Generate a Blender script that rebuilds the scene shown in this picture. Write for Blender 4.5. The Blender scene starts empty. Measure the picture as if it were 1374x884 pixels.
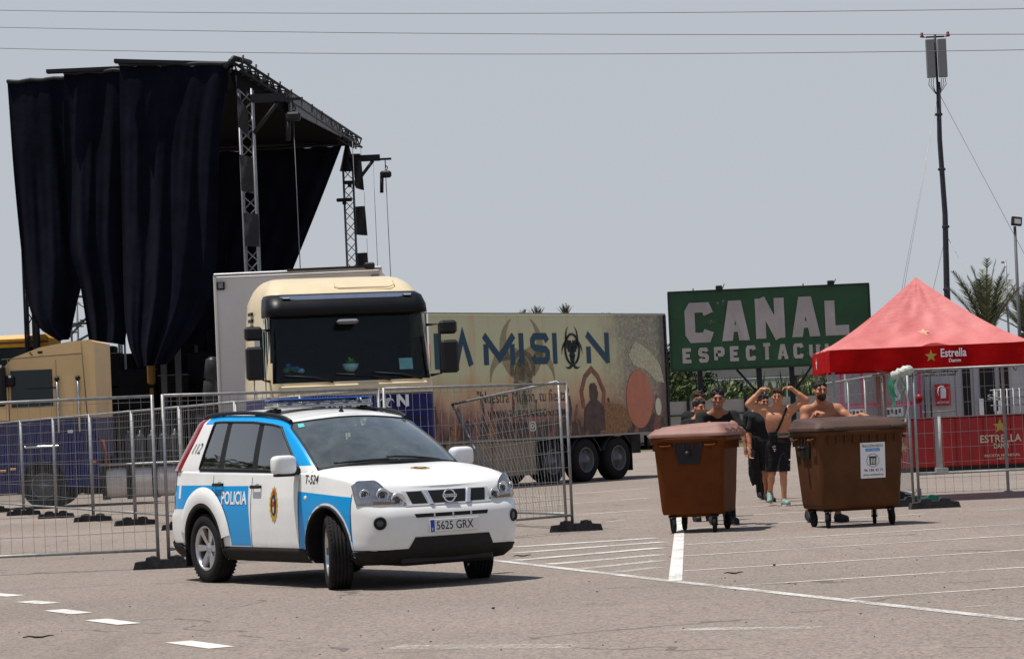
import bpy, bmesh, math, random
import numpy as np
from mathutils import Vector, Matrix
random.seed(7)
S = bpy.context.scene
C = S.collection
PI = math.pi
R = math.radians

# ------------------------------------------------------------------ camera
cam_d = bpy.data.cameras.new('camera'); cam = bpy.data.objects.new('camera', cam_d); C.objects.link(cam)
cam_d.sensor_width = 36; cam_d.lens = 3700/1374*36
cam_d.clip_start = 0.5; cam_d.clip_end = 6000
cam.matrix_world = Matrix.Translation((0, 0, 1.5)) @ Matrix.Rotation(R(90+1.9175), 4, 'X') @ Matrix.Rotation(R(-2.58), 4, 'Z')
S.camera = cam
# ------------------------------------------------------------------ sky and sun
SUN_EL, SUN_ROT = R(73.5), R(-95)
world = bpy.data.worlds.new('World'); S.world = world; world.use_nodes = True
nt = world.node_tree; nt.nodes.clear()
wo = nt.nodes.new('ShaderNodeOutputWorld'); bg = nt.nodes.new('ShaderNodeBackground'); sky = nt.nodes.new('ShaderNodeTexSky')
sky.sky_type = 'NISHITA'; sky.sun_disc = False; sky.sun_elevation = SUN_EL; sky.sun_rotation = SUN_ROT
sky.altitude = 20; sky.air_density = 1.0; sky.dust_density = 0.6; sky.ozone_density = 1.0
bg.inputs['Strength'].default_value = 0.1
# summer haze: the whole lower sky is an even pale blue-grey that thins out towards the zenith
tcw = nt.nodes.new('ShaderNodeTexCoord'); spw = nt.nodes.new('ShaderNodeSeparateXYZ'); rpw = nt.nodes.new('ShaderNodeMapRange'); rpw.interpolation_type = 'SMOOTHSTEP'
mxw = nt.nodes.new('ShaderNodeMix'); mxw.data_type = 'RGBA'
rpw.inputs['From Min'].default_value = .10; rpw.inputs['From Max'].default_value = .60; rpw.inputs['To Min'].default_value = .96; rpw.inputs['To Max'].default_value = .15
mxw.inputs[7].default_value = (5.0, 5.3, 5.8, 1)
nt.links.new(tcw.outputs['Generated'], spw.inputs[0]); nt.links.new(spw.outputs[2], rpw.inputs[0]); nt.links.new(rpw.outputs[0], mxw.inputs[0]); nt.links.new(sky.outputs[0], mxw.inputs[6])
nt.links.new(mxw.outputs[2], bg.inputs[0]); nt.links.new(bg.outputs[0], wo.inputs[0])
sd = bpy.data.lights.new('sun', 'SUN'); sd.energy = 5.0; sd.angle = R(0.53); sd.color = (1, .95, .88)
sun = bpy.data.objects.new('sun', sd); C.objects.link(sun)
sv = Vector((math.sin(SUN_ROT)*math.cos(SUN_EL), math.cos(SUN_ROT)*math.cos(SUN_EL), math.sin(SUN_EL)))
sun.rotation_euler = sv.to_track_quat('Z', 'Y').to_euler(); sun.location = sv*60
vs = S.view_settings
S.display_settings.display_device = 'sRGB'
vs.view_transform = 'Standard'; vs.look = 'None'; vs.exposure = 0.0; vs.gamma = 1; vs.use_curve_mapping = False
S.cycles.max_bounces = 6; S.cycles.transparent_max_bounces = 24; S.cycles.caustics_reflective = False; S.cycles.caustics_refractive = False

# ------------------------------------------------------------------ helpers
def lin(r, g, b):
    f = lambda c: (c/12.92 if c <= .04045 else ((c+.055)/1.055)**2.4)
    return (f(r/255), f(g/255), f(b/255))
MATS = {}
def mat(name, col, rough=.6, metal=0, var=.15, scale=6, bump=0, bscale=40, spec=.3, coat=0, emit=None, trans=0, col2=None, detail=4, stretch=None, coord='Object'):
    """procedural principled material: noise-varied colour and fine bump in object coordinates"""
    if name in MATS: return MATS[name]
    m = bpy.data.materials.new(name); m.use_nodes = True; n = m.node_tree; L = n.links
    b = n.nodes['Principled BSDF']
    b.inputs['Roughness'].default_value = rough; b.inputs['Metallic'].default_value = metal
    b.inputs['Specular IOR Level'].default_value = spec; b.inputs['Coat Weight'].default_value = coat; b.inputs['Coat Roughness'].default_value = .05
    b.inputs['Transmission Weight'].default_value = trans
    col = tuple(col)
    b.inputs['Base Color'].default_value = (*col, 1)
    tc = n.nodes.new('ShaderNodeTexCoord'); src = tc.outputs[coord]
    if stretch:
        mp = n.nodes.new('ShaderNodeMapping'); mp.inputs['Scale'].default_value = stretch; L.new(src, mp.inputs[0]); src = mp.outputs[0]
    if var or col2:
        nz = n.nodes.new('ShaderNodeTexNoise'); nz.inputs['Scale'].default_value = scale; nz.inputs['Detail'].default_value = detail; nz.inputs['Roughness'].default_value = .65
        L.new(src, nz.inputs['Vector'])
        cr = n.nodes.new('ShaderNodeValToRGB'); cr.color_ramp.elements[0].position = .3; cr.color_ramp.elements[1].position = .72
        c2 = col2 if col2 else tuple(min(1, c*(1+var)) for c in col)
        cr.color_ramp.elements[0].color = (*[c*(1-var) for c in col], 1); cr.color_ramp.elements[1].color = (*c2, 1)
        L.new(nz.outputs[0], cr.inputs[0]); L.new(cr.outputs[0], b.inputs['Base Color'])
    if bump:
        nb = n.nodes.new('ShaderNodeTexNoise'); nb.inputs['Scale'].default_value = bscale; nb.inputs['Detail'].default_value = 5
        L.new(src, nb.inputs['Vector'])
        bp = n.nodes.new('ShaderNodeBump'); bp.inputs['Strength'].default_value = bump; bp.inputs['Distance'].default_value = .02
        L.new(nb.outputs[0], bp.inputs['Height']); L.new(bp.outputs[0], b.inputs['Normal'])
    if emit: b.inputs['Emission Color'].default_value = (*emit[0], 1); b.inputs['Emission Strength'].default_value = emit[1]
    MATS[name] = m; return m
class G:
    """tiny node builder"""
    def __init__(s, m): s.n = m.node_tree; s.L = s.n.links
    def node(s, t, **k):
        nd = s.n.nodes.new(t)
        for a, v in k.items(): setattr(nd, a, v)
        return nd
    def put(s, sock, v):
        if hasattr(v, 'is_output'): s.L.new(v, sock)
        else: sock.default_value = v
    def math(s, op, a, b=0.0, c=0.0):
        nd = s.node('ShaderNodeMath', operation=op); s.put(nd.inputs[0], a); s.put(nd.inputs[1], b)
        if len(nd.inputs) > 2: s.put(nd.inputs[2], c)
        return nd.outputs[0]
    def gt(s, a, b): return s.math('GREATER_THAN', a, b)
    def lt(s, a, b): return s.math('LESS_THAN', a, b)
    def mul(s, *a):
        r = a[0]
        for x in a[1:]: r = s.math('MULTIPLY', r, x)
        return r
    def mx(s, *a):
        r = a[0]
        for x in a[1:]: r = s.math('MAXIMUM', r, x)
        return r
    def mix(s, f, a, b):
        nd = s.node('ShaderNodeMix', data_type='RGBA'); s.put(nd.inputs[0], f); s.put(nd.inputs[6], a); s.put(nd.inputs[7], b); return nd.outputs[2]
    def noise(s, vec, scale, detail=4, rough=.6):
        nd = s.node('ShaderNodeTexNoise'); s.put(nd.inputs['Vector'], vec); nd.inputs['Scale'].default_value = scale; nd.inputs['Detail'].default_value = detail; nd.inputs['Roughness'].default_value = rough; return nd.outputs[0]
    def ramp(s, f, stops):
        nd = s.node('ShaderNodeValToRGB'); e = nd.color_ramp.elements
        while len(e) < len(stops): e.new(.5)
        for i, (p, c) in enumerate(stops): e[i].position = p; e[i].color = (*c, 1) if len(c) == 3 else c
        s.put(nd.inputs[0], f); return nd.outputs[0]
def thin_glass(name, tint, refl=1.0, rough=.02, veil=.0):
    if name in MATS: return MATS[name]
    m = bpy.data.materials.new(name); m.use_nodes = True; n = m.node_tree; n.nodes.clear(); g = G(m)
    out = g.node('ShaderNodeOutputMaterial'); tr = g.node('ShaderNodeBsdfTransparent'); gl = g.node('ShaderNodeBsdfGlossy'); mx = g.node('ShaderNodeMixShader')
    tr.inputs[0].default_value = (*tint, 1); gl.inputs[0].default_value = (1, 1, 1, 1); gl.inputs['Roughness'].default_value = rough
    fr = g.node('ShaderNodeFresnel'); fr.inputs[0].default_value = 1.5
    g.put(mx.inputs[0], g.math('MULTIPLY', fr.outputs[0], refl)); g.L.new(tr.outputs[0], mx.inputs[1]); g.L.new(gl.outputs[0], mx.inputs[2])
    last = mx.outputs[0]
    if veil:  # mottled pale teal diffuse layer over the glass, makes it paler
        df = g.node('ShaderNodeBsdfDiffuse'); df.inputs[0].default_value = (.36, .43, .42, 1); m2 = g.node('ShaderNodeMixShader')
        tc = g.node('ShaderNodeTexCoord')
        g.put(m2.inputs[0], g.math('MULTIPLY', g.noise(tc.outputs['Object'], 5, 6), veil)); g.L.new(last, m2.inputs[1]); g.L.new(df.outputs[0], m2.inputs[2]); last = m2.outputs[0]
    g.L.new(last, out.inputs[0]); MATS[name] = m; return m

class MB:
    def __init__(s): s.v = []; s.f = []; s.m = []; s.s = []
    def add(s, vs, fs, mi=0, sm=False):
        o = len(s.v); s.v += [tuple(p) for p in vs]
        for f in fs: s.f.append(tuple(i+o for i in f)); s.m.append(mi); s.s.append(sm)
        return s
    def box(s, c, d, mi=0, rz=0, b=0, M=None):
        hx, hy, hz = d[0]/2, d[1]/2, d[2]/2
        if b:
            b = min(b, hx*.9, hy*.9, hz*.9); vs = []; idx = {}
            for sx in (-1, 1):
                for sy in (-1, 1):
                    for sz in (-1, 1):
                        for a in range(3):
                            p = [sx*(hx-b), sy*(hy-b), sz*(hz-b)]; p[a] = (sx*hx, sy*hy, sz*hz)[a]; idx[sx, sy, sz, a] = len(vs); vs.append(p)
            fs = []
            for a in range(3):
                u, w = [(1, 2), (0, 2), (0, 1)][a]
                for sg in (-1, 1):
                    q = []
                    for su, sw in ((-1, -1), (1, -1), (1, 1), (-1, 1)):
                        k = [0, 0, 0]; k[a] = sg; k[u] = su; k[w] = sw; q.append(idx[(*k, a)])
                    fs.append(q)
                for su in (-1, 1):
                    for sw in (-1, 1):
                        k1 = [0, 0, 0]; k1[a] = -1; k1[u] = su; k1[w] = sw; k2 = list(k1); k2[a] = 1
                        fs.append([idx[(*k1, u)], idx[(*k2, u)], idx[(*k2, w)], idx[(*k1, w)]])
            for sx in (-1, 1):
                for sy in (-1, 1):
                    for sz in (-1, 1): fs.append([idx[sx, sy, sz, a] for a in range(3)])
        else:
            vs = [(x*hx, y*hy, z*hz) for x in (-1, 1) for y in (-1, 1) for z in (-1, 1)]
            fs = [(0, 1, 3, 2), (4, 6, 7, 5), (0, 4, 5, 1), (2, 3, 7, 6), (0, 2, 6, 4), (1, 5, 7, 3)]
        T = Matrix.Translation(c) @ (M if M is not None else Matrix.Rotation(rz, 4, 'Z'))
        return s.add([T @ Vector(p) for p in vs], fs, mi)
    def tube(s, p0, p1, r, n=8, r2=None, mi=0, caps=True, sm=True):
        return s.path([p0, p1], [r, r if r2 is None else r2], n, mi, caps, sm)
    def path(s, pts, r, n=8, mi=0, caps=True, sm=True, closed=False):
        pts = [Vector(p) for p in pts]; k = len(pts)
        if not hasattr(r, '__len__'): r = [r]*k
        vs = []; prev = None
        for i in range(k):
            t = (pts[(i+1) % k]-pts[i-1]) if closed else (pts[min(i+1, k-1)]-pts[max(i-1, 0)])
            if t.length < 1e-9: t = Vector((0, 0, 1))
            t.normalize()
            if prev is None:
                up = Vector((0, 0, 1)) if abs(t.z) < .9 else Vector((0, 1, 0))
                a = t.cross(up).normalized()
            else:
                a = (prev - t*prev.dot(t)).normalized()
            prev = a; b = t.cross(a)
            for j in range(n):
                an = 2*PI*j/n+PI/n; vs.append(pts[i]+(a*math.cos(an)+b*math.sin(an))*r[i])
        fs = []
        for i in range(k if closed else k-1):
            i2 = (i+1) % k
            for j in range(n): fs.append((i*n+j, i*n+(j+1) % n, i2*n+(j+1) % n, i2*n+j))
        s.add(vs, fs, mi, sm)
        if caps and not closed: s.add([], [tuple(range(-n*k, -n*k+n)), tuple(range(-n, 0))], mi) if False else s._caps(n, k, mi)
        return s
    def _caps(s, n, k, mi):
        o = len(s.v)-n*k
        s.f.append(tuple(range(o, o+n))); s.m.append(mi); s.s.append(False)
        s.f.append(tuple(range(o+n*(k-1), o+n*k))); s.m.append(mi); s.s.append(False)
    def prism(s, poly, a, b, fr=None, mi=0):
        """extrude a 2-D outline (x,z) from depth a to b along y (or along the frame's third axis)"""
        f = fr if fr else (lambda x, z, y: (x, y, z)); n = len(poly)
        vs = [f(x, z, a) for x, z in poly]+[f(x, z, b) for x, z in poly]
        fs = [tuple(range(n)), tuple(range(2*n-1, n-1, -1))]+[(i, (i+1) % n, n+(i+1) % n, n+i) for i in range(n)]
        return s.add(vs, fs, mi)
    def lathe(s, prof, n=24, T=None, mi=0, sm=True, a0=0, a1=2*PI):
        T = T if T is not None else Matrix.Identity(4); full = abs(a1-a0-2*PI) < 1e-6; vs = []
        m = n if full else n+1
        for r, z in prof:
            for j in range(m):
                an = a0+(a1-a0)*j/n; vs.append(T @ Vector((r*math.cos(an), r*math.sin(an), z)))
        fs = []
        for i in range(len(prof)-1):
            for j in range(n): fs.append((i*m+j, i*m+(j+1) % m, (i+1)*m+(j+1) % m, (i+1)*m+j))
        return s.add(vs, fs, mi, sm)
    def sphere(s, c, r, n=10, mi=0, sc=(1, 1, 1), M=None):
        T = Matrix.Translation(c) @ (M if M is not None else Matrix.Identity(4)) @ Matrix.Diagonal((*sc, 1))
        return s.lathe([(max(1e-4, r*math.sin(PI*i/n)), -r*math.cos(PI*i/n)) for i in range(n+1)], n*2, T, mi)
    def grid(s, P, mi=0, sm=True, closed=False):
        a, b = len(P), len(P[0]); vs = [p for row in P for p in row]; fs = []
        for i in range(a-1):
            for j in range(b if closed else b-1): fs.append((i*b+j, i*b+(j+1) % b, (i+1)*b+(j+1) % b, (i+1)*b+j))
        return s.add(vs, fs, mi, sm)
    def mesh(s, name, mats, recalc=True, merge=0):
        me = bpy.data.meshes.new(name); me.from_pydata(s.v, [], s.f)
        for m in (mats if isinstance(mats, (list, tuple)) else [mats]): me.materials.append(m)
        me.polygons.foreach_set('material_index', s.m); me.polygons.foreach_set('use_smooth', s.s)
        if recalc or merge:
            bm = bmesh.new(); bm.from_mesh(me)
            if merge: bmesh.ops.remove_doubles(bm, verts=bm.verts, dist=merge)
            if recalc: bmesh.ops.recalc_face_normals(bm, faces=bm.faces)
            bm.to_mesh(me); bm.free()
        me.update(); return me
    def build(s, name, mats, parent=None, recalc=True, merge=0):
        return put(name, s.mesh(name, mats, recalc, merge), parent)
def put(name, data, parent=None):
    o = bpy.data.objects.new(name, data); C.objects.link(o)
    if parent is not None: o.parent = parent
    return o
def tag(o, label=None, cat=None, group=None, kind=None):
    if label: o['label'] = label
    if cat: o['category'] = cat
    if group: o['group'] = group
    if kind: o['kind'] = kind
    return o
def empty(name, loc=(0, 0, 0), rz=0, label=None, cat=None, group=None, parent=None):
    o = bpy.data.objects.new(name, None); C.objects.link(o); o.location = loc; o.rotation_euler = (0, 0, rz)
    if parent is not None: o.parent = parent
    return tag(o, label, cat, group)
def copy_tree(o, parent=None):
    c = o.copy(); C.objects.link(c)
    if parent is not None: c.parent = parent
    for ch in o.children: copy_tree(ch, c)
    return c
def lerp(a, b, t): return a+(b-a)*t
def tab(x, T):
    """piecewise-linear table, sorted by key"""
    if x <= T[0][0]: return T[0][1]
    for (a, p), (b, q) in zip(T, T[1:]):
        if x <= b: return p+(q-p)*(x-a)/(b-a)
    return T[-1][1]
def sstep(a, b, x):
    t = max(0, min(1, (x-a)/(b-a))); return t*t*(3-2*t)
def frame(o, xd, yd, nd):
    o, xd, yd, nd = Vector(o), Vector(xd), Vector(yd), Vector(nd)
    return lambda x, z, d: o+xd*x+yd*z+nd*d
def text_mesh(s, bold=0.0, shear=0.0, spacing=1.0, res=3):
    cu = bpy.data.curves.new('lettering', 'FONT'); cu.body = s; cu.size = 1; cu.offset = bold; cu.shear = shear; cu.space_character = spacing; cu.resolution_u = res
    cu.align_x = 'LEFT'; ob = bpy.data.objects.new('lettering', cu); C.objects.link(ob)
    dg = bpy.context.evaluated_depsgraph_get(); me = bpy.data.meshes.new_from_object(ob.evaluated_get(dg))
    vs = [tuple(v.co) for v in me.vertices]; fs = [tuple(p.vertices) for p in me.polygons]
    bpy.data.objects.remove(ob); bpy.data.curves.remove(cu); bpy.data.meshes.remove(me)
    x0 = min(v[0] for v in vs); x1 = max(v[0] for v in vs); y0 = min(v[1] for v in vs); y1 = max(v[1] for v in vs)
    return [((v[0]-x0)/(x1-x0), (v[1]-y0)/(y1-y0)) for v in vs], fs
def text(name, s, w, h, fr, m, parent, depth=.002, bold=.0, shear=0, spacing=1.0):
    """flat lettering fitted to w x h, mapped by fr(x,z,d), a hair proud of its surface"""
    vs, fs = text_mesh(s, bold, shear, spacing)
    b = MB(); b.add([fr(x*w, y*h, depth) for x, y in vs], fs)
    return b.build(name, m, parent, recalc=False)
# stroke lettering: block capitals as thick strokes
GL = {
 'C': [[(1, .78), (.86, 1), (.14, 1), (0, .86), (0, .14), (.14, 0), (.86, 0), (1, .22)]],
 'A': [],
 'V': [[(0, 0), (.5, 1), (1, 0)]],
 'N': [[(0, 0), (0, 1)], [(0, 1), (1, 0)], [(1, 0), (1, 1)]],
 'L': [[(0, 1), (0, 0), (1, 0)]],
 'E': [[(1, 1), (0, 1), (0, 0), (1, 0)], [(0, .5), (.8, .5)]],
 'S': [[(1, .8), (.85, 1), (.15, 1), (0, .85), (0, .64), (.15, .53), (.85, .47), (1, .34), (1, .15), (.85, 0), (.15, 0), (0, .2)]],
 'P': [[(0, 0), (0, 1), (.85, 1), (1, .88), (1, .58), (.85, .46), (0, .46)]],
 'T': [[(0, 1), (1, 1)], [(.5, 0), (.5, 1)]],
 'U': [[(0, 1), (0, .16), (.16, 0), (.84, 0), (1, .16), (1, 1)]],
 'O': [[(.16, 0), (0, .16), (0, .84), (.16, 1), (.84, 1), (1, .84), (1, .16), (.84, 0), (.16, 0)]],
 'M': [[(0, 0), (0, 1)], [(0, 1), (.5, .28), (1, 1)], [(1, 1), (1, 0)]],
 'I': [[(0, 0), (0, 1)]],
}
def stroke(mb, pts, w, fr, d, mi=0, ext=True):
    P = [Vector((p[0], p[1])) for p in pts]; closed = (P[0]-P[-1]).length < 1e-6
    if closed: P = P[:-1]
    n = len(P); Lf = []; Rt = []
    for i in range(n):
        a = P[i-1] if (i > 0 or closed) else None; b = P[(i+1) % n] if (i < n-1 or closed) else None
        d1 = (P[i]-a).normalized() if a is not None else None; d2 = (b-P[i]).normalized() if b is not None else None
        if d1 is None: d1 = d2
        if d2 is None: d2 = d1
        t = (d1+d2)
        t = t.normalized() if t.length > 1e-6 else d1
        nn = Vector((-t.y, t.x)); c = max(.45, abs(nn.dot(Vector((-d1.y, d1.x)))))
        Lf.append(P[i]+nn*w/2/c); Rt.append(P[i]-nn*w/2/c)
    k = n if closed else n-1
    for i in range(k):
        j = (i+1) % n; q = [Lf[i], Lf[j], Rt[j], Rt[i]]
        top = [fr(p.x, p.y, d) for p in q]; bot = [fr(p.x, p.y, 0) for p in q]
        mb.add(top+bot, [(0, 1, 2, 3), (0, 4, 5, 1), (2, 6, 7, 3), (1, 5, 6, 2), (3, 7, 4, 0)], mi)
def glyph(ch, x, z, w, h, t, fr, d, m, name, parent):
    b = MB()
    if ch == 'A':
        c = w/2; k_ = t*.58
        for q, dd in (([(0, 0), (t*.95, 0), (c+k_*.5, h), (c-k_, h)], d), ([(w, 0), (w-t*.95, 0), (c-k_*.5, h), (c+k_, h)], d+.0009), ([(t*.7, h*.22), (w-t*.7, h*.22), (w-t*.95, h*.22+t*.62), (t*.95, h*.22+t*.62)], d+.0018)):
            b.add([fr(x+a, z+e, dd) for a, e in q]+[fr(x+a, z+e, 0) for a, e in q], [(0, 1, 2, 3), (0, 4, 5, 1), (1, 5, 6, 2), (2, 6, 7, 3), (3, 7, 4, 0)])
    for k, st in enumerate(GL[ch]):
        vv = []
        for (u, v) in st:
            vv.append((x+t/2+u*(w-t) if w > t else x+w/2, z+t/2+v*(h-t)))
        if ch in 'NMVATI' and len(st) >= 2:   # square stroke ends run to the cap line
            vv = [(px, z if abs(v) < 1e-6 else (z+h if abs(v-1) < 1e-6 and ch in 'NMTI' else pz)) for (px, pz), (u, v) in zip(vv, st)]
        stroke(b, vv, t, fr, d+.0008*k)
    return b.build(name, m, parent, recalc=False)

# ------------------------------------------------------------------ shared materials
WHITE = mat('white paint', (.78, .78, .76), .3, coat=.6, var=.03)
BLACKP = mat('black plastic', (.010, .010, .011), .5, var=.2, spec=.3)
RUBBER = mat('tyre rubber', (.016, .015, .0145), .9, var=.3, scale=14, bump=.2, spec=.2)
GALV = mat('galvanised steel', (.27, .275, .275), .5, .45, var=.25, scale=9)
GALV2 = mat('weathered zinc wire', (.30, .30, .29), .55, .3, var=.25, scale=12)
STEEL = mat('bright steel', (.62, .63, .65), .22, 1, var=.08)
CHROME = mat('chrome', (.8, .81, .83), .08, 1, var=0)
ALLOY = mat('alloy wheel silver', (.55, .55, .56), .33, .85, var=.06)
DARKMET = mat('dark painted steel', (.014, .0145, .017), .55, 0, var=.25, spec=.25)
CREAM = mat('cream truck paint', lin(214, 197, 163), .38, coat=.2, var=.05, scale=3)
TBLUE = mat('deep blue truck paint', (.005, .005, .10), .4, coat=.1, spec=.2, var=.1, scale=3)
CLOTH = mat('black stage cloth', (.0045, .0055, .011), .95, var=.4, scale=1.2, bump=.6, bscale=4, spec=.06)
LETW = mat('white lettering', (.78, .78, .78), .5, var=.04)
LETB = mat('black lettering', (.02, .02, .022), .5, var=0)
RUBBLOCK = mat('recycled rubber block', (.042, .041, .042), .9, var=.4, scale=14, bump=.4, spec=.2)
# ------------------------------------------------------------------ ground: one asphalt sheet
def asphalt():
    m = bpy.data.materials.new('dusty sun-bleached asphalt'); m.use_nodes = True; g = G(m); b = g.n.nodes['Principled BSDF']
    tc = g.node('ShaderNodeTexCoord'); P = tc.outputs['Object']
    big = g.noise(P, .09, 5); mid = g.noise(P, .8, 5, .7); grit = g.noise(P, 55, 2, .7); fine = g.noise(P, 240, 2)
    c1 = g.ramp(big, [(.3, (.228, .189, .160)), (.7, (.302, .254, .219))])
    c2 = g.mix(g.math('MULTIPLY', g.ramp(mid, [(.45, (0, 0, 0)), (.75, (1, 1, 1))]), .35), c1, (.203, .167, .142, 1))
    # aggregate: pale and dark grains
    vo = g.node('ShaderNodeTexVoronoi'); g.put(vo.inputs['Vector'], P); vo.inputs['Scale'].default_value = 46
    gr = g.ramp(vo.outputs['Color'], [(.15, (.55, .55, .55)), (.5, (1, 1, 1)), (.9, (1.3, 1.28, 1.25))])
    mm = g.node('ShaderNodeMix', data_type='RGBA', blend_type='MULTIPLY'); mm.inputs[0].default_value = .8; g.put(mm.inputs[6], c2); g.put(mm.inputs[7], gr)
    dark = g.ramp(grit, [(.62, (0, 0, 0)), (.72, (1, 1, 1))])
    c3 = g.mix(g.math('MULTIPLY', dark, .5), mm.outputs[2], (.09, .08, .075, 1))
    # cracks: thin dark lines
    v2 = g.node('ShaderNodeTexVoronoi', feature='DISTANCE_TO_EDGE'); wv = g.node('ShaderNodeVectorMath', operation='ADD')
    nc = g.node('ShaderNodeTexNoise'); g.put(nc.inputs['Vector'], P); nc.inputs['Scale'].default_value = .9
    g.put(wv.inputs[0], P); g.put(wv.inputs[1], nc.outputs['Color']); g.put(v2.inputs['Vector'], wv.outputs[0]); v2.inputs['Scale'].default_value = .16
    crack = g.mul(g.lt(v2.outputs['Distance'], .0035), g.gt(mid, .5))
    c4 = g.mix(g.math('MULTIPLY', crack, .6), c3, (.08, .07, .065, 1))
    # tyre-worn stains
    st = g.ramp(g.noise(P, .35, 6, .75), [(.6, (0, 0, 0)), (.72, (1, 1, 1))])
    c5 = g.mix(g.math('MULTIPLY', st, .42), c4, (.13, .115, .105, 1))
    sm = g.node('ShaderNodeMapping'); sm.inputs['Scale'].default_value = (.5, .06, 1); sm.inputs['Rotation'].default_value = (0, 0, R(35)); g.L.new(P, sm.inputs[0])
    drag = g.ramp(g.noise(sm.outputs[0], 1.2, 6, .7), [(.56, (0, 0, 0)), (.70, (1, 1, 1))])
    c5 = g.mix(g.math('MULTIPLY', drag, .45), c5, (.155, .125, .10, 1))
    g.L.new(c5, b.inputs['Base Color']); b.inputs['Roughness'].default_value = .9; b.inputs['Specular IOR Level'].default_value = .25
    bp = g.node('ShaderNodeBump'); bp.inputs['Strength'].default_value = .7; bp.inputs['Distance'].default_value = .008
    g.put(bp.inputs['Height'], g.math('ADD', vo.outputs['Distance'], fine)); g.L.new(bp.outputs[0], b.inputs['Normal'])
    return m
b = MB(); b.add([(-900, -80, 0), (900, -80, 0), (900, 2500, 0), (-900, 2500, 0)], [(0, 1, 2, 3)])
tag(b.build('ground', asphalt(), recalc=False), 'dusty grey-beige asphalt of the open car park', kind='structure')

def worn_paint(name, cover):
    m = bpy.data.materials.new(name); m.use_nodes = True; g = G(m); n = g.n; b = n.nodes['Principled BSDF']; out = n.nodes['Material Output']
    tc = g.node('ShaderNodeTexCoord'); P = tc.outputs['Object']
    b.inputs['Roughness'].default_value = .8
    g.L.new(g.ramp(g.noise(P, 14, 5), [(.3, (.55, .52, .48)), (.7, (.72, .70, .67))]), b.inputs['Base Color'])
    tr = g.node('ShaderNodeBsdfTransparent'); mx = g.node('ShaderNodeMixShader')
    wear = g.ramp(g.math('ADD', g.math('MULTIPLY', g.noise(P, 26, 6, .75), .6), g.math('MULTIPLY', g.noise(P, 1.1, 3), .4)), [(cover-.09, (1, 1, 1)), (cover+.09, (0, 0, 0))])
    g.put(mx.inputs[0], wear); g.L.new(tr.outputs[0], mx.inputs[1]); g.L.new(b.outputs[0], mx.inputs[2]); g.L.new(mx.outputs[0], out.inputs[0])
    return m
PAINT_GOOD = worn_paint('road paint, sound', .60); PAINT_WORN = worn_paint('road paint, worn', .52); PAINT_FAINT = worn_paint('road paint, nearly gone', .46)
nline = 0
def marking(p, q, w, m, label):
    """a painted stripe between two ground points"""
    global nline
    p, q = Vector((*p, 0)), Vector((*q, 0)); t = (q-p).normalized(); n = Vector((-t.y, t.x, 0))*w/2; z = Vector((0, 0, .004+.0006*(nline % 4))); nline += 1
    k = max(1, int((q-p).length/1.0)); b = MB(); rows = []
    for i in range(k+1):
        c = p.lerp(q, i/k)+z; rows.append([c-n, c+n])
    b.grid(rows, sm=False)
    o = b.build('road_marking', m, recalc=False); o['label'] = label; o['kind'] = 'structure'; return o
# ------------------------------------------------------------------ police 4x4 (car frame: x forward from front axle, y to its left, z up)
def catmull(P, n):
    P = [Vector(p) for p in P]; out = []
    Q = [P[0]*2-P[1]]+P+[P[-1]*2-P[-2]]; k = len(P)-1
    for i in range(n+1):
        t = i/n*k; j = min(int(t), k-1); u = t-j; a, b_, c, d = Q[j:j+4]
        out.append(.5*((2*b_)+(c-a)*u+(2*a-5*b_+4*c-d)*u*u+(3*b_-a-3*c+d)*u**3))
    return out
T_ZS = [(-3.72, 1.14), (-3.2, 1.145), (-2, 1.125), (-.9, 1.105), (-.45, 1.105), (0, 1.075), (.35, 1.03), (.6, .975), (.72, .925)]
T_XF = [(.24, .71), (.30, .78), (.38, .825), (.48, .845), (.58, .85), (.66, .845), (.71, .825), (.75, .79), (.80, .77), (.86, .745), (.90, .71)]
T_XR = [(.24, -3.52), (.34, -3.60), (.5, -3.64), (.66, -3.635), (.71, -3.58), (.8, -3.565), (1.12, -3.54)]
T_W = [(.24, .81), (.30, .86), (.40, .882), (.55, .890), (.72, .892), (.86, .886), (.92, .878), (1.0, .868), (1.12, .850)]
OUT = [(0, 0, 'f'), (-.008, .3, 'f'), (-.03, .54, 'f'), (-.07, .74, 'f'), (-.15, .885, 'f'), (-.29, .96, 'f'), (-.54, .992, 'f'), (-.92, 1, 'f'),
       (.25, 1, 'm'), (.5, 1, 'm'), (.75, 1, 'm'), (.8, .995, 'r'), (.42, .975, 'r'), (.17, .93, 'r'), (.06, .85, 'r'), (.018, .65, 'r'), (.004, .35, 'r'), (0, 0, 'r')]
def zs(x): return tab(x, T_ZS)
NS = 136
def outline(t):
    zf = .24+t*.65; zr = .24+t*.87; xf = tab(zf, T_XF); xr = tab(zr, T_XR); pts = []
    for a, f, k in OUT:
        if k == 'f': pts.append((xf+a, f))
        elif k == 'r': pts.append((xr+a, f))
        else: pts.append((lerp(xf-.92, xr+.8, a), f))
    res = []
    for p in catmull([Vector((a, b_, 0)) for a, b_ in pts], NS):
        x = p.x; z = .24+t*(zs(x)-.24); res.append(Vector((x, max(0, p.y)*tab(z, T_W), z)))
    res[0].y = 0; res[-1].y = 0
    return res
_oc = {}
def oc(t):
    k = round(t, 3)
    if k not in _oc: _oc[k] = outline(k)
    return _oc[k]
def side_y(x, z):
    t = max(0, min(1, (z-.24)/(zs(x)-.24))); P = oc(t)
    for a, c in zip(P[8:], P[9:]):
        if c.x <= x <= a.x: return lerp(a.y, c.y, (a.x-x)/max(1e-6, a.x-c.x))
    return P[60].y
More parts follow.
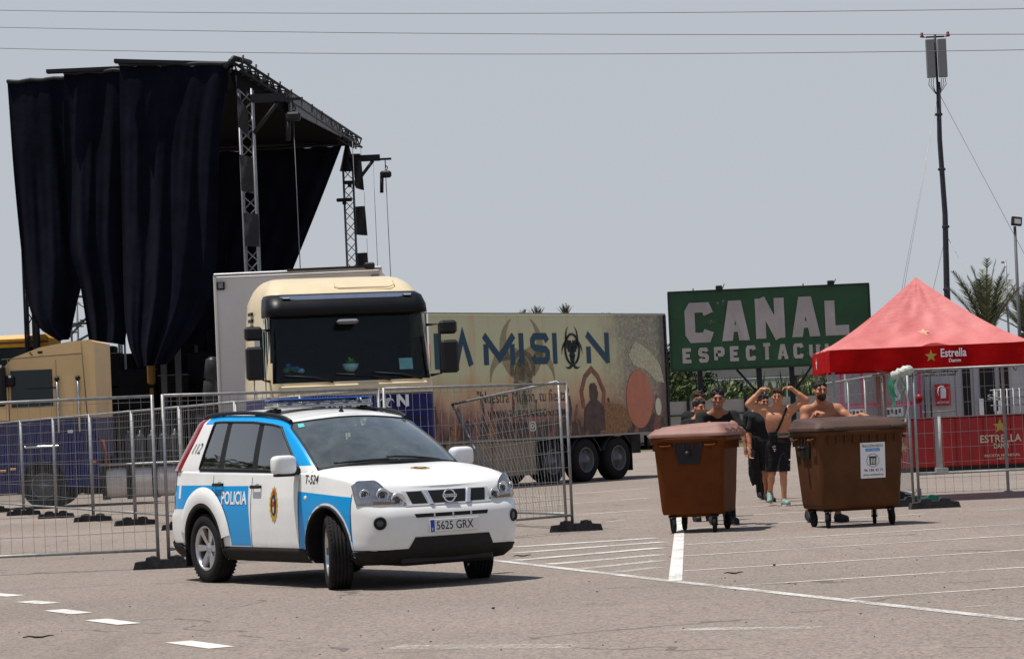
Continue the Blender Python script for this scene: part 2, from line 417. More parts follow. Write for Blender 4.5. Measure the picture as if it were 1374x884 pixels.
def front_x(y, z):
    y = abs(y); t = max(0, min(1, (z-.24)/.64)); x = .8
    for _ in range(3):
        P = oc(t); x = P[0].x
        for a, c in zip(P, P[1:]):
            if a.y <= y <= c.y: x = lerp(a.x, c.x, (y-a.y)/max(1e-6, c.y-a.y)); break
        t = max(0, min(1, (z-.24)/(zs(x)-.24)))
    return x
def crown(x): return .052*sstep(.80, .35, x)*sstep(-.9, -.2, x)+.012
# greenhouse columns: (x bottom, y fraction bottom, x top, y fraction top)
COL = [(-.13, 0, -1.02, 0), (-.145, .3, -1.03, .3), (-.18, .55, -1.05, .56), (-.245, .78, -1.08, .80), (-.31, .915, -1.12, .93), (-.39, .985, -1.13, .985), (-.52, 1, -1.18, 1),
       (-1.45, 1, -1.47, 1), (-1.57, 1, -1.57, 1), (-2.20, 1, -2.16, 1), (-2.32, 1, -2.26, 1), (-2.76, .995, -2.54, 1), (-3.31, .965, -2.86, .975), (-3.45, .88, -3.02, .90), (-3.505, .76, -3.08, .78), (-3.53, .4, -3.11, .4), (-3.535, 0, -3.12, 0)]
def gh(c, q):
    i = min(int(c), len(COL)-2); u = c-i; K = [COL[max(i-1, 0)], COL[i], COL[i+1], COL[min(i+2, len(COL)-1)]]
    if i == 0: K[0] = (COL[1][0], -COL[1][1], COL[1][2], -COL[1][3])
    if i == len(COL)-2: K[3] = (COL[-2][0], -COL[-2][1], COL[-2][2], -COL[-2][3])
    def cr(j):
        a, b_, cc, d = K[0][j], K[1][j], K[2][j], K[3][j]
        if i >= 5 and i <= 11: return lerp(b_, cc, u)
        return .5*((2*b_)+(cc-a)*u+(2*a-5*b_+4*cc-d)*u*u+(3*b_-a-3*cc+d)*u**3)
    bow = q+.10*q*(1-q)
    x = lerp(cr(0), cr(2), bow if c > 11 else lerp(q, bow, 0)); f = min(1, lerp(cr(1), cr(3), q))
    if c < 5: x += .05*math.sin(PI*q)
    zb = zs(min(x, -.3))-.005
    wq = lerp(.848, .715, q**1.25)-.05*sstep(.88, 1, q)
    y = f*wq
    xt = x
    zt = tab(xt, [(-3.1, 1.665), (-2.8, 1.685), (-2.4, 1.692), (-1.7, 1.672), (-1.3, 1.635), (-1.0, 1.585)])
    if c < 5: zb = lerp(zb, 1.115, .8)
    z = lerp(zb, zt, q**(1.0)) + lerp(crown(-.2), .062, q)*(1-f*f)
    return Vector((x, y, z))
def livery(name, gh_=False):
    m = bpy.data.materials.new(name); m.use_nodes = True; g = G(m); b = g.n.nodes['Principled BSDF']
    tc = g.node('ShaderNodeTexCoord'); sp = g.node('ShaderNodeSeparateXYZ'); g.L.new(tc.outputs['Object'], sp.inputs[0]); x, y, z = sp.outputs
    def circ(cx, cz, r):
        return g.lt(g.math('ADD', g.math('POWER', g.math('SUBTRACT', x, cx), 2.0), g.math('POWER', g.math('SUBTRACT', z, cz), 2.0)), r*r)
    inv = lambda a: g.math('SUBTRACT', 1.0, a)
    if not gh_:
        fl = circ(-2.63, .36, .615)
        edge = g.math('ADD', -1.60, g.math('MULTIPLY', g.math('SUBTRACT', .9, z), .06))
        A = g.mul(g.lt(x, edge), g.gt(x, -2.50), g.lt(z, .985), g.gt(z, .39), inv(fl))
        A2 = g.mul(g.lt(x, -2.4), g.lt(z, .995), g.gt(z, .75), inv(fl))
        A3 = g.mul(g.lt(x, -3.20), g.gt(x, -3.26), g.lt(z, .995), g.gt(z, .86))
        A2 = g.mul(A2, inv(A3))
        B = g.mul(g.gt(x, -.56), g.lt(x, g.math('ADD', .46, 0.0)), g.lt(z, g.math('ADD', .895, g.math('MULTIPLY', x, -.06))), g.gt(z, .36), inv(g.mul(circ(0, .36, .455), inv(circ(0, .36, .432)))))
        f = g.mx(A, A2, B)
    else:
        # A pillar and roof-side band are blue, D pillar white
        hz = g.math('ABSOLUTE', y)
        f = g.mul(g.mx(g.gt(x, -2.50), g.mul(g.gt(x, -2.80), g.gt(z, 1.612))), g.gt(hz, g.math('ADD', .615, g.math('MULTIPLY', g.math('SUBTRACT', 1.66, z), .23))), g.gt(z, g.math('ADD', 1.15, g.math('MULTIPLY', g.gt(x, -.6), .02))))
    tc2 = g.noise(tc.outputs['Object'], 3, 4)
    wh = g.ramp(tc2, [(.35, (.74, .74, .71)), (.65, (.80, .80, .78))])
    # road dust low on the body
    dustf = g.math('MULTIPLY', g.ramp(g.math('ADD', g.math('MULTIPLY', g.noise(tc.outputs['Object'], 9, 5), .5), g.math('MULTIPLY', z, -.6)), [(-0.0, (0, 0, 0)), (.22, (1, 1, 1))]), .35)
    col = g.mix(f, wh, (.0, .29, .66, 1))
    col = g.mix(dustf, col, (.42, .36, .29, 1))
    g.L.new(col, b.inputs['Base Color']); b.inputs['Roughness'].default_value = .3; b.inputs['Coat Weight'].default_value = .22; b.inputs['Specular IOR Level'].default_value = .3; b.inputs['Coat Roughness'].default_value = .04
    return m
PL1, PL2 = livery('police livery, body'), livery('police livery, cabin', True)
INTERIOR = mat('car interior', (.05, .054, .056), .8, var=.2)
GAPM = mat('panel gap', (.02, .02, .02), .7, var=0)
WSG = thin_glass('windscreen glass', (.62, .74, .72), 2.0, veil=.30)
SIDEG = thin_glass('side glass', (.50, .56, .56), 3.0)
CLEAR = thin_glass('lamp cover', (.97, .98, .99), 1.0)
REDL = mat('red tail lamp', (.28, .004, .008), .15, coat=1, var=.1)
AMBER = mat('amber lens', (.7, .25, .02), .2, coat=1, var=.1)
CLAD = mat('grey-black body cladding', (.017, .0155, .0145), .7, var=.25, scale=12, spec=.15)

CAR = empty('police_car', (-1.085, 26.53, 0), 0, 'white and blue police 4x4 with light bar parked beside the fence', 'police car')
CAR.rotation_euler = (0, 0, math.atan2(-.843, .538))
# body shell
NT = 30
rows = []
for j in range(NT+1):
    P = oc(j/NT); ring = P+[Vector((p.x, -p.y, p.z)) for p in reversed(P[1:-1])]; rows.append(ring)
b = MB(); b.grid(rows, 0, True, closed=True)
top = oc(1.0)
cap = []
for p in top:
    cap.append([Vector((p.x, -p.y+2*p.y*k/16, p.z+crown(p.x)*(1-(2*k/16-1)**6)*(1 if p.x > -.45 else .0)-(0 if p.x > -.45 else .0))) for k in range(17)])
b.grid(cap, 0, True)
bot = oc(0)
b.grid([[Vector((p.x, -p.y+2*p.y*k/4, p.z)) for k in range(5)] for p in bot], 1, False)
me = b.mesh('body', [PL1, BLACKP, INTERIOR], merge=.0015)
for p in me.polygons:                       # cabin floor level behind the cowl is dark interior
    c = p.center
    if c.x < -.42 and abs(p.normal.z) > .8 and c.z > .9 and abs(c.y) < .80: p.material_index = 2
tmp = put('body', me)
cut = MB()
for ax, r in ((0, .415), (-2.63, .415)):
    for sy in (-1, 1):
        cut.lathe([(.001, 0), (r, 0), (r, .36), (.001, .36)], 40, Matrix.Translation((ax, sy*.60, .365)) @ Matrix.Rotation(-sy*PI/2, 4, 'X'), 0, False)
cm = cut.mesh('cut', [BLACKP], merge=.001); co = put('cut', cm)
md = tmp.modifiers.new('arch', 'BOOLEAN'); md.object = co; md.operation = 'DIFFERENCE'; md.solver = 'EXACT'; md.material_mode = 'TRANSFER'
dg = bpy.context.evaluated_depsgraph_get(); bme = bpy.data.meshes.new_from_object(tmp.evaluated_get(dg))
bpy.data.objects.remove(tmp); bpy.data.objects.remove(co)
bme.name = 'body'; BODY = put('body', bme, CAR)
# wheel-arch lips and flares
def ring_on_side(r0, r1, ax, az, sy, a0, a1, off, n=26):
    P = []
    for rr, o in ((r0, off-.03), (r0, off), (r1, off), (r1, -.004)):
        row = []
        for i in range(n+1):
            a = a0+(a1-a0)*i/n; x = ax+rr*math.cos(a); z = az+rr*math.sin(a); row.append((x, sy*(side_y(x, max(z, .26))+o), z))
        P.append(row)
    return P
for sy in (-1, 1):
    for ax in (0, -2.63):
        b = MB(); b.grid(ring_on_side(.405, .450 if ax else .424, ax, .365, sy, R(-14), R(194), .016)); b.build('arch_trim', CLAD if ax == 0 else CLAD, CAR)
    b = MB(); b.grid([[(lambda x, z: (x, sy*(side_y(x, z)+o), z))(-2.63+rr*math.cos(a), .365+rr*math.sin(a)) for a in [R(12)+R(150)*i/26 for i in range(27)]] for rr, o in ((.45, .02), (.50, .030), (.57, .024), (.612, .003))])
    b.build('rear_flare', WHITE, CAR)
    # sill cladding
    P = []
    for z, o in ((.235, -.02), (.24, .012), (.345, .020), (.372, .004), (.373, -.004)):
        P.append([(x, sy*(side_y(x, z)+o), z) for x in [lerp(-.44, -2.20, i/14) for i in range(15)]])
    b = MB(); b.grid(P); b.build('sill_cladding', CLAD, CAR)
    # door and panel gaps
    def gap(pts, w=.010):
        g_ = MB(); rows = []
        for i, (x, z) in enumerate(pts):
            a = Vector(pts[max(i-1, 0)]); c = Vector(pts[min(i+1, len(pts)-1)]); t = (c-a).normalized(); n = Vector((-t.y, t.x))*w/2
            rows.append([(x+s_*n.x, sy*(side_y(x+s_*n.x, z+s_*n.y)+.0015), z+s_*n.y) for s_ in (-1, 1)])
        g_.grid(rows, sm=False); return g_
    lines = [[(-.55+.02*math.sin(i*.3), lerp(1.05, .375, i/14)) for i in range(15)], [(-1.53-.03*i/14, lerp(1.07, .375, i/14)) for i in range(15)],
             [(-2.40, lerp(1.09, .97, i/4)) for i in range(5)]+[(-2.63+.625*math.cos(R(70-58*i/10)), .365+.625*math.sin(R(70-58*i/10))) for i in range(11)], [(lerp(-.49, -2.16, i/20), .376) for i in range(21)],
             [(lerp(.46, .44, i/8), lerp(.90, .46, i/8)) for i in range(9)]]
    for l in lines: gap(l).build('door_gap', GAPM, CAR)
    # handles
    for hx, hz in ((-1.42, .975), (-2.26, 1.0)):
        b = MB(); y0 = side_y(hx, hz)
        b.box((hx, sy*(y0+.032), hz), (.19, .022, .034), b=.009)
        b.box((hx-.085, sy*(y0+.012), hz), (.02, .03, .03), b=.004); b.box((hx+.085, sy*(y0+.012), hz), (.02, .03, .03), b=.004)
        h_ = b.build('door_handle', BLACKP, CAR)
        b = MB(); b.sphere((hx, sy*(y0-.004), hz-.012), .05, 10, sc=(1.3, .12, .9)); b.build('handle_recess', mat('handle cup grey', (.28, .28, .28), .4), h_)
    # mirror
    b = MB(); sq = lambda v, e: math.copysign(abs(v)**e, v)
    b.grid([[(-.60+.075*sq(math.cos(v), .5)*sq(math.cos(u), .6), sy*(1.0+.125*sq(math.cos(v), .5)*sq(math.sin(u), .6)), 1.185+.095*sq(math.sin(v), .5)) for u in [2*PI*i/28 for i in range(28)]] for v in [-PI/2*.999+PI*.999*j/16 for j in range(17)]], closed=True)
    mir = b.build('door_mirror', WHITE, CAR)
    b = MB(); b.box((-.60, sy*.88, 1.115), (.10, .20, .05), b=.015); b.box((-.59, sy*1.0, 1.09), (.11, .2, .03), b=.012); b.build('mirror_base', BLACKP, mir)
    b = MB(); b.prism([(sy*.90, 1.125), (sy*1.10, 1.125), (sy*1.10, 1.25), (sy*.90, 1.25)], 0, .004, lambda a, z, d: (-.672-d, a, z)); b.build('mirror_glass', CHROME, mir)
# greenhouse: index-split into pillars/roof, windscreen, side glass, rear glass
cs = []
for i, (a, c, n) in enumerate([(0, 1, 4), (1, 2, 4), (2, 3, 4), (3, 4, 4), (4, 5, 3), (5, 6, 3), (6, 7, 10), (7, 8, 2), (8, 9, 9), (9, 10, 2), (10, 11, 8), (11, 12, 5), (12, 13, 4), (13, 14, 3), (14, 15, 3), (15, 16, 3)]):
    cs += [a+(c-a)*k/n for k in range(n)]
cs.append(16)
qs = [0, .05, .12]+[.12+.77*k/12 for k in range(1, 12)]+[.89, .91, .935, .96, .985, 1.0]
shell, ws, sg, rg = MB(), MB(), {}, MB()
for sy in (1, -1):
    for i in range(len(cs)-1):
        cm_ = (cs[i]+cs[i+1])/2
        for j in range(len(qs)-1):
            qm = (qs[j]+qs[j+1])/2; Q = [gh(cs[i], qs[j]), gh(cs[i+1], qs[j]), gh(cs[i+1], qs[j+1]), gh(cs[i], qs[j+1])]
            Q = [(p.x, sy*p.y, p.z) for p in Q]
            if cm_ < 4 and .0 < qm < .96: ws.add(Q, [(0, 1, 2, 3)], sm=True)
            elif 0.05 < qm < .89 and (6 < cm_ < 7 or 8 < cm_ < 9 or 10 < cm_ < 11):
                sg.setdefault((sy, int(cm_)), MB()).add(Q, [(0, 1, 2, 3)], sm=True)
            elif cm_ > 14 and .12 < qm < .88: rg.add(Q, [(0, 1, 2, 3)], sm=True)
            else:
                blk = .0 < qm < .89 and (7 < cm_ < 8 or 9 < cm_ < 10) or (qm < .05 and 6 < cm_ < 11)
                shell.add(Q, [(0, 1, 2, 3)], 1 if blk else 0, True)
tl = [gh(c, 1.0) for c in cs]; RX = []
for p in tl:
    RX.append([(p.x, -p.y+2*p.y*k/14, p.z+(.058*(1-(2*k/14-1)**2)*(1 if True else 0))*min(1, p.y/.6)) for k in range(15)])
shell.grid(RX, 2, True)
shell.build('cabin_shell', [PL2, BLACKP, WHITE], CAR, merge=.002)
WS = ws.build('windscreen', WSG, CAR, merge=.002)
for (sy, k), m_ in sg.items(): m_.build('side_window', SIDEG, CAR, merge=.002)
rg.build('rear_window', SIDEG, CAR, merge=.002)
# black frames round the glass
def ghline(pts, r, name, m, par=CAR):
    b = MB()
    for sy in (1, -1):
        b = MB(); b.path([(p.x, sy*p.y, p.z) for p in [gh(c, q) for c, q in pts]], r, 6); b.build(name, m, par)
ghline([(c/10*4/4, .96) for c in range(0, 41)], .010, 'windscreen_seal', BLACKP)
ghline([(4.0, q/12*.96) for q in range(13)], .011, 'windscreen_seal', BLACKP)
ghline([(c/10, .012) for c in range(0, 41)], .016, 'windscreen_seal', BLACKP)
fr_ = MB()
for sy in (1, -1):
    for c0, c1 in ((6, 11),):
        loop = [(lerp(c0, c1, i/40), .05) for i in range(41)]+[(c1, lerp(.05, .89, i/10)) for i in range(11)]+[(lerp(c1, c0, i/40), .89) for i in range(41)]+[(c0, lerp(.89, .05, i/10)) for i in range(11)]
        fr_.path([(p.x, sy*(p.y+.002), p.z) for p in [gh(c, q) for c, q in loop]], .013, 6)
fr_.build('window_frame', BLACKP, CAR)
# roof rails, antenna
b = MB()
for sy in (1, -1):
    pts = [(-1.06, .655, 1.600), (-1.2, .66, 1.642), (-1.45, .662, 1.678), (-1.9, .664, 1.708), (-2.4, .664, 1.716), (-2.75, .655, 1.706), (-2.92, .645, 1.69), (-3.0, .63, 1.65)]
    b.path([(x, sy*y, z) for x, y, z in catmull(pts, 28)], .021, 8)
    for x in (-1.75, -2.5): b.box((x, sy*.655, 1.665), (.10, .03, .06), b=.008)
b.build('roof_rail', BLACKP, CAR)
b = MB(); b.lathe([(.03, 1.63), (.026, 1.665), (.014, 1.685), (.012, 1.72), (.001, 1.722)], 12, Matrix.Translation((-1.22, .0, .02))); b.build('roof_aerial', BLACKP, CAR)
# light bar
LB = MB(); LB.box((-1.68, 0, 1.755), (.30, 1.10, .025), b=.01); lb = LB.build('light_bar', mat('light bar base', (.25, .25, .26), .4), CAR)
b = MB(); b.box((-1.68, 0, 1.792), (.28, 1.08, .055), b=.02); b.build('light_bar_lens', thin_glass('lightbar lens', (.95, .97, .99), 1.2), lb)
b = MB(); b.box((-1.68, 0, 1.826), (.29, 1.09, .013), b=.005); b.build('light_bar_top', mat('blue lens top', (.02, .09, .42), .15, coat=1, var=.1), lb)
b = MB()
for k in range(7): b.box((-1.60, -.48+.16*k, 1.77), (.10, .12, .045), b=.008)
b.build('reflector', mat('reflector foil', (.75, .77, .8), .25, .8, var=.25, scale=30), lb)
for sy in (1, -1):
    b = MB(); b.box((-1.68, sy*.50, 1.715), (.10, .10, .04), b=.01); b.path([(-1.68, sy*.48, 1.725), (-1.68, sy*.58, 1.71), (-1.68, sy*.645, 1.685)], .02, 8); b.build('light_bar_foot', BLACKP, lb)
# front face patches (front_x) ------------------------------------------------
def fpatch(poly, name, m, off=.006, nx=10, nz=4, par=CAR, mirror=False):
    """four-cornered patch on the nose: poly = (y,z) bl, br, tr, tl"""
    for sg_ in ((1, -1) if mirror else (1,)):
        b = MB(); P = []; 
        for j in range(nz+1):
            row = []
            for i in range(nx+1):
                u, v = i/nx, j/nz
                y = lerp(lerp(poly[0][0], poly[1][0], u), lerp(poly[3][0], poly[2][0], u), v); z = lerp(lerp(poly[0][1], poly[1][1], u), lerp(poly[3][1], poly[2][1], u), v)
                row.append((front_x(y, z)+off, sg_*y, z))
            P.append(row)
        b.grid(P)
        # returns into the body
        edge = P[0]+[r[-1] for r in P]+P[-1][::-1]+[r[0] for r in P][::-1]
        b.grid([edge, [(x-off-.02, y, z) for x, y, z in edge]], sm=False); o = b.build(name, m, par)
    return o
GRILLE = mat('grille mesh black', (.008, .008, .009), .6, var=.2, scale=80)
GREYP = mat('satin grey grille surround', (.50, .50, .50), .35, coat=.3, var=.04)
fpatch([(-.47, .765), (.47, .765), (.47, .905), (-.47, .905)], 'grille_surround', GREYP, .010, 20, 5)
fpatch([(-.17, .782), (.17, .782), (.205, .898), (-.205, .898)], 'grille_mesh', GRILLE, .014)
fpatch([(.235, .782), (.395, .784), (.43, .896), (.275, .898)], 'grille_mesh', GRILLE, .014, mirror=True)
for sy in (1, -1):
    b = MB(); P = []
    for w_, o in ((-.026, .008), (-.02, .026), (.02, .026), (.026, .008)): P.append([(front_x(abs(lerp(.195, .245, k/6)), lerp(.772, .905, k/6))+o, sy*(lerp(.195, .245, k/6)+w_), lerp(.772, .905, k/6)) for k in range(7)])
    b.grid(P); b.build('grille_bar', mat('chrome grille bar', (.72, .73, .74), .2, .7, var=0), CAR)
em = empty('nose_emblem', (0, 0, 0), parent=CAR)
bx = front_x(0, .84)+.03; Tm = Matrix.Translation((bx, 0, .842)) @ Matrix.Rotation(R(82), 4, 'Y')
b = MB(); b.path([Tm @ Vector((.058*math.cos(a), .062*math.sin(a), 0)) for a in [2*PI*i/28 for i in range(28)]], .0085, 8, closed=True); b.build('emblem_ring', CHROME, em)
b = MB(); b.box((bx+.006, 0, .842), (.014, .155, .03), b=.004); b.build('emblem_bar', CHROME, em)
text('emblem_text', 'NISSAN', .13, .018, lambda x, z, d: Vector((bx+.0135+d, -.065+x, .833+z)), LETB, em, .001, .01)
fpatch([(-.385, .655), (.385, .655), (.40, .690), (-.40, .690)], 'bumper_slot', GRILLE, .006, 16, 2)
for y in (-.2, 0, .2): b = MB(); b.box((front_x(y, .67)+.008, y, .6725), (.012, .012, .03)); b.build('slot_divider', GREYP, CAR)
# number plate
px_ = front_x(0, .575)+.022
pl = MB(); pl.box((px_-.006, 0, .572), (.012, .53, .118), b=.003); PLATE = pl.build('number_plate', mat('plate white', (.68, .68, .66), .45, var=.04), CAR)
b = MB(); b.box((px_+.001, -.241, .572), (.003, .042, .112)); b.build('plate_band', mat('plate blue', (.01, .06, .42), .4, var=0), PLATE)
text('plate_number', '5625 GRX', .40, .078, lambda x, z, d: Vector((px_+d, -.195+x, .533+z)), LETB, PLATE, .0025, .004)
text('plate_letter', 'E', .018, .024, lambda x, z, d: Vector((px_+d, -.25+x, .53+z)), LETW, PLATE, .004)
# lower intake and skirt
fpatch([(-.50, .30), (.50, .30), (.40, .475), (-.40, .475)], 'lower_intake', GRILLE, .008, 16, 4)
P = []
for z, o in ((.225, -.06), (.235, .004), (.30, .012), (.355, .010), (.372, -.004)):
    row = []
    for p in [q for q in oc(max(0, (z-.24)/.65)) if q.x > .36]: row.append((p.x+o*.9, p.y+o*.6*(p.y > .5), z))
    P.append([(x, -y, z) for x, y, z in row[::-1]]+row)
b = MB(); b.grid(P); b.build('bumper_skirt', CLAD, CAR)
P = []
for z, o in ((.225, -.06), (.245, .010), (.28, .016), (.32, .018), (.36, .018), (.40, .016), (.43, -.004)):
    row = [(p.x-o*.8*(p.x < -3.2), p.y+o*(p.y > .5), z) for p in oc((z-.24)/.87 if z > .24 else 0) if p.x < -3.06]
    P.append(row+[(x, -y, z) for x, y, z in row[::-1]])
b = MB(); b.grid(P); b.build('bumper_cladding', CLAD, CAR)
for sy in (1, -1):
    # fog lamp pockets
    y = sy*.73; z = .62; x = front_x(y, z); T = Matrix.Translation((x+.004, y, z)) @ Matrix.Rotation(sy*R(28), 4, 'Z') @ Matrix.Rotation(PI/2, 4, 'Y')
    b = MB(); b.lathe([(.001, -.004), (.04, -.002), (.046, .012), (.056, .014), (.062, .0)], 20, T); fo = b.build('fog_lamp', BLACKP, CAR)
    b = MB(); b.lathe([(.001, .008), (.03, .004), (.038, -.002)], 16, T); b.build('fog_lens', mat('dark lens', (.03, .032, .035), .1, coat=1), fo)
    # headlight: housing on the body surface from nose to fender
    def hl(u, v, off):
        tz = lerp(.785, lerp(.895, 1.02, sstep(0, .5, u)-.35*sstep(.82, 1, u)), v)
        y_ = lerp(lerp(.46, .50, v), .70, min(1, u*1.55)) if u < .645 else None
        if u < .645:
            y0 = lerp(lerp(.43, .55, v), .76, u/.645); x_ = front_x(y0, tz); n = Vector((1, .35+.6*u, 0)).normalized()
        else:
            xs = lerp(front_x(.76, tz), lerp(.53, .43, v), (u-.645)/.355); y0 = side_y(xs, tz); x_ = xs; n = Vector((.6-.35*(u-.645)*2, 1, 0)).normalized()
        return (x_+n.x*off, sy*(y0+n.y*off), tz)
    h = MB(); H = [[hl(i/22, j/8, .006) for i in range(23)] for j in range(9)]; h.grid(H); HL = h.build('headlight', mat('headlamp reflector', (.86, .87, .88), .3, 0, var=.18, scale=18, coat=.3), CAR)
    h = MB(); H = [[hl(i/22, j/8, .022 if 0 < i < 22 and 0 < j < 8 else .004) for i in range(23)] for j in range(9)]; h.grid(H); h.build('headlight_cover', CLEAR, HL)
    for (u, v, r, nm) in ((.40, .42, .062, 'lamp_bowl'), (.13, .30, .066, 'lamp_bowl'), (.72, .45, .045, 'lamp_bowl')):
        p = Vector(hl(u, v, .006)); yaw = sy*R(15+60*max(0, u-.35)); T = Matrix.Translation(p) @ Matrix.Rotation(yaw, 4, 'Z') @ Matrix.Rotation(PI/2, 4, 'Y')
        b = MB(); b.lathe([(r, .008), (r*1.06, .014), (r*.92, .016), (r*.6, .002), (r*.3, -.004), (.001, -.003)], 20, T); lb_ = b.build(nm, mat('lamp bowl silver', (.7, .71, .73), .22, .6, var=.15, scale=30), HL)
        b = MB(); b.sphere(p+Vector((.006, sy*.004, 0)), r*.45, 8, sc=(.5, 1, 1)); b.build('bulb', mat('dark lens', (.03, .032, .035), .1), lb_)
    p = [hl(lerp(.2, .62, i/8), v, .010) for v in (.03, .16) for i in range(9)]; b = MB(); b.grid([p[:9], p[9:]]); b.build('indicator_lens', mat('pale amber reflector', (.55, .36, .22), .3, .4, var=.1), HL)
    # tail lamp up the D pillar
    b = MB(); P = []
    for q in [k/14*.97 for k in range(15)]:
        P.append([(lambda p: (p.x-o2, sy*(p.y+o1), p.z))(gh(c, q)) for c, o1, o2 in ((11.86, .0, .0), (11.94, .014, .006), (12.6, .016, .014), (13.2, .010, .02), (13.7, .0, .012))])
    b.grid(P); TLp = b.build('tail_lamp', REDL, CAR)
    b = MB(); P = [[(lambda p: (p[0]-.014, sy*(p[1]+.006), z))((x, side_y(x, z))) for x in [lerp(-3.38, -3.52, i/5) for i in range(6)]] for z in [lerp(.93, 1.15, j/5) for j in range(6)]]; b.grid(P); b.build('tail_lamp_foot', REDL, TLp)
    # fuel cap or repeater dot, side flag, lettering, crest
    b = MB(); xx, zz = -.40, .862; b.lathe([(.001, .006), (.022, .004), (.026, -.004)], 14, Matrix.Translation((xx, sy*side_y(xx, zz), zz)) @ Matrix.Rotation(-sy*PI/2, 4, 'X')); b.build('side_repeater', mat('repeater lens', (.75, .72, .6), .3, coat=.5), CAR)
    sf = (lambda x0, z0: (lambda x, z, d: Vector((x0-sy*0+(x if sy < 0 else -x), sy*(side_y(x0+(x if sy < 0 else -x), z0+z)+d), z0+z))))
    e = 0 if sy < 0 else .54
    text('police_word', 'POLICIA', .56, .135, sf(-2.19 if sy < 0 else -1.63, .80), LETW, CAR, .004, .028)
    text('call_sign', 'T-524', .26, .085, sf(-.42 if sy < 0 else -.16, 1.0), LETB, CAR, .004, .004, .15)
    # striped flag near the tail
    fl = MB()
    for k in range(7):
        xx = -3.50; z0 = .735+.022*k
        fl.add([(lambda x, z: (x, sy*(side_y(x, z)+.004), z))(x, z) for x, z in ((-3.39, z0), (-3.48, z0), (-3.48, z0+.022), (-3.39, z0+.022))], [(0, 1, 2, 3)], k % 2)
    fl.build('flag_badge', [mat('flag yellow', (.75, .5, .03), .5, var=0), mat('flag red', (.55, .03, .03), .5, var=0)], CAR, recalc=False)
    # gold crest with dark shield on the front door
    star = []
    for k in range(32):
        a = 2*PI*k/32; r_ = (1.0 if k % 2 == 0 else .86)*(1.0+.12*abs(math.sin(a))**6); star.append((.090*r_*math.cos(a), .165*r_*math.sin(a)))
    cb = MB(); cx, cz = -1.05, .80
    def onside(pts, d): return [(cx+u, sy*(side_y(cx+u, cz+w)+d), cz+w) for u, w in pts]
    cb.add(onside(star, .003), [tuple(range(32))], 0)
    cb.add(onside([(.055*math.cos(2*PI*k/20), .108*math.sin(2*PI*k/20)) for k in range(20)], .0045), [tuple(range(20))], 1)
    cb.add(onside([(.020*math.cos(2*PI*k/12), .075*math.sin(2*PI*k/12)-.01) for k in range(12)], .006), [tuple(range(12))], 2)
    cb.add(onside([(.03*math.cos(2*PI*k/12), .022*math.sin(2*PI*k/12)+.12) for k in range(12)], .0055), [tuple(range(12))], 3)
    cb.add(onside([(-.018, -.02), (.018, -.02), (.018, .03), (-.018, .03)], .007), [(0, 1, 2, 3)], 3)
    cb.build('door_crest', [mat('crest gold', (.55, .36, .05), .4, .3, var=.2, scale=40), mat('crest dark', (.05, .03, .02), .5), mat('crest pale', (.5, .45, .35), .5), mat('crest red', (.4, .03, .02), .5)], CAR, recalc=False)
    # 112 on the D pillar
    def dp(x0, z0): return lambda x, z, d: (lambda p: Vector((p.x, sy*(p.y+d), p.z)))(gh(lerp(11.08, 11.84, (x0+x) if sy > 0 else 1-(x0+x)), z0+z))
    text('emergency_number', '112', .62, .19, dp(.15, .34), LETB, CAR, .006, -.002, .2)
# hood crest, seams
hb = MB()
def hoodz(x, y):
    w = .868; return zs(x)+crown(x)*(1-(y/w)**6)
for rr, mi, d in ((1, 0, .004), (.7, 1, .006), (.35, 0, .008)):
    hb.add([(.28+.085*rr*math.cos(2*PI*k/20), .0+.10*rr*math.sin(2*PI*k/20), hoodz(.28+.085*rr*math.cos(2*PI*k/20), .10*rr*math.sin(2*PI*k/20))+d) for k in range(20)], [tuple(range(20))], mi)
hb.build('bonnet_crest', [mat('crest gold', (.5, .3, .05)), mat('crest dark', (.05, .03, .02))], CAR, recalc=False)
b = MB()
b.path([(front_x(lerp(-.5, .5, i/20), .918)-.004, lerp(-.5, .5, i/20), .9185) for i in range(21)], .004, 5)
b.build('bonnet_gap', GAPM, CAR)
for y0, y1 in ((.52, -.10), (-.10, -.62)):
    b = MB(); pts = [(lambda p: Vector((p.x+.02, y, p.z+.012)))(gh(abs(y)/.85*4.3, .03+.05*k/6)) for k, y in enumerate([lerp(y0, y1, i/6) for i in range(7)])]
    b.path(pts, .010, 6); b.build('wiper', BLACKP, CAR)
b = MB(); p = gh(2.9, .90); b.add([(lambda p: (p.x+.008, -p.y, p.z+.003))(gh(c, q)) for c, q in ((2.9, .86), (3.35, .86), (3.35, .93), (2.9, .93))], [(0, 1, 2, 3)]); b.build('windscreen_sticker', mat('teal sticker', (.1, .5, .48), .5), CAR, recalc=False)
# interior
b = MB(); b.box((-.62, 0, 1.06), (.55, 1.5, .12), b=.05); b.build('dashboard', INTERIOR, CAR)
for y in (-.37, .37):
    b = MB(); b.box((-1.42, y, 1.16), (.16, .50, .45), b=.07, M=Matrix.Rotation(R(-12), 4, 'Y')); st = b.build('seat', mat('seat fabric', (.03, .032, .036), .9, bump=.2), CAR)
    b = MB(); b.box((-1.48, y, 1.45), (.10, .26, .17), b=.045); b.build('headrest', INTERIOR, st)
b = MB(); b.box((-2.45, 0, 1.14), (.18, 1.3, .38), b=.07, M=Matrix.Rotation(R(-12), 4, 'Y'))
for y in (-.4, .4): b.box((-2.50, y, 1.39), (.1, .24, .16), b=.04)
b.build('rear_seat', INTERIOR, CAR)
b = MB(); b.path([(-.80+.06*math.sin(a), .37+.18*math.cos(a), 1.13+.17*math.sin(a)) for a in [2*PI*i/24 for i in range(24)]], .017, 6, closed=True); b.tube((-.80, .2, 1.13), (-.80, .54, 1.13), .016, 6); b.build('steering_wheel', INTERIOR, CAR)
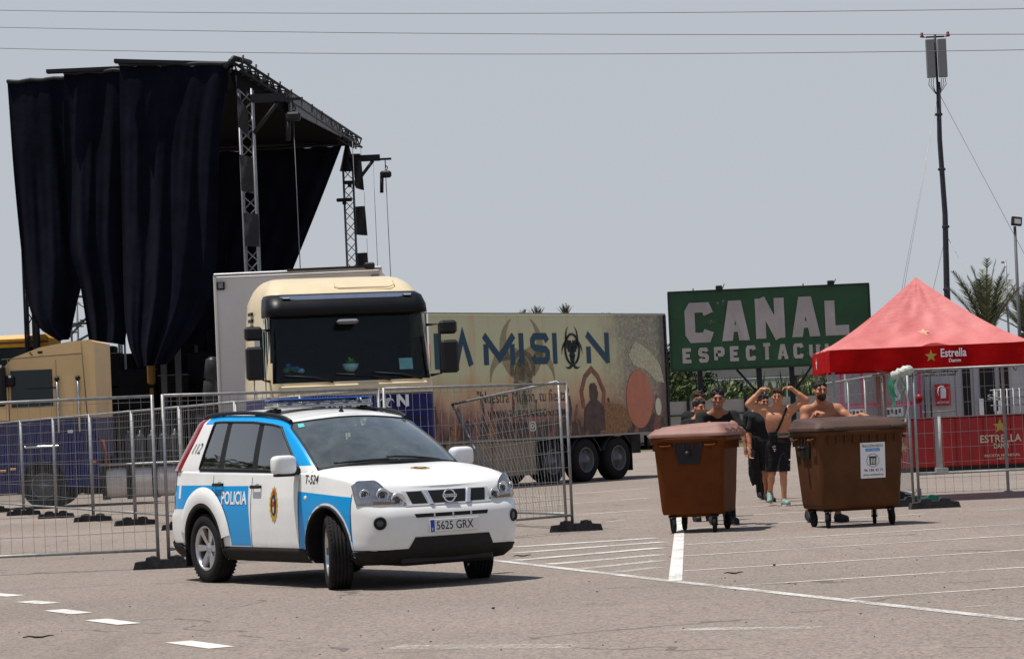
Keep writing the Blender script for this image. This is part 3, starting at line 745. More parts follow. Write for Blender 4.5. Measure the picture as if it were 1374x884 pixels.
b = MB(); b.box((-1.02, 0, 1.50), (.03, .22, .065), b=.015); b.tube((-1.02, 0, 1.53), (-1.06, 0, 1.60), .01, 6); b.build('rear_view_mirror', BLACKP, CAR)
b = MB()
for k in range(15): b.tube((-1.68, -.60+1.2*k/14, 1.10), (-1.68, -.54+1.08*k/14, 1.57), .004, 4)
for k in range(7): b.tube((-1.68, -.58, 1.14+.07*k), (-1.68, .58, 1.14+.07*k), .004, 4)
b.build('cargo_guard', DARKMET, CAR)
b = MB(); b.box((-1.30, .05, 1.26), (.05, .06, .42), b=.015); b.build('seat_belt', mat('orange webbing', (.42, .16, .05), .7), CAR)
# wheels
def wheel(x, y, sy, steer):
    w = empty('wheel', (x, y, .352), 0, parent=CAR); w.rotation_euler = (0, 0, steer)
    T = Matrix.Rotation(-sy*PI/2, 4, 'X')     # local +z = outboard
    b = MB(); prof = [(.225, -.10), (.26, -.112), (.315, -.112), (.338, -.098), (.352, -.075)]
    for gz in (-.05, -.017, .017, .05): prof += [(.352, gz-.007), (.343, gz-.004), (.343, gz+.004), (.352, gz+.007)]
    prof += [(.352, .075), (.338, .098), (.315, .112), (.26, .112), (.228, .098)]
    b.lathe(prof, 48, T)
    for k in range(48):
        a = 2*PI*k/48
        for s_ in (-1, 1): b.box((0, 0, 0), (.004, .020, .030), M=T @ Matrix.Rotation(a+(.03*s_), 4, 'Z') @ Matrix.Translation((.3505, 0, s_*.085)))
    b.build('tyre', RUBBER, w)
    b = MB(); b.lathe([(.230, .098), (.222, .102), (.210, .095), (.203, .06), (.200, -.09), (.23, -.1)], 40, T)
    b.lathe([(.001, .072), (.030, .072), (.034, .066), (.052, .060), (.062, .050), (.062, .0)], 24, T)
    for k in range(6):
        for da in (-.10, .10):
            a = 2*PI*k/6
            M = T @ Matrix.Rotation(a+da*.9, 4, 'Z')
            pr = [(.05, -.020), (.21, -.017), (.21, .017), (.05, .020)]
            vs = [M @ Vector((px, py, .060+.030*(px-.05)/.16)) for px, py in pr]+[M @ Vector((px, py*1.3, .02+.03*(px-.05)/.16)) for px, py in pr]
            b.add(vs, [(0, 1, 2, 3), (0, 4, 5, 1), (1, 5, 6, 2), (2, 6, 7, 3), (3, 7, 4, 0)])
    b.build('rim', ALLOY, w)
    b = MB(); b.lathe([(.001, .0), (.19, .0), (.195, -.02)], 28, T); b.build('brake_disc', DARKMET, w)
for sy in (1, -1):
    wheel(0, sy*.775, sy, R(-23)); wheel(-2.63, sy*.775, sy, 0)
b = MB(); b.box((-1.3, 0, .27), (2.6, 1.1, .12), b=.03); b.box((-2.63, 0, .35), (.12, 1.3, .12), b=.03); b.tube((0, -.6, .33), (0, .6, .33), .04); b.box((.4, 0, .26), (.7, 1.0, .1), b=.03); b.build('underbody', DARKMET, CAR)
for sy in (1, -1):
    b = MB(); b.box((-2.63-.43, sy*.77, .28), (.012, .24, .24), b=.003); b.build('mud_flap', BLACKP, CAR)
# ------------------------------------------------------------------ road markings
for i, (p, q, w, m, l) in enumerate([
    ((-2.6, 37.5), (-.21, 29.88), .10, PAINT_WORN, 'thin white edge line running in front of the car'), ((-.21, 29.88), (1.36, 24.9), .12, PAINT_WORN, 'thin white edge line in front of the bins'), ((1.36, 24.9), (3.38, 18.78), .12, PAINT_WORN, 'thin white edge line crossing the near right corner'),
    ((1.37, 24.95), (2.41, 41.49), .125, PAINT_GOOD, 'thick white line running under the left bin'),
    ((1.82, 23.88), (12, 26.9), .09, PAINT_WORN, 'bay line near the right edge'), ((1.54, 26.49), (14, 30.0), .09, PAINT_WORN, 'bay line ahead of the bins'), ((1.71, 29.27), (14, 33.1), .09, PAINT_WORN, 'bay line close to the bins'), ((1.86, 31.77), (14, 35.9), .09, PAINT_WORN, 'bay line at the bin wheels'),
    ((2.55, 21.66), (9, 23.7), .08, PAINT_WORN, 'bay line in the right foreground'), ((3.19, 20.19), (9, 22.3), .09, PAINT_FAINT, 'faint bay line in the right foreground'),
    ((-.09, 31.63), (1.68, 32.74), .24, PAINT_WORN, 'hatching stripe beside the thick line'), ((-.09, 29.93), (1.57, 31.29), .24, PAINT_WORN, 'hatching stripe beside the thick line'), ((.26, 28.84), (1.49, 29.8), .24, PAINT_WORN, 'hatching stripe beside the thick line'), ((.59, 27.69), (1.42, 28.58), .22, PAINT_FAINT, 'hatching stripe beside the thick line'), ((.89, 26.76), (1.34, 27.34), .2, PAINT_FAINT, 'hatching stripe beside the thick line'), ((-.09, 33.13), (1.64, 33.82), .24, PAINT_WORN, 'hatching stripe beside the thick line'),
    ((.86, 39.17), (1.89, 40.87), .1, PAINT_FAINT, 'faint far bay line'), ((-1, 42.1), (2.05, 44.11), .12, PAINT_WORN, 'far bay line by the trailer'), ((-1, 47.3), (2.35, 50.5), .12, PAINT_WORN, 'far bay line by the trailer'), ((-.5, 53.6), (2.68, 57.24), .12, PAINT_WORN, 'far bay line by the trailer'),
    ((2.2, 36.2), (5.5, 37.6), .10, PAINT_WORN, 'bay line behind the bins'), ((2.4, 39.5), (5.6, 40.9), .10, PAINT_WORN, 'bay line behind the bins'), ((2.6, 42.8), (5.8, 44.6), .10, PAINT_WORN, 'bay line by the walking man'), ((2.8, 47.5), (5.9, 49.6), .10, PAINT_FAINT, 'bay line behind the walking man'), ((2.9, 52.5), (5.9, 54.8), .10, PAINT_FAINT, 'bay line behind the walking man'),
    ((.1, 36.0), (1.6, 37.3), .1, PAINT_FAINT, 'bay line by the fence foot'), ((6.2, 37.6), (9.6, 39.0), .12, PAINT_FAINT, 'worn bay line in front of the counters'), ((6.6, 43.6), (9.9, 46.0), .12, PAINT_FAINT, 'worn bay line in front of the counters'),
    ((-.9, 18.9), (.35, 18.3), .30, PAINT_FAINT, 'worn paint trace in the near foreground'), ((.9, 19.4), (2.0, 18.9), .22, PAINT_FAINT, 'worn paint trace in the near foreground'),
    ((-8.8, 42.5), (-5.2, 46.8), .1, PAINT_FAINT, 'faint line behind the left fence'), ((-11, 52), (-5, 57), .12, PAINT_FAINT, 'faint line beside the left truck')]):
    marking(p, q, w, m, l)
for p, q in (((-5.38, 27.95), (-5.03, 27.40)), ((-4.76, 26.38), (-4.42, 25.84)), ((-4.22, 24.8), (-3.86, 24.12)), ((-3.60, 23.2), (-3.21, 22.45)), ((-2.55, 20.3), (-2.15, 19.55)), ((-6.1, 29.4), (-5.75, 28.8))):
    marking(p, q, .20, PAINT_GOOD, 'short dash of the broken lane line')
TWIG = mat('dry twig', (.03, .024, .02), .9)
for i, (x, y, a, l) in enumerate([(-3.75, 21.3, .15, .24), (1.95, 25.6, .1, .18), (.0, 30.7, .2, .2), (2.42, 26.6, .8, .04), (-.25, 22.2, .9, .035)]):
    b = MB(); pts = [(math.cos(a)*l*(k/5-.5), math.sin(a)*l*(k/5-.5)+.012*math.sin(k*2.1+i), .012+.006*math.sin(k*1.7)) for k in range(6)]
    b.path(pts, [.004, .006, .008, .007, .006, .003], 6); o = b.build('twig', TWIG); o.location = (x, y, .004)
    tag(o, ['dry dark twig on the asphalt by the lane dashes', 'dry dark twig beside the thick white line', 'small twig on the hatched stripes by the car', 'dark pebble-sized clod on the bay line', 'small dark clod on bare asphalt ahead of the car'][i], 'twig')
bits = MB(); rr = random.Random(3)
for k in range(150):
    y = 18+abs(rr.gauss(0, 1))*9; x = rr.uniform(-.2, .2)*y; s_ = rr.uniform(.003, .008)
    bits.sphere((x, y, s_*.5), s_, 3, sc=(rr.uniform(.7, 1.6), rr.uniform(.7, 1.4), .7))
tag(bits.build('gravel', mat('loose grit', (.10, .085, .075), .9, var=.5, scale=3)), 'loose dark grit scattered over the asphalt', kind='stuff')

# ------------------------------------------------------------------ mesh fence panels
FL = 3.56
def fence_proto(name, low, zlo):
    t = empty(name)
    post = MB(); post.tube((0, 0, .03), (0, 0, 2.0), .021, 8); pm = post.mesh('post', [GALV])
    put('post', pm, t); p2 = put('post', pm, t); p2.location = (FL-.05, 0, 0)
    rl = MB(); rl.tube((0, 0, 0), (FL-.05, 0, 0), .019, 8); rm = rl.mesh('rail', [GALV])
    for z in (1.985, low): r_ = put('rail', rm, t); r_.location = (0, 0, z)
    w = MB(); rw = random.Random(5)
    for k in range(1, 27):
        x = (FL-.05)*k/27; w.path([(x, .004, zlo), (x+rw.uniform(-.006, .006), .004+rw.uniform(-.012, .012), 1.1), (x, .004, 1.985)], .0026, 4, caps=False, sm=False)
    nh = 9
    for k in range(nh):
        z = zlo+.02+(1.9-zlo)*k/(nh-1); w.path([(0, 0, z), (1.2, rw.uniform(-.02, .02), z+rw.uniform(-.012, .008)), (2.4, rw.uniform(-.02, .02), z+rw.uniform(-.012, .008)), (FL-.05, 0, z)], .0036, 4, caps=False, sm=False)
    o = put('wire_mesh', w.mesh('wire_mesh', [GALV2], recalc=False), t); o['kind'] = 'stuff'
    return t
def span(t, p, q):
    d = Vector(q)-Vector(p); t.location = (p[0], p[1], 0); t.rotation_euler = (0, 0, math.atan2(d.y, d.x)); return t
FA = fence_proto('temporary_fence', .215, .20); used = [False]
def panel(p, q, label, group):
    t = FA if not used[0] else copy_tree(FA); used[0] = True; span(t, p, q); return tag(t, label, 'fence', group)
GF = 'temporary fence panels'
panel((-7.70, 31.9), (-4.18, 31.84), 'mesh fence panel at the left frame edge in front of the cream cab', GF)
panel((-4.07, 31.86), (-1.66, 34.5), 'mesh fence panel directly behind the police car', GF)
panel((-1.64, 34.52), (.72, 37.17), 'mesh fence panel ending at the foot beside the car bonnet', GF)
names2 = ['first', 'second', 'third', 'fourth', 'fifth', 'sixth', 'seventh', 'eighth']
P0 = Vector((-1.72, 34.75)); dv = Vector((-.348, .9375))
row2 = [P0+dv*3.6*k for k in range(9)]
for k in range(8):
    panel(tuple(row2[k]), tuple(row2[k+1]), f'{names2[k]} panel from the car in the fence row receding past the left truck', 'fence row receding to the left truck')
FR = fence_proto('temporary_fence', .49, .20); span(FR, (5.72, 39.6), (9.24, 39.86)); tag(FR, 'mesh fence panel in front of the red counters with a green tape on its post', 'fence', GF)
FR2 = copy_tree(FR); span(FR2, (9.30, 39.86), (12.8, 40.1)); tag(FR2, 'mesh fence panel running out of the right edge', 'fence', GF)
row3 = [Vector((5.66+.135*k, 39.75+3.5*k)) for k in range(6)]
for k in range(5):
    panel(tuple(row3[k]), tuple(row3[k+1]), f'{names2[k]} panel back from the taped post in the row beside the red gazebo', 'fence row beside the gazebo')
# more panels stood close together beside that row
for k, (x, y) in enumerate([(5.86, 44.6), (5.95, 45.0), (6.02, 45.5)]):
    panel((x, y), (x+.5, y+3.45), ['spare fence panel stacked nearest the red gazebo', 'spare fence panel in the middle of the stack by the red gazebo', 'spare fence panel at the back of the stack by the red gazebo'][k], 'stacked spare fence panels')
# collapsed panel: corners twisted out of square
def bent(bl, br, tl, tr, label):
    bl, br, tl, tr = map(Vector, (bl, br, tl, tr)); B = lambda u, v: bl.lerp(br, u).lerp(tl.lerp(tr, u), v)
    t = empty('temporary_fence', tuple(br), label=label, cat='fence', group=GF); o0 = br
    for a, c in (((0, 0), (0, 1)), ((1, 0), (1, 1))): m = MB(); m.tube(B(*a)-o0, B(*c)-o0, .021); m.build('post', GALV, t)
    for v in (.1, 1): m = MB(); m.tube(B(0, v)-o0, B(1, v)-o0, .019); m.build('rail', GALV, t)
    w = MB()
    for k in range(1, 24): w.tube(B(k/24, .1)-o0, B(k/24, 1)-o0, .0026, 4, caps=False, sm=False)
    for k in range(8): w.tube(B(0, .12+.1*k)-o0, B(1, .12+.1*k)-o0, .0034, 4, caps=False, sm=False)
    x = w.build('wire_mesh', GALV2, t, recalc=False); x['kind'] = 'stuff'
bent((-.10, 40.0, .02), (.62, 37.55, .02), (-.93, 40.7, 1.80), (.60, 37.6, 2.02), 'bent fence panel sagging sideways behind the car bonnet')
# feet
def foot_mesh():
    b = MB(); pr = [(-.36, 0), (.36, 0), (.335, .085), (.22, .095), (.205, .135), (.07, .14), (.055, .105), (-.055, .105), (-.07, .14), (-.205, .135), (-.22, .095), (-.335, .085)]
    b.prism(pr, -.11, .11)
    for x in (-.137, .137):
        for y in (-.05, .05): b.lathe([(.03, .141), (.03, .146), (.022, .146), (.022, .138)], 10, Matrix.Translation((x, y, 0)))
    return b.mesh('ballast_block', [RUBBLOCK])
FM = foot_mesh()
def foot(x, y, a, label, group='rubber fence feet', m=None):
    o = put('ballast_block', FM); o.location = (x, y, 0); o.rotation_euler = (0, 0, a)
    if m: o.material_slots[0].link = 'OBJECT'; o.material_slots[0].material = m
    return tag(o, label, 'ballast block', group)
foot(-4.11, 31.80, .06, 'black rubber fence foot just behind the rear wheel of the police car')
foot(.74, 37.1, .0, 'black rubber fence foot beside the car bonnet')
foot(-1.65, 34.5, .7, 'black rubber fence foot hidden behind the police car')
for k in range(1, 9): foot(row2[k].x, row2[k].y, .15+.1*math.sin(k*2), f'{names2[k-1]} rubber foot back from the car along the fence row to the left truck', 'feet of the left fence row')
foot(5.92, 39.5, .05, 'black rubber fence foot under the taped post right of the labelled bin')
for k in range(1, 6): foot(row3[k].x, row3[k].y, .1, f'{names2[k-1]} rubber foot back from the taped post beside the gazebo', 'feet of the gazebo fence row')
foot(5.60, 40.6, .0, 'rubber fence foot half hidden behind the labelled bin')
gm = mat('green plastic', (.01, .16, .11), .5, var=.2)
foot(5.98, 41.0, .05, 'green plastic fence foot behind the taped post', m=gm)
# post tape and plastic bag
b = MB(); rw_ = random.Random(8); b.path([(lerp(5.40, 5.70, k/9), 39.57+rw_.uniform(-.012, .012), 1.90+.11*k/9+rw_.uniform(-.012, .012)) for k in range(10)], [rw_.uniform(.06, .085) if 0 < k < 9 else .045 for k in range(10)], 9); o = b.build('plastic_wrap', mat('pale plastic wrap', (.45, .48, .43), .35, var=.3, scale=20, bump=.8, bscale=18)); tag(o, 'bundle of clear plastic wrapped round the top of the fence post', 'plastic wrap')
b = MB(); rr = random.Random(4)
for k in range(5):
    x = 5.50+rr.uniform(-.12, .12); L_ = rr.uniform(.3, .8); pts = [(x+.03*math.sin(j*1.3+k), 39.56, 1.95-L_*j/6) for j in range(7)]
    b.grid([[(p[0]-.012, p[1]-.004*k, p[2]), (p[0]+.012+.01*math.sin(k), p[1]-.004*k-.01, p[2])] for p in pts], k % 2, False)
tag(b.build('tape_strands', [mat('green tape', (.02, .30, .14), .4), mat('clear tape', (.5, .52, .48), .3)], recalc=False), 'green and clear tape strands hanging from the fence post', 'tape')

# ------------------------------------------------------------------ wheeled bins
def rrect(w, d, r, n=6):
    pts = []
    for cx, cy, a0 in ((w/2-r, d/2-r, 0), (-w/2+r, d/2-r, 90), (-w/2+r, -d/2+r, 180), (w/2-r, -d/2+r, 270)):
        for k in range(n+1): a = R(a0+90*k/n); pts.append((cx+r*math.cos(a), cy+r*math.sin(a)))
    return pts
def make_bin(loc, rz, col, lidcol, label, sticker):
    t = empty('wheeled_bin', (*loc, 0), rz, label, 'wheeled bin', 'brown wheeled bins being pushed')
    m = mat('bin plastic '+label[:9], col, .68, var=.22, scale=2.5, bump=.18, bscale=160, spec=.12)
    ml = mat('bin lid '+label[:9], lidcol, .6, var=.2, scale=3, bump=.15, bscale=120, spec=.35)
    b = MB(); L = []
    for z, w, d, r in ((.235, 1.10, .82, .06), (.24, 1.14, .86, .09), (.29, 1.17, .885, .09), (.6, 1.215, .93, .085), (.9, 1.255, .97, .08), (1.12, 1.285, 1.00, .075), (1.14, 1.29, 1.01, .07), (1.16, 1.37, 1.08, .07), (1.205, 1.38, 1.09, .07), (1.21, 1.36, 1.07, .06)):
        L.append([(x, y, z) for x, y in rrect(w*.90, d*.90, r)])
    b.grid(L, 0, True, closed=True); n = len(L[0])
    b.add([(0, 0, .235)]+L[0], [(0, 1+i, 1+(i+1) % n) for i in range(n)]); b.add([(0, 0, 1.20)]+L[-1], [(0, 1+i, 1+(i+1) % n) for i in range(n)])
    b.build('body', m, t)
    # stiffening ribs under the rim, on the four sides
    for sgn, ax in ((-1, 'y'), (1, 'y'), (-1, 'x'), (1, 'x')):
        k_ = 9 if ax == 'y' else 6
        for k in range(k_):
            u = -1+2*(k+.5)/k_
            c = (u*.50, sgn*.455, 1.10) if ax == 'y' else (sgn*.582, u*.34, 1.10)
            q = MB(); q.box((0, 0, 0), (.012, .05, .11) if ax == 'y' else (.05, .012, .11)); o = q.build('rib', m, t); o.location = c
    # base skid, trunnions, front comb bracket
    q = MB(); q.box((0, 0, .225), (.80, .52, .05), b=.015); q.build('base_plate', m, t)
    for sx in (-1, 1):
        q = MB(); q.tube((sx*.54, 0, 1.0), (sx*.675, 0, 1.0), .022, 12); q.lathe([(.001, .02), (.034, .016), (.036, -.01), (.024, -.02)], 14, Matrix.Translation((sx*.665, 0, 1.0)) @ Matrix.Rotation(sx*PI/2, 4, 'Y'))
        q.prism([(-.22, 1.155), (.22, 1.155), (.18, 1.06), (.13, .87), (-.13, .87), (-.18, 1.06)], sx*.52, sx*.590, lambda x, z, d: (d, x, z)); q.build('trunnion_bracket', BLACKP, t)
        for sy in (-1, 1):
            q = MB(); q.path([(sx*.55, sy*.20, 1.13), (sx*.635, sy*.23, 1.10), (sx*.635, sy*.34, 1.10), (sx*.57, sy*.37, 1.13)], .014, 8); q.build('grab_handle', m, t)
    # lid: domed, with flange and moulded ridges
    b = MB(); L = []
    for z, w, d, r, k in ((1.212, 1.40, 1.12, .07, 0), (1.245, 1.41, 1.13, .08, 0), (1.262, 1.39, 1.11, .08, 0), (1.275, 1.35, 1.07, .08, 0), (1.325, 1.30, 1.01, .08, 1), (1.345, 1.26, .96, .09, 1), (1.36, 1.0, .66, .14, 1), (1.365, .5, .3, .1, 1)):
        L.append([(x, y, z+(.030*(y/.5) if k else 0)) for x, y in rrect(w*.90, d*.90, r)])
    b.grid(L, 0, True, closed=True); b.add([(0, 0, 1.368)]+L[-1], [(0, 1+i, 1+(i+1) % n) for i in range(n)]); lid = b.build('lid', ml, t)
    for x in (-.38, -.13, .13, .38):
        q = MB(); q.path([(x, -.42, 1.285), (x, -.36, 1.325), (x, -.17, 1.348), (x, .17, 1.365), (x, .36, 1.36), (x, .41, 1.32)], .018, 6); q.build('lid_ridge', ml, lid)
    for x in (-.45, 0.0, .45):
        q = MB(); q.tube((x-.07, .50, 1.27), (x+.07, .50, 1.27), .038, 12); q.box((x, .435, 1.29), (.1, .08, .07), b=.015); q.tube((x-.075, .50, 1.27), (x-.072, .50, 1.27), .02, 8, mi=1); q.build('hinge', [ml, GALV], t)
    for x in (-.45, .45):
        q = MB(); q.box((x, -.515, 1.238), (.13, .04, .03), b=.008); q.build('lid_handle', ml, lid)
    # castors
    for k, (sx, sy) in enumerate(((-1, -1), (1, -1), (-1, 1), (1, 1))):
        cst = empty('castor', (sx*.42, sy*.27, 0), 0, parent=t); cst.rotation_euler = (0, 0, R(-90+[-12, 8, 14, -8][k])-rz)
        q = MB(); q.lathe([(.001, -.022), (.055, -.024), (.082, -.025), (.098, -.018), (.1, 0), (.098, .018), (.082, .025), (.055, .024), (.001, .022)], 22, Matrix.Translation((.04, 0, .1)) @ Matrix.Rotation(PI/2, 4, 'X')); q.build('wheel', RUBBER, cst)
        q = MB()
        for s_ in (-1, 1): q.prism([(.02, .085), (.065, .085), (.05, .205), (-.045, .205)], s_*.030, s_*.036)
        q.lathe([(.055, .2), (.055, .225), (.03, .235)], 16); q.tube((.04, -.04, .1), (.04, .04, .1), .012, 8); q.build('fork', DARKMET, cst)
    if sticker:
        # paper notice on the long front face (y negative), leaning with the taper
        o0 = Vector((-.02, -.446, 1.045)); bot_ = Vector((-.02, -.4185, .60)); up = (o0-bot_).normalized(); nn = Vector((0, -1, .0)); nn = (nn-up*nn.dot(up)).normalized()
        ori = bot_+nn*.006; fr_ = lambda x, z, d: ori+Vector((1, 0, 0))*x+up*z+nn*d
        q = MB(); q.add([fr_(0, 0, 0), fr_(.33, 0, 0), fr_(.33, .445, 0), fr_(0, .445, 0), fr_(0, 0, -.02), fr_(.33, 0, -.02), fr_(.33, .445, -.02), fr_(0, .445, -.02)], [(0, 1, 2, 3), (0, 4, 5, 1), (1, 5, 6, 2), (2, 6, 7, 3), (3, 7, 4, 0)]); st = q.build('notice', mat('white paper notice', (.74, .75, .76), .5, var=.04), t)
        sub = lambda x0, z0: (lambda x, z, d: fr_(x0+x, z0+z, d))
        text('notice_title', 'FRACCIÓN RESTO', .28, .040, sub(.025, .385), LETB, st, .002, .012)
        q = MB(); q.add([fr_(.07, .335, .002), fr_(.26, .335, .002), fr_(.26, .372, .002), fr_(.07, .372, .002)], [(0, 1, 2, 3)]); q.build('notice_band', mat('notice blue', (.03, .24, .58), .5, var=0), st, recalc=False)
        text('notice_subtitle', 'RESTO RESIDUOS', .16, .018, sub(.085, .344), LETW, st, .004)
        q = MB(); q.path([fr_(.165+.082*math.cos(2*PI*i/28), .22+.082*math.sin(2*PI*i/28), .0) for i in range(28)], .003, 5, closed=True)
        q.add([fr_(x, z, .003) for x, z in ((.115, .255), (.215, .255), (.215, .272), (.115, .272))], [(0, 1, 2, 3)])
        q.add([fr_(x, z, .003) for x, z in ((.122, .165), (.208, .165), (.213, .252), (.117, .252))], [(0, 1, 2, 3)])
        for k in range(3): q.add([fr_(x, z, .0045) for x, z in ((.137+.023*k, .175), (.147+.023*k, .175), (.148+.023*k, .245), (.136+.023*k, .245))], [(0, 1, 2, 3)], 1)
        q.build('notice_bin_symbol', [LETB, LETW], st, recalc=False)
        text('notice_phone', '96 186 42 71', .25, .034, sub(.045, .082), LETB, st, .002, .012)
        text('notice_web', 'www.recislamia.es', .27, .028, sub(.03, .03), LETB, st, .002, .006)
    return t
make_bin((2.29, 35.35), R(-104), (.118, .032, .0055), (.30, .155, .125), 'orange-brown wheeled bin without a notice, pushed by the man in a black T-shirt', False)
make_bin((4.18, 34.9), R(15), (.088, .036, .0145), (.068, .034, .023), 'dark brown wheeled bin with a white paper notice, pushed by the bearded man', True)

# ------------------------------------------------------------------ painted billboard
def weathered(name, c1, c2, thr, sc, stretch=(1, 1, 1)):
    m = bpy.data.materials.new(name); m.use_nodes = True; g = G(m); b = g.n.nodes['Principled BSDF']; tc = g.node('ShaderNodeTexCoord')
    mp = g.node('ShaderNodeMapping'); mp.inputs['Scale'].default_value = stretch; g.L.new(tc.outputs['Object'], mp.inputs[0]); P = mp.outputs[0]
    base = g.ramp(g.noise(P, .9, 5), [(.3, tuple(c*.8 for c in c1)), (.7, tuple(c*1.15 for c in c1))])
    peel = g.ramp(g.math('ADD', g.math('MULTIPLY', g.noise(P, sc, 8, .75), .7), g.math('MULTIPLY', g.noise(tc.outputs['Object'], .7, 2), .3)), [(thr-.012, (0, 0, 0)), (thr+.012, (1, 1, 1))])
    g.L.new(g.mix(peel, base, (*c2, 1)), b.inputs['Base Color']); b.inputs['Roughness'].default_value = .75; return m
BB = empty('billboard', (10.3, 110, 0), 0, 'large weathered green billboard with peeling white lettering on dark steel legs', 'billboard')
GREENB = weathered('peeling green board paint', (.020, .072, .030), (.26, .27, .23), .625, 7); WHITEB = weathered('peeling white board paint', (.40, .36, .35), (.12, .07, .06), .665, 3.5, (1, 1, .4))
b = MB(); b.box((0, .12, 4.80), (7.98, .10, 3.12)); b.build('board', GREENB, BB)
for c, d in (((0, .10, 6.385), (8.06, .16, .05)), ((0, .10, 3.215), (8.06, .16, .05)), ((-4.015, .10, 4.8), (.05, .16, 3.12)), ((4.015, .10, 4.8), (.05, .16, 3.12))):
    b = MB(); b.box(c, d); b.build('board_frame', mat('dark green steel', (.014, .028, .018), .6), BB)
bf = lambda x, z, d: Vector((-3.99+x, .07-d, 3.24+z))
for ch, x, w, z0 in (('C', .60, 1.15, 1.08), ('A', 2.06, 1.10, 1.10), ('N', 3.42, 1.16, 1.13), ('A', 4.86, 1.12, 1.13), ('L', 6.20, 1.14, 1.13)):
    glyph(ch, x, z0, w, 1.60, .40 if ch != 'A' else .44, bf, .025, WHITEB, 'letter', BB)
for k, ch in enumerate('ESPECTACULOS'):
    glyph(ch, .44+.633*k, .28, .42, .60, .145, bf, .02, WHITEB, 'letter', BB)
for x in (-2.87, -.5, .8, 2.9):
    b = MB(); b.box((x, .33, 1.62), (.20, .20, 3.24)); b.box((x, .33, 4.9), (.16, .16, 3.0)); b.build('leg', DARKMET, BB)
for p, q in (((-1.4, .3, 3.2), (-.5, .3, 2.1)), ((1.6, .3, 3.2), (.8, .3, 2.1)), ((-.6, .3, 3.2), (-.5, .3, 2.0))):
    b = MB(); b.tube(p, q, .05, 6); b.build('brace', DARKMET, BB)
for x in (-2.0, 2.45):
    b = MB(); b.tube((x, .1, 6.38), (x, -.35, 6.5), .03, 6); b.box((x, -.35, 6.45), (.26, .2, .2), b=.03); b.tube((x+.15, 0, 6.4), (x+.25, 0, 6.62), .02, 6); b.build('floodlight', DARKMET, BB)
for x in (-3.0, 1.4):
    b = MB(); b.tube((x, .1, 6.38), (x, .1, 6.5), .025, 6); b.build('lamp_stub', DARKMET, BB)

# ------------------------------------------------------------------ gazebo
REDF = bpy.data.materials.new('red gazebo fabric'); REDF.use_nodes = True; g = G(REDF); n_ = g.n; b_ = n_.nodes['Principled BSDF']; tc = g.node('ShaderNodeTexCoord')
nf = g.ramp(g.noise(tc.outputs['Object'], 2.5, 5), [(.3, (.62, .16, .155)), (.7, (.76, .25, .235))]); g.L.new(nf, b_.inputs['Base Color']); b_.inputs['Roughness'].default_value = .6  # pink of the sunlit red fabric is put into the base colour
bp = g.node('ShaderNodeBump'); bp.inputs['Strength'].default_value = .4; bp.inputs['Distance'].default_value = .06; wm = g.node('ShaderNodeMapping'); wm.inputs['Scale'].default_value = (1.2, 1.2, 5); wm.inputs['Rotation'].default_value = (0, R(25), 0); g.L.new(tc.outputs['Object'], wm.inputs[0]); g.put(bp.inputs['Height'], g.noise(wm.outputs[0], 2.2, 5, .6)); g.L.new(bp.outputs[0], b_.inputs['Normal'])
tl_ = g.node('ShaderNodeBsdfTranslucent'); tl_.inputs[0].default_value = (.6, .08, .08, 1); ms = g.node('ShaderNodeMixShader'); ms.inputs[0].default_value = .25
g.L.new(b_.outputs[0], ms.inputs[1]); g.L.new(tl_.outputs[0], ms.inputs[2]); g.L.new(ms.outputs[0], n_.nodes['Material Output'].inputs[0])
REDV = mat('red valance fabric', (.40, .003, .004), .75, var=.12, scale=4, bump=.3, bscale=6, spec=.08)
GOLD = mat('dull gold print', (.42, .28, .06), .5, .2, var=.15)
GZ = empty('gazebo', (6.42, 43.6, 0), R(-1.5), 'pop-up gazebo with a red pyramid roof coloured sunlit pink and dark red valance', 'gazebo')
hw = 1.56; ze, zp = 2.37, 3.50
cs4 = [(-hw, -hw), (hw, -hw), (hw, hw), (-hw, hw)]
for k in range(4):
    a, c = Vector((*cs4[k], ze)), Vector((*cs4[(k+1) % 4], ze)); ap = Vector((0, 0, zp)); P = []
    for j in range(25):
        v = j/24; row = []
        for i in range(41):
            u = i/40; p = a.lerp(c, u).lerp(ap, v); s_ = math.sin(PI*u)*math.sin(PI*min(1, v*1.05))
            p.z -= .17*math.sin(PI*v**.8)*(.6+.4*s_)-(.022*math.sin(u*15+v*9)+.018*math.sin(u*27-v*16+k)+.010*math.sin(u*41+v*5))*(1-v)*math.sin(PI*u)
            row.append(p)
        P.append(row)
    b = MB(); b.grid(P); b.build('roof_panel', REDF, GZ)
    va = MB(); n = (c-a).cross(Vector((0, 0, 1))).normalized(); P = []
    for z in (0, -.012, -.17, -.335):
        P.append([a.lerp(c, i/24)+n*(.006+(.018*math.sin(i*1.1+k) if z < -.1 else 0))+Vector((0, 0, z-.0)) for i in range(25)])
    va.grid(P); va.build('valance', REDV, GZ)
    lg = MB(); lg.box((cs4[k][0]*.97, cs4[k][1]*.97, 1.19), (.045, .045, 2.38)); lg.box((cs4[k][0]*.97, cs4[k][1]*.97, .01), (.12, .12, .02)); lg.build('leg', GALV, GZ)
    for t0, t1 in (((0, 2.3), (.5, 1.95)), ((.5, 1.95), (1, 2.3))):
        br = MB(); br.tube(tuple((a.lerp(c, t0[0])*.96).xy)+(t0[1],), tuple((a.lerp(c, t1[0])*.96).xy)+(t1[1],), .012, 6); br.build('roof_strut', GALV, GZ)
def star_pts(r): return [((r if k % 2 == 0 else r*.42)*math.sin(2*PI*k/10), (r if k % 2 == 0 else r*.42)*math.cos(2*PI*k/10)) for k in range(10)]
gf = lambda x0, z0: (lambda x, z, d: Vector((x0+x, -hw-.028-d, z0+z)))
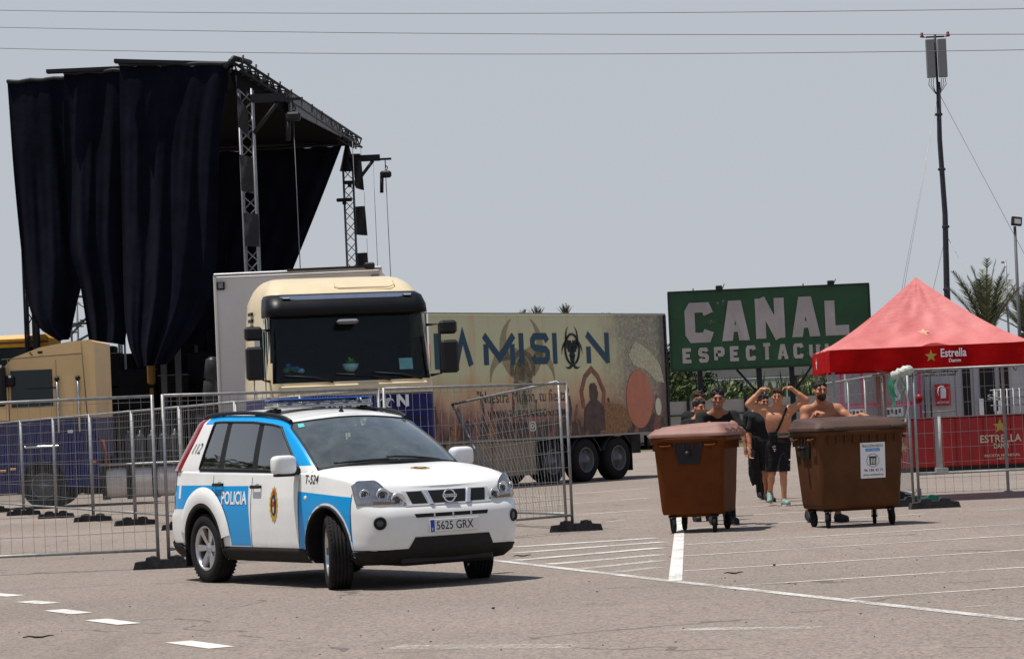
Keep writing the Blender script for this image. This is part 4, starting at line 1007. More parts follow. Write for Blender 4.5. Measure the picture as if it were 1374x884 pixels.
b = MB(); b.add([gf(-.02, 2.215)(x, z, .002) for x, z in star_pts(.10)], [tuple(range(10))]); b.build('valance_star', GOLD, GZ, recalc=False)
text('valance_word', 'Estrella', .39, .13, gf(.13, 2.19), LETW, GZ, .003, .02)
text('valance_word', 'Damm', .18, .055, gf(.25, 2.11), LETW, GZ, .003, .02)
b = MB(); b.add([Vector((-hw-.028, .55+x*1.0, 2.2+z)) for x, z in star_pts(.12)], [tuple(range(10))]); b.build('valance_star', LETW, GZ, recalc=False)
nr = Vector((0, -(zp-ze), hw)).normalized(); nr = Vector((0, -nr.z*0-.59, .81)); upv = Vector((0, .81, .59)); o0 = Vector((-.05, -1.04, 2.68))
b = MB(); b.add([o0+Vector((x, 0, 0))+upv*z-Vector((0, 0, .0))-Vector((0, 0, .10))+nr*.02 for x, z in star_pts(.105)], [tuple(range(10))]); b.build('roof_star', mat('faded gold print', (.62, .36, .24), .6), GZ, recalc=False)
# ------------------------------------------------------------------ people: each body one continuous surface grown from a distance field
def _cap(P, a, b, r1, r2):
    a = np.array(a, np.float32); b = np.array(b, np.float32); ab = b-a; L2 = float(ab @ ab)+1e-9
    t = np.clip(((P[..., 0]-a[0])*ab[0]+(P[..., 1]-a[1])*ab[1]+(P[..., 2]-a[2])*ab[2])/L2, 0, 1)
    d = np.sqrt((P[..., 0]-a[0]-t*ab[0])**2+(P[..., 1]-a[1]-t*ab[1])**2+(P[..., 2]-a[2]-t*ab[2])**2)
    return d-(r1+(r2-r1)*t)
def _ell(P, c, r, M=None):
    Q = P-np.array(c, np.float32)
    if M is not None: Q = Q @ np.array(M, np.float32)
    k0 = np.sqrt((Q[..., 0]/r[0])**2+(Q[..., 1]/r[1])**2+(Q[..., 2]/r[2])**2); k1 = np.sqrt((Q[..., 0]/r[0]**2)**2+(Q[..., 1]/r[1]**2)**2+(Q[..., 2]/r[2]**2)**2)+1e-6
    return k0*(k0-1)/k1
def field_mesh(prims, h, name, mats, clip=None, grow=0):
    """prims: ('c',a,b,r1,r2,k) | ('e',c,r,k[,M]) | ('s',c,r,k) subtract; clip: list of (point, normal) half-spaces kept on the normal's far side"""
    lo = np.full(3, 9e9); hi = -lo
    def bb(p):
        if p[0] == 'c': r = max(p[3], p[4])+grow; a = np.minimum(p[1], p[2])-r; b = np.maximum(p[1], p[2])+r
        else: r = np.full(3, max(p[2]) if len(p) > 4 else 0)+(0 if len(p) > 4 else np.array(p[2]))+grow; a = np.array(p[1])-r; b = np.array(p[1])+r
        return a, b
    for p in prims:
        if p[0] != 's': a, b = bb(p); lo = np.minimum(lo, a); hi = np.maximum(hi, b)
    lo -= 3*h; hi += 3*h; n = np.ceil((hi-lo)/h).astype(int)+1
    ax = [np.float32(lo[i])+np.float32(h)*np.arange(n[i], dtype=np.float32) for i in range(3)]
    F = np.full(tuple(n), .2, np.float32)
    for p in prims:
        a, b = bb(p); m = .05; i0 = np.maximum(((a-m-lo)/h).astype(int), 0); i1 = np.minimum(((b+m-lo)/h).astype(int)+2, n)
        sl = tuple(slice(i0[i], i1[i]) for i in range(3))
        P = np.stack(np.meshgrid(*[ax[i][sl[i]] for i in range(3)], indexing='ij'), -1)
        k = p[5] if p[0] == 'c' else p[3]
        d = _cap(P, p[1], p[2], p[3]+grow, p[4]+grow) if p[0] == 'c' else _ell(P, p[1], tuple(x+(grow if p[0] == 'e' else 0) for x in p[2]), p[4] if len(p) > 4 else None)
        f = F[sl]
        if p[0] == 's': d = -d; hh = np.maximum(k-np.abs(f-d), 0)/k; F[sl] = np.maximum(f, d)+hh*hh*k/4
        else: hh = np.maximum(k-np.abs(f-d), 0)/k; F[sl] = np.minimum(f, d)-hh*hh*k/4
    if clip:
        X, Y, Z = np.meshgrid(*ax, indexing='ij')
        for c, nr in clip: F = np.maximum(F, ((X-c[0])*nr[0]+(Y-c[1])*nr[1]+(Z-c[2])*nr[2]).astype(np.float32))
    I = F < 0; s0 = slice(None, -1); s1 = slice(1, None); C8 = [(a, b, c) for a in (0, 1) for b in (0, 1) for c in (0, 1)]; sl = lambda t: tuple(s1 if q else s0 for q in t)
    cnt = sum(I[sl(t)].astype(np.int8) for t in C8); mask = (cnt > 0) & (cnt < 8)
    idx = np.full(mask.shape, -1, np.int64); cells = np.argwhere(mask); idx[mask] = np.arange(len(cells))
    acc = np.zeros((len(cells), 3)); num = np.zeros(len(cells))
    for t in C8:
        for d in range(3):
            if t[d]: continue
            u = list(t); u[d] = 1; f0 = F[sl(t)][mask]; f1 = F[sl(tuple(u))][mask]; cr = (f0 < 0) != (f1 < 0)
            tt = np.where(cr, f0/np.where(cr, f0-f1, 1), 0); p = np.tile(np.array(t, float), (len(cells), 1)); p[:, d] = tt
            acc[cr] += p[cr]; num[cr] += 1
    V = (cells+acc/num[:, None])*h+lo
    fs = []
    for d in range(3):
        e, g_ = [(1, 2), (2, 0), (0, 1)][d]
        A = [slice(None)]*3; B = [slice(None)]*3; A[d] = s0; B[d] = s1; ch = I[tuple(A)] != I[tuple(B)]
        E = np.argwhere(ch); E = E[(E[:, e] > 0) & (E[:, g_] > 0) & (E[:, e] < n[e]-1) & (E[:, g_] < n[g_]-1)]
        inn = I[E[:, 0], E[:, 1], E[:, 2]]
        q = []
        for de, dg_ in ((-1, -1), (0, -1), (0, 0), (-1, 0)):
            c = E.copy(); c[:, e] += de; c[:, g_] += dg_; q.append(idx[c[:, 0], c[:, 1], c[:, 2]])
        q = np.stack(q, 1); q[~inn] = q[~inn][:, ::-1]; fs.append(q)
    fs = np.concatenate(fs); fs = fs[(fs >= 0).all(1)]
    me = bpy.data.meshes.new(name); me.from_pydata(V.tolist(), [], fs.tolist())
    for m in (mats if isinstance(mats, list) else [mats]): me.materials.append(m)
    me.polygons.foreach_set('use_smooth', np.ones(len(me.polygons), bool)); me.update(); return me
def skin_mat(name, c):
    m = mat(name, c, .5, var=.12, scale=9, bump=.12, bscale=60, col2=tuple(min(1, x*y) for x, y in zip(c, (1.15, 1.05, 1.0)))); m.node_tree.nodes['Principled BSDF'].inputs['Subsurface Weight'].default_value = .08
    m.node_tree.nodes['Principled BSDF'].inputs['Subsurface Radius'].default_value = (.02, .008, .004); return m
SK1 = skin_mat('fair tanned skin', (.50, .245, .145)); SK2 = skin_mat('tanned skin', (.40, .18, .105)); SK3 = skin_mat('brown skin', (.30, .14, .085))
HAIR = mat('dark hair', (.014, .010, .008), .6, var=.3, scale=30, bump=.8, bscale=90, stretch=(1, 1, .4)); HAIRB = mat('brown hair', (.045, .027, .015), .6, var=.35, scale=30, bump=.8, bscale=90, stretch=(1, 1, .4))
BLACKC = mat('black cotton', (.010, .010, .011), .9, var=.25, scale=8, bump=.6, bscale=14)
TEAL = mat('teal waistband', (.02, .12, .14), .8); SHOEG = mat('grey-green trainer', (.20, .30, .25), .6, var=.4, scale=30); SHOEB = mat('black trainer', (.02, .02, .022), .6, var=.3); SOLE = mat('pale sole', (.5, .52, .5), .7)
EYE = mat('dark eye', (.02, .012, .01), .25); LIP = mat('lip', (.25, .09, .07), .5)
V3 = lambda *a: np.array(a, float)
def hand(pr, wrist, d, palmn, curl=.5, side=1, s=1.0):
    """palm plus five separate bent fingers; d = pointing direction, palmn = direction the palm faces"""
    d = d/np.linalg.norm(d); palmn = palmn-d*(palmn @ d); palmn /= np.linalg.norm(palmn); w = np.cross(d, palmn)*side
    pr.append(('c', wrist, wrist+d*.035, .026*s, .028*s, .02))
    for k in (-1, 0, 1): pr.append(('c', wrist+d*.03+w*.018*k, wrist+d*.088*s+w*.022*k, .0165, .0145, .018))
    for k, (o, L, r) in enumerate(((.030, .066, .0095), (.011, .075, .0098), (-.009, .070, .0094), (-.028, .055, .0085))):
        a = wrist+d*.088*s+w*o; c1 = .35*curl; c2 = 1.1*curl+.08*k*curl; c3 = 1.7*curl
        p = a
        for j, (fr_, an) in enumerate(((.42, c1), (.33, c2), (.25, c3))):
            q = p+(d*math.cos(an)+palmn*math.sin(an)+w*(.10*(1-curl)*(1.5-k)*.5))*L*fr_*s*1.15
            pr.append(('c', p, q, r*(1-.06*j), r*(.94-.08*j), .006)); p = q
    t0 = wrist+d*.028+w*.024; t1 = t0+(d*.55+w*.75+palmn*.35)*.035; t2 = t1+(d*.85+w*.25+palmn*.5)*.032
    pr.append(('c', t0, t1, .014, .012, .015)); pr.append(('c', t1, t2, .0115, .009, .006))
def person(loc, rz, sc, J, skin, hairm, label, group=None, shirt=None, shorts=None, shoes=SHOEB, beard=False, hair='short', h=.0075, lower=True, muscle=1.0, headturn=0, hands=(.6, .6)):
    t = empty('person', (*loc, 0), rz, label, 'person', group); t.scale = (sc, sc, sc)
    g0 = {k: V3(*v) for k, v in J.items()}
    P, N, H = g0['pelvis'], g0['neck'], g0['head']; up = (N-P)/np.linalg.norm(N-P)
    SL, SR = g0['sl'], g0['sr']; lat = (SL-SR)/np.linalg.norm(SL-SR); fwd = np.cross(lat, up)*1.0
    if fwd[1] > 0: fwd = -fwd
    Cc = P+(N-P)*.62; W = P+(N-P)*.30; M = np.stack([lat, -fwd, up], 1)
    pr = [('e', P, (.165, .115, .13), .05, M), ('e', W, (.138*muscle**.3, .098, .15), .06, M), ('e', Cc, (.172*muscle**.6, .112*muscle**.5, .185), .06, M),
          ('c', N-up*.02, H+V3(0, .01, -.03), .060*muscle**.4, .055, .03)]
    for S_, sg in ((SL, 1), (SR, -1)):
        pr.append(('c', N+up*.03, S_+up*.012, .046, .05, .06)); pr.append(('c', Cc+lat*sg*.10+up*.06, S_, .075, .058*muscle, .05))
        pr.append(('e', Cc+lat*sg*.078+up*.06+fwd*.080, (.088*muscle**.4, .027, .075), .06, M))
        pr.append(('e', Cc+lat*sg*.13-up*.04-fwd*.04, (.05, .075, .12), .05, M))
    for k, S_, E, Wr in (('l', SL, g0['el'], g0['wl']), ('r', SR, g0['er'], g0['wr'])):
        ua = E-S_; fa = Wr-E
        pr += [('c', S_, E, .054*muscle, .041, .03), ('c', S_+ua*.25, S_+ua*.75, .044*muscle, .041*muscle, .02), ('c', E, Wr, .041*muscle**.7, .0285, .02), ('c', E+fa*.08, E+fa*.45, .043*muscle**.7, .037*muscle**.6, .02)]
        bend = -ua/np.linalg.norm(ua)+fa/np.linalg.norm(fa); bend = bend/(np.linalg.norm(bend)+1e-6)
        pr.append(('e', S_+ua*.52+bend*.014*muscle, (.038*muscle, .038*muscle, .038*muscle), .04))
        dv_ = g0.get('h'+k, fa)
        hand(pr, Wr, dv_, g0.get('p'+k, V3(0, -1, -.2)), hands[0 if k == 'l' else 1], 1 if k == 'l' else -1)
    if lower:
        for k in 'lr':
            hp, kn, an, to = g0['hip'+k], g0['kn'+k], g0['an'+k], g0['to'+k]
            pr += [('c', hp, kn, .088, .056, .04), ('c', kn, an, .054, .036, .03), ('e', kn+(an-kn)*.30+V3(0, .022, 0), (.048, .050, .105), .03), ('c', an+V3(0, .02, -.03), to, .034, .028, .03)]
    # head: skull, jaw, nose, brow, cheekbones, ears, eye sockets
    Rh = np.array(Matrix.Rotation(headturn, 3, 'Z')); hv = lambda x, y, z: H+Rh @ V3(x, y, z)
    pr += [('e', hv(0, .012, .025), (.076, .096, .098), .03, Rh), ('e', hv(0, -.022, -.055), (.056, .066, .066), .045, Rh), ('c', hv(0, -.092, .012), hv(0, -.112, -.024), .009, .014, .012), ('c', hv(-.04, -.078, .032), hv(.04, -.078, .032), .014, .014, .015),
           ('e', hv(0, -.070, -.088), (.024, .022, .02), .02, Rh), ('c', hv(-.02, -.086, -.058), hv(.02, -.086, -.058), .0085, .0085, .01)]
    for s_ in (-1, 1): pr += [('e', hv(s_*.046, -.062, -.015), (.026, .026, .022), .02, Rh), ('e', hv(s_*.078, .008, -.005), (.012, .022, .034), .008, Rh)]
    for s_ in (-1, 1): pr.append(('s', hv(s_*.031, -.098, .008), (.017, .016, .012), .012, Rh))
    o = put('body', field_mesh(pr, h, 'body', skin), t)
    for s_ in (-1, 1):
        b = MB(); b.sphere(hv(s_*.031, -.078, .008), .0105, 6, sc=(1.3, .8, .75)); b.build('eye', EYE, t)
        b = MB(); b.path([hv(s_*.014, -.094, .029), hv(s_*.032, -.094, .036), hv(s_*.054, -.080, .030)], [.005, .0055, .003], 5); b.build('eyebrow', hairm, t)
    if not shirt:
        for s_ in (-1, 1): b = MB(); b.sphere(Cc+lat*s_*.092+up*.040+fwd*.104, .012, 6, sc=(1, .5, .9)); b.build('nipple', LIP, t)
    b = MB(); b.path([hv(-.022, -.088, -.058), hv(0, -.096, -.0575), hv(.022, -.088, -.058)], [.004, .0065, .004], 6); b.build('mouth', LIP, t)
    # hair: scalp shell with tufts
    hp_ = [('e', hv(0, .022, .045), (.083, .100, .092), .02, Rh)]; rr = random.Random(len(label))
    n_t = 60 if hair != 'crop' else 26
    for k in range(n_t):
        a = rr.uniform(0, 2*PI); e = math.asin(rr.uniform(.25, .98)); q = V3(.075*math.cos(a)*math.cos(e), .02+.092*math.sin(a)*math.cos(e), .045+.088*math.sin(e)); ln = .020 if hair == 'crop' else (.034 if hair == 'short' else .05)
        hp_.append(('c', hv(*q), hv(*(q+V3(q[0]*.22+rr.uniform(-.012, .012), (q[1]-.02)*.2+rr.uniform(-.018, .008), ln*.55*rr.uniform(.2, 1)))), .016, .008, .012))
    fh = .052 if hair != 'crop' else .06
    hp_ += [('s', hv(0, -.098, .0), (.068, .060, fh+.008), .02, Rh), ('s', hv(0, -.02, -.085), (.12, .115, .082), .02, Rh)]
    put('hair', field_mesh(hp_, h*.9, 'hair', hairm), t)
    if beard:
        bp_ = [('e', hv(0, -.024, -.060), (.0605, .071, .064), .02, Rh), ('c', hv(-.03, -.086, -.044), hv(.03, -.086, -.044), .010, .010, .012), ('e', hv(0, -.068, -.095), (.032, .030, .028), .02, Rh),
               ('s', hv(0, -.075, -.005), (.06, .06, .036), .012, Rh), ('s', hv(0, -.103, -.058), (.021, .016, .008), .004, Rh)]
        put('beard', field_mesh(bp_, h*.8, 'beard', hairm), t)
    if shirt:
        sp = [('e', P+up*.02, (.165, .118, .12), .05, M), ('e', W, (.152, .108, .16), .06, M), ('e', Cc, (.172, .112, .19), .06, M)]
        for S_, sg, E in ((SL, 1, g0['el']), (SR, -1, g0['er'])):
            sp += [('e', Cc+lat*sg*.075+up*.055+fwd*.078, (.088, .036, .065), .05, M), ('c', N-up*.0, S_+up*.006, .042, .05, .06), ('c', Cc+lat*sg*.10+up*.06, S_, .078, .060, .05), ('c', S_, S_+(E-S_)*.66, .058, .062, .03)]
        rr = random.Random(9)
        for k in range(14): q = W+lat*rr.uniform(-.13, .13)+fwd*rr.uniform(.05, .10)+up*rr.uniform(-.12, .25); sp.append(('c', q, q+lat*rr.uniform(-.08, .08)+up*rr.uniform(.03, .12), .018, .012, .03))
        sp.append(('s', N+fwd*.05+up*.055, (.062, .075, .085), .012, M))
        put('t_shirt', field_mesh(sp, h, 't_shirt', shirt, grow=.013), t)
    if shorts and lower:
        kn = 1.0 if shorts != 'long' else 1.9
        sp = [('e', P, (.168, .118, .12), .05, M)]
        for k in 'lr':
            hp, k_, an = g0['hip'+k], g0['kn'+k], g0['an'+k]
            if shorts == 'long': sp += [('c', hp, k_, .095, .068, .04), ('c', k_, an, .066, .055, .03)]
            else: sp += [('c', hp, hp+(k_-hp)*.95, .098, .092, .04)]; 
            rr = random.Random(2)
            for q_ in range(6): a = hp+(k_-hp)*rr.uniform(.1, .8)+V3(rr.uniform(-.07, .07), -.075, 0); sp.append(('c', a, a+V3(rr.uniform(-.04, .04), .0, -.12), .02, .014, .03))
        kz = min(g0['knl'][2], g0['knr'][2])
        put('shorts', field_mesh(sp, h, 'shorts', BLACKC, clip=[((0, 0, P[2]+.115), (0, 0, 1))]+([((0, 0, kz+.03), (0, 0, -1))] if shorts != 'long' else []), grow=.012), t)
        if shorts == 'band':
            put('waistband', field_mesh([('e', P+V3(0, 0, .09), (.160, .118, .10), .02, M)], h, 'waistband', TEAL, clip=[((0, 0, P[2]+.140), (0, 0, 1)), ((0, 0, P[2]+.112), (0, 0, -1))], grow=.010), t)
    if lower:
        for k in 'lr':
            an, to = g0['an'+k], g0['to'+k]; d = (to-an); dn = d*V3(1, 1, 0); dn = dn/np.linalg.norm(dn)
            sp = [('c', an+V3(0, .03, -.05), to+V3(0, 0, -.002), .044, .036, .02), ('c', an+V3(0, .01, .0), an+V3(0, .015, -.05), .046, .05, .03), ('c', an+dn*.06+V3(0, 0, -.035), to+dn*.01, .042, .034, .03)]
            put('shoe', field_mesh(sp, h, 'shoe', shoes), t)
            b = MB(); a = an+V3(0, .03, -.085); c = to+V3(0, 0, -.028)+dn*.02; sdv = np.cross(dn, V3(0, 0, 1))
            pts = [a-dn*.045+sdv*.0, a-dn*.03+sdv*.04, (a+c)/2+sdv*.045, c+sdv*.040, c+dn*.03, c-sdv*.040, (a+c)/2-sdv*.045, a-dn*.03-sdv*.04]
            b.grid([[tuple(p+V3(0, 0, z)) for p in pts] for z in (.012, -.014)], 0, False, closed=True); b.add([tuple(p+V3(0, 0, -.014)) for p in pts], [tuple(range(8))]); b.build('shoe_sole', SOLE if shoes is SHOEG else SHOEB, t)
    return t
STAND = dict(pelvis=(0, 0, .97), neck=(0, 0, 1.47), head=(0, -.03, 1.655), sl=(.185, 0, 1.42), sr=(-.185, 0, 1.42), el=(.25, .03, 1.13), er=(-.25, .03, 1.13), wl=(.27, -.06, .88), wr=(-.27, -.06, .88),
             hipl=(.09, 0, .93), hipr=(-.09, 0, .93), knl=(.10, -.02, .50), knr=(-.10, -.02, .50), anl=(.10, .03, .095), anr=(-.10, .03, .095), tol=(.12, -.16, .045), tor=(-.12, -.16, .045))
# man flexing both arms while he walks
E_ = dict(STAND, neck=(0, 0, 1.47), head=(.005, -.025, 1.665), sl=(.205, .0, 1.465), sr=(-.205, .0, 1.465), el=(.445, -.03, 1.60), er=(-.445, -.03, 1.575), wl=(.225, -.05, 1.795), wr=(-.235, -.05, 1.795),
          hl=(-1, -.15, .12), hr=(1, -.15, .12), pl=(0, -.2, -1), pr=(0, -.2, -1), hipl=(.07, 0, .93), hipr=(-.10, 0, .93), knl=(.04, -.06, .50), knr=(-.125, .06, .51), anl=(.035, -.05, .095), anr=(-.155, .33, .20), tol=(.075, -.24, .045), tor=(-.175, .18, .075))
FLEX = person((4.10, 43.25), R(-2), 1.02, E_, SK1, HAIRB, 'bare-chested man flexing both raised arms, in black shorts with a small crossbody bag', shorts='band', shoes=SHOEG, muscle=1.2, hair='curly', headturn=R(-6), hands=(.85, .85))
b = MB(); b.grid([[(x, y-.004, z) for x, y, z in q] for q in ([(.125, -.055, 1.51), (.085, -.125, 1.42), (.04, -.150, 1.32), (-.02, -.140, 1.20), (-.08, -.135, 1.12)], [(.155, -.050, 1.50), (.113, -.122, 1.405), (.068, -.149, 1.305), (.008, -.140, 1.18), (-.052, -.138, 1.10)])], sm=False)
b.grid([[(.125, -.055, 1.51), (.12, .03, 1.545), (.10, .11, 1.47)], [(.155, -.05, 1.50), (.15, .03, 1.535), (.13, .11, 1.46)]], sm=False)
st = b.build('bag_strap', BLACKC, None, recalc=False); BAG = MB(); BAG.box((-.095, -.165, 1.055), (.135, .05, .19), b=.018, M=Matrix.Rotation(R(-6), 4, 'Y')); BAG.box((-.095, -.192, 1.085), (.11, .012, .012), b=.003)
bg_ = BAG.build('crossbody_bag', BLACKC, None)
bag = empty('crossbody_bag', FLEX.location, FLEX.rotation_euler.z, 'small black crossbody bag on the chest of the flexing man', 'bag'); bag.scale = FLEX.scale
bg_.name = 'bag_body'; bg_.parent = bag; st.parent = bag
for k, pts in enumerate([[(-.115, .905), (-.075, .93), (-.09, .90), (-.06, .92)], [(-.105, .875), (-.07, .885), (-.085, .86), (-.06, .872)], [(-.09, .85), (-.075, .842)], [(.13, .70), (.18, .705)]]):
    LOGO = MB(); LOGO.path([(x, -.158-.012*(k == 3)*-1, z) for x, z in pts], .007, 5); LOGO.build('shorts_print', LETW, FLEX)
# bearded man pushing the labelled bin
F_ = dict(STAND, pelvis=(0, .16, .95), neck=(.005, -.02, 1.455), head=(-.005, -.085, 1.645), sl=(.205, -.02, 1.405), sr=(-.195, -.02, 1.405), el=(.36, -.15, 1.27), er=(-.245, -.12, 1.17), wl=(.44, -.36, 1.33), wr=(-.11, -.345, 1.375),
          hl=(.3, -1, -.05), hr=(.35, -1, .05), pl=(0, 0, -1), pr=(0, 0, -1), hipl=(.09, .16, .91), hipr=(-.09, .16, .91), knl=(.14, .12, .50), knr=(-.10, .32, .48), anl=(.20, .28, .095), anr=(-.12, .60, .13), tol=(.26, .10, .045), tor=(-.12, .42, .05))
person((3.98, 36.0), R(3), 1.045, F_, SK2, HAIR, 'bare-chested bearded man pushing the dark brown bin that has the paper notice', shorts='yes', beard=True, hair='crop', muscle=1.2, headturn=R(5), hands=(.25, .3))
# man in a black T-shirt pushing the other bin
A_ = dict(STAND, pelvis=(.02, .30, .93), neck=(.0, -.03, 1.42), head=(.0, -.13, 1.60), sl=(.20, -.01, 1.375), sr=(-.20, -.01, 1.375), el=(.29, -.16, 1.16), er=(-.29, -.16, 1.16), wl=(.13, -.36, 1.30), wr=(-.16, -.36, 1.30),
          hl=(0, -1, 0), hr=(0, -1, 0), pl=(0, 0, -1), pr=(0, 0, -1), hipl=(.11, .30, .89), hipr=(-.07, .30, .89), knl=(.14, .25, .47), knr=(-.04, .42, .46), anl=(.16, .33, .095), anr=(-.04, .62, .12), tol=(.2, .15, .045), tor=(-.05, .42, .05))
person((2.68, 36.75), R(4), 1.045, A_, SK3, HAIR, 'man in a black T-shirt leaning on the orange-brown bin to push it', shirt=BLACKC, shorts='long', hair='curly', headturn=R(-8), hands=(.3, .3))
S_ = dict(STAND, head=(0, -.05, 1.645))
person((2.55, 38.5), R(12), .955, S_, SK2, HAIR, 'young man looking over the left shoulder of the one in a black T-shirt', shirt=BLACKC, shorts='long', hair='crop', h=.010, headturn=R(20))
person((2.66, 39.9), R(-8), 1.025, S_, SK3, HAIRB, 'curly-haired man half hidden behind the heads at the orange-brown bin', shirt=BLACKC, shorts='long', hair='curly', h=.010)
D_ = dict(STAND, hipl=(.08, 0, .93), hipr=(-.06, 0, .93), anl=(.05, .03, .095), tol=(.06, -.16, .045),  er=(-.27, .02, 1.13), wr=(-.27, -.07, .87), knl=(.06, -.04, .50), knr=(-.01, .04, .50), anr=(.02, .2, .14), tor=(.01, .03, .06))
p_ = person((4.07, 45.3), R(6), .985, D_, SK2, HAIR, 'person in black walking half hidden behind the flexing man, a dark jacket in hand', shirt=BLACKC, shorts='yes', h=.010, headturn=R(10))
p_ = person((4.10, 46.7), R(10), 1.0, D_, SK3, HAIR, 'farther person in black, only a sleeve showing behind the flexing man', shirt=BLACKC, shorts='long', h=.010)
jk = MB(); rr = random.Random(6); P = []
for j in range(12):
    v = j/11; row = []
    for i in range(18):
        a = 2*PI*i/18; r_ = .035+.075*math.sin(PI*min(1, v*.8+.12))+.012*math.sin(a*4+j); row.append((r_*math.cos(a)*.9, r_*math.sin(a)*.6, .60-.60*v*.95+.02*math.sin(a*2)))
    P.append(row)
jk.grid(P, closed=True); o = jk.build('jacket', BLACKC); o.location = (3.86, 45.2, .27); tag(o, 'black jacket hanging from the hand of the person behind the flexing man', 'jacket')
# ------------------------------------------------------------------ lorries
DARKG = mat('dark cab glass', (.008, .016, .018), .08, var=.2, scale=2, spec=.4)
TRGL = thin_glass('cab windscreen glass', (.55, .75, .76), .45, veil=.02)
CABIN = mat('dark cab interior', (.008, .010, .012), .9, var=.3, spec=.1)
TRAILW = mat('white trailer panel', (.62, .60, .60), .45, var=.05, scale=2, coat=.2)
def lorry_wheel(par, x, y, sy, r=.52, w=.36, name='wheel'):
    o = empty(name, (x, y, r), 0, parent=par); T = Matrix.Rotation(-sy*PI/2, 4, 'X'); h = w/2
    b = MB(); b.lathe([(.30, -h), (.40, -h-.01), (r-.05, -h), (r, -h+.05), (r, -.03), (r-.012, -.02), (r-.012, .02), (r, .03), (r, h-.05), (r-.05, h), (.40, h+.01), (.30, h)], 36, T); b.build('tyre', RUBBER, o)
    b = MB(); b.lathe([(.30, h), (.285, h+.01), (.275, h-.02), (.26, h-.12), (.20, h-.14), (.17, h-.06), (.10, h-.05), (.095, h+.02), (.001, h+.03)], 30, T)
    for k in range(10): b.box((0, 0, 0), (.035, .035, .05), M=T @ Matrix.Rotation(2*PI*k/10, 4, 'Z') @ Matrix.Translation((.205, 0, h-.12)))
    b.build('rim', mat('lorry rim grey', (.17, .17, .18), .5, .3, var=.2), o)
    return o
def biohaz(b, fr, cx, cz, R_, d, mi=0, th=.16):
    """three-horned ring emblem: open rings round a centre with curved horns"""
    def arc(c, r0, r1, a0, a1, n=20, taper=True):
        P = []
        for i in range(n+1):
            a = a0+(a1-a0)*i/n; w = (1-abs(2*i/n-1)**2.2) if taper else 1
            m = (r0+r1)/2; h_ = (r1-r0)/2*max(.06, w); P.append([fr(c[0]+(m-h_)*math.cos(a), c[1]+(m-h_)*math.sin(a), d), fr(c[0]+(m+h_)*math.cos(a), c[1]+(m+h_)*math.sin(a), d)])
        b.grid(P, mi, False)
    for k in range(3):
        a = PI/2+2*PI*k/3; c = (cx+.55*R_*math.cos(a), cz+.55*R_*math.sin(a))
        arc(c, R_*(.50-th*.2), R_*(.50+th*1.5), a+R(32), a+R(328), 26)
    arc((cx, cz), R_*.30, R_*.44, R(100), R(200), taper=False); arc((cx, cz), R_*.30, R_*.44, R(220), R(320), taper=False); arc((cx, cz), R_*.30, R_*.44, R(-20), R(80), taper=False)
# ---- cream cab facing the camera
TC = empty('truck_cab', (-2.335, 40.0, 0), R(-90+15), 'cream and blue lorry cab facing the camera with black sun visor', 'lorry')
def cabring(z):
    xf = tab(z, [(.3, .02), (1.0, .03), (1.9, .0), (2.2, -.02), (3.2, -.20), (3.45, -.34), (3.60, -.52), (3.72, -.80), (3.77, -1.15)])
    w = tab(z, [(.3, 1.22), (2.1, 1.23), (3.2, 1.17), (3.45, 1.14), (3.62, 1.06), (3.72, .98), (3.77, .90)]); xr = tab(z, [(.3, -2.15), (3.5, -2.15), (3.77, -2.05)]); r = .22
    pts = []
    for k in range(9): a = R(90*k/8); pts.append((xf-r+r*math.cos(a)*(1), (w-.20)+.20*math.sin(a)))
    fr_ = [(xf+.03*(1-(i/5)**2), (w-.20)*i/6) for i in range(6)]
    side = [(lerp(xf-r, xr, i/6), w) for i in range(1, 7)]; half = fr_+pts+side+[(xr, w*.5)]
    return [(x, y, z) for x, y in half]+[(x, -y, z) for x, y in reversed(half[1:])]
zc = [.30, .6, 1.0, 1.35, 1.6, 2.0, 2.04, 2.2, 2.5, 2.8, 3.05, 3.18, 3.3, 3.45, 3.55, 3.63, 3.69, 3.735, 3.77]
rg_ = [cabring(z) for z in zc]; n = len(rg_[0]); sh, wsb = MB(), MB()
for j in range(len(zc)-1):
    for i in range(n):
        q = [rg_[j][i], rg_[j][(i+1) % n], rg_[j+1][(i+1) % n], rg_[j+1][i]]; cx = sum(p[0] for p in q)/4; cy = sum(p[1] for p in q)/4; zm = (zc[j]+zc[j+1])/2
        front = i < 10 or i > n-12
        if front and abs(cy) < 1.17 and cx > -.42 and 2.2 < zm < 3.18: wsb.add(q, [(0, 1, 2, 3)], sm=True)
        else: sh.add(q, [(0, 1, 2, 3)], 1 if zm < 2.02 else 0, True)
sh.add(rg_[-1], [tuple(range(n))], 0); sh.add(rg_[0], [tuple(range(n))], 1)
sh.build('cab_shell', [CREAM, TBLUE], TC, merge=.002); wsb.build('windscreen', TRGL, TC, merge=.002)
b = MB(); b.box((-1.0, 0, 2.7), (.05, 2.2, 1.3)); b.box((-.58, 0, 2.28), (.85, 2.2, .10)); b.box((-.55, 0, 3.2), (.8, 2.2, .03)); b.build('cab_interior', CABIN, TC)
for y in (-.6, .6): b = MB(); b.box((-.82, y, 2.45), (.18, .55, .6), b=.06); b.build('seat', CABIN, TC)
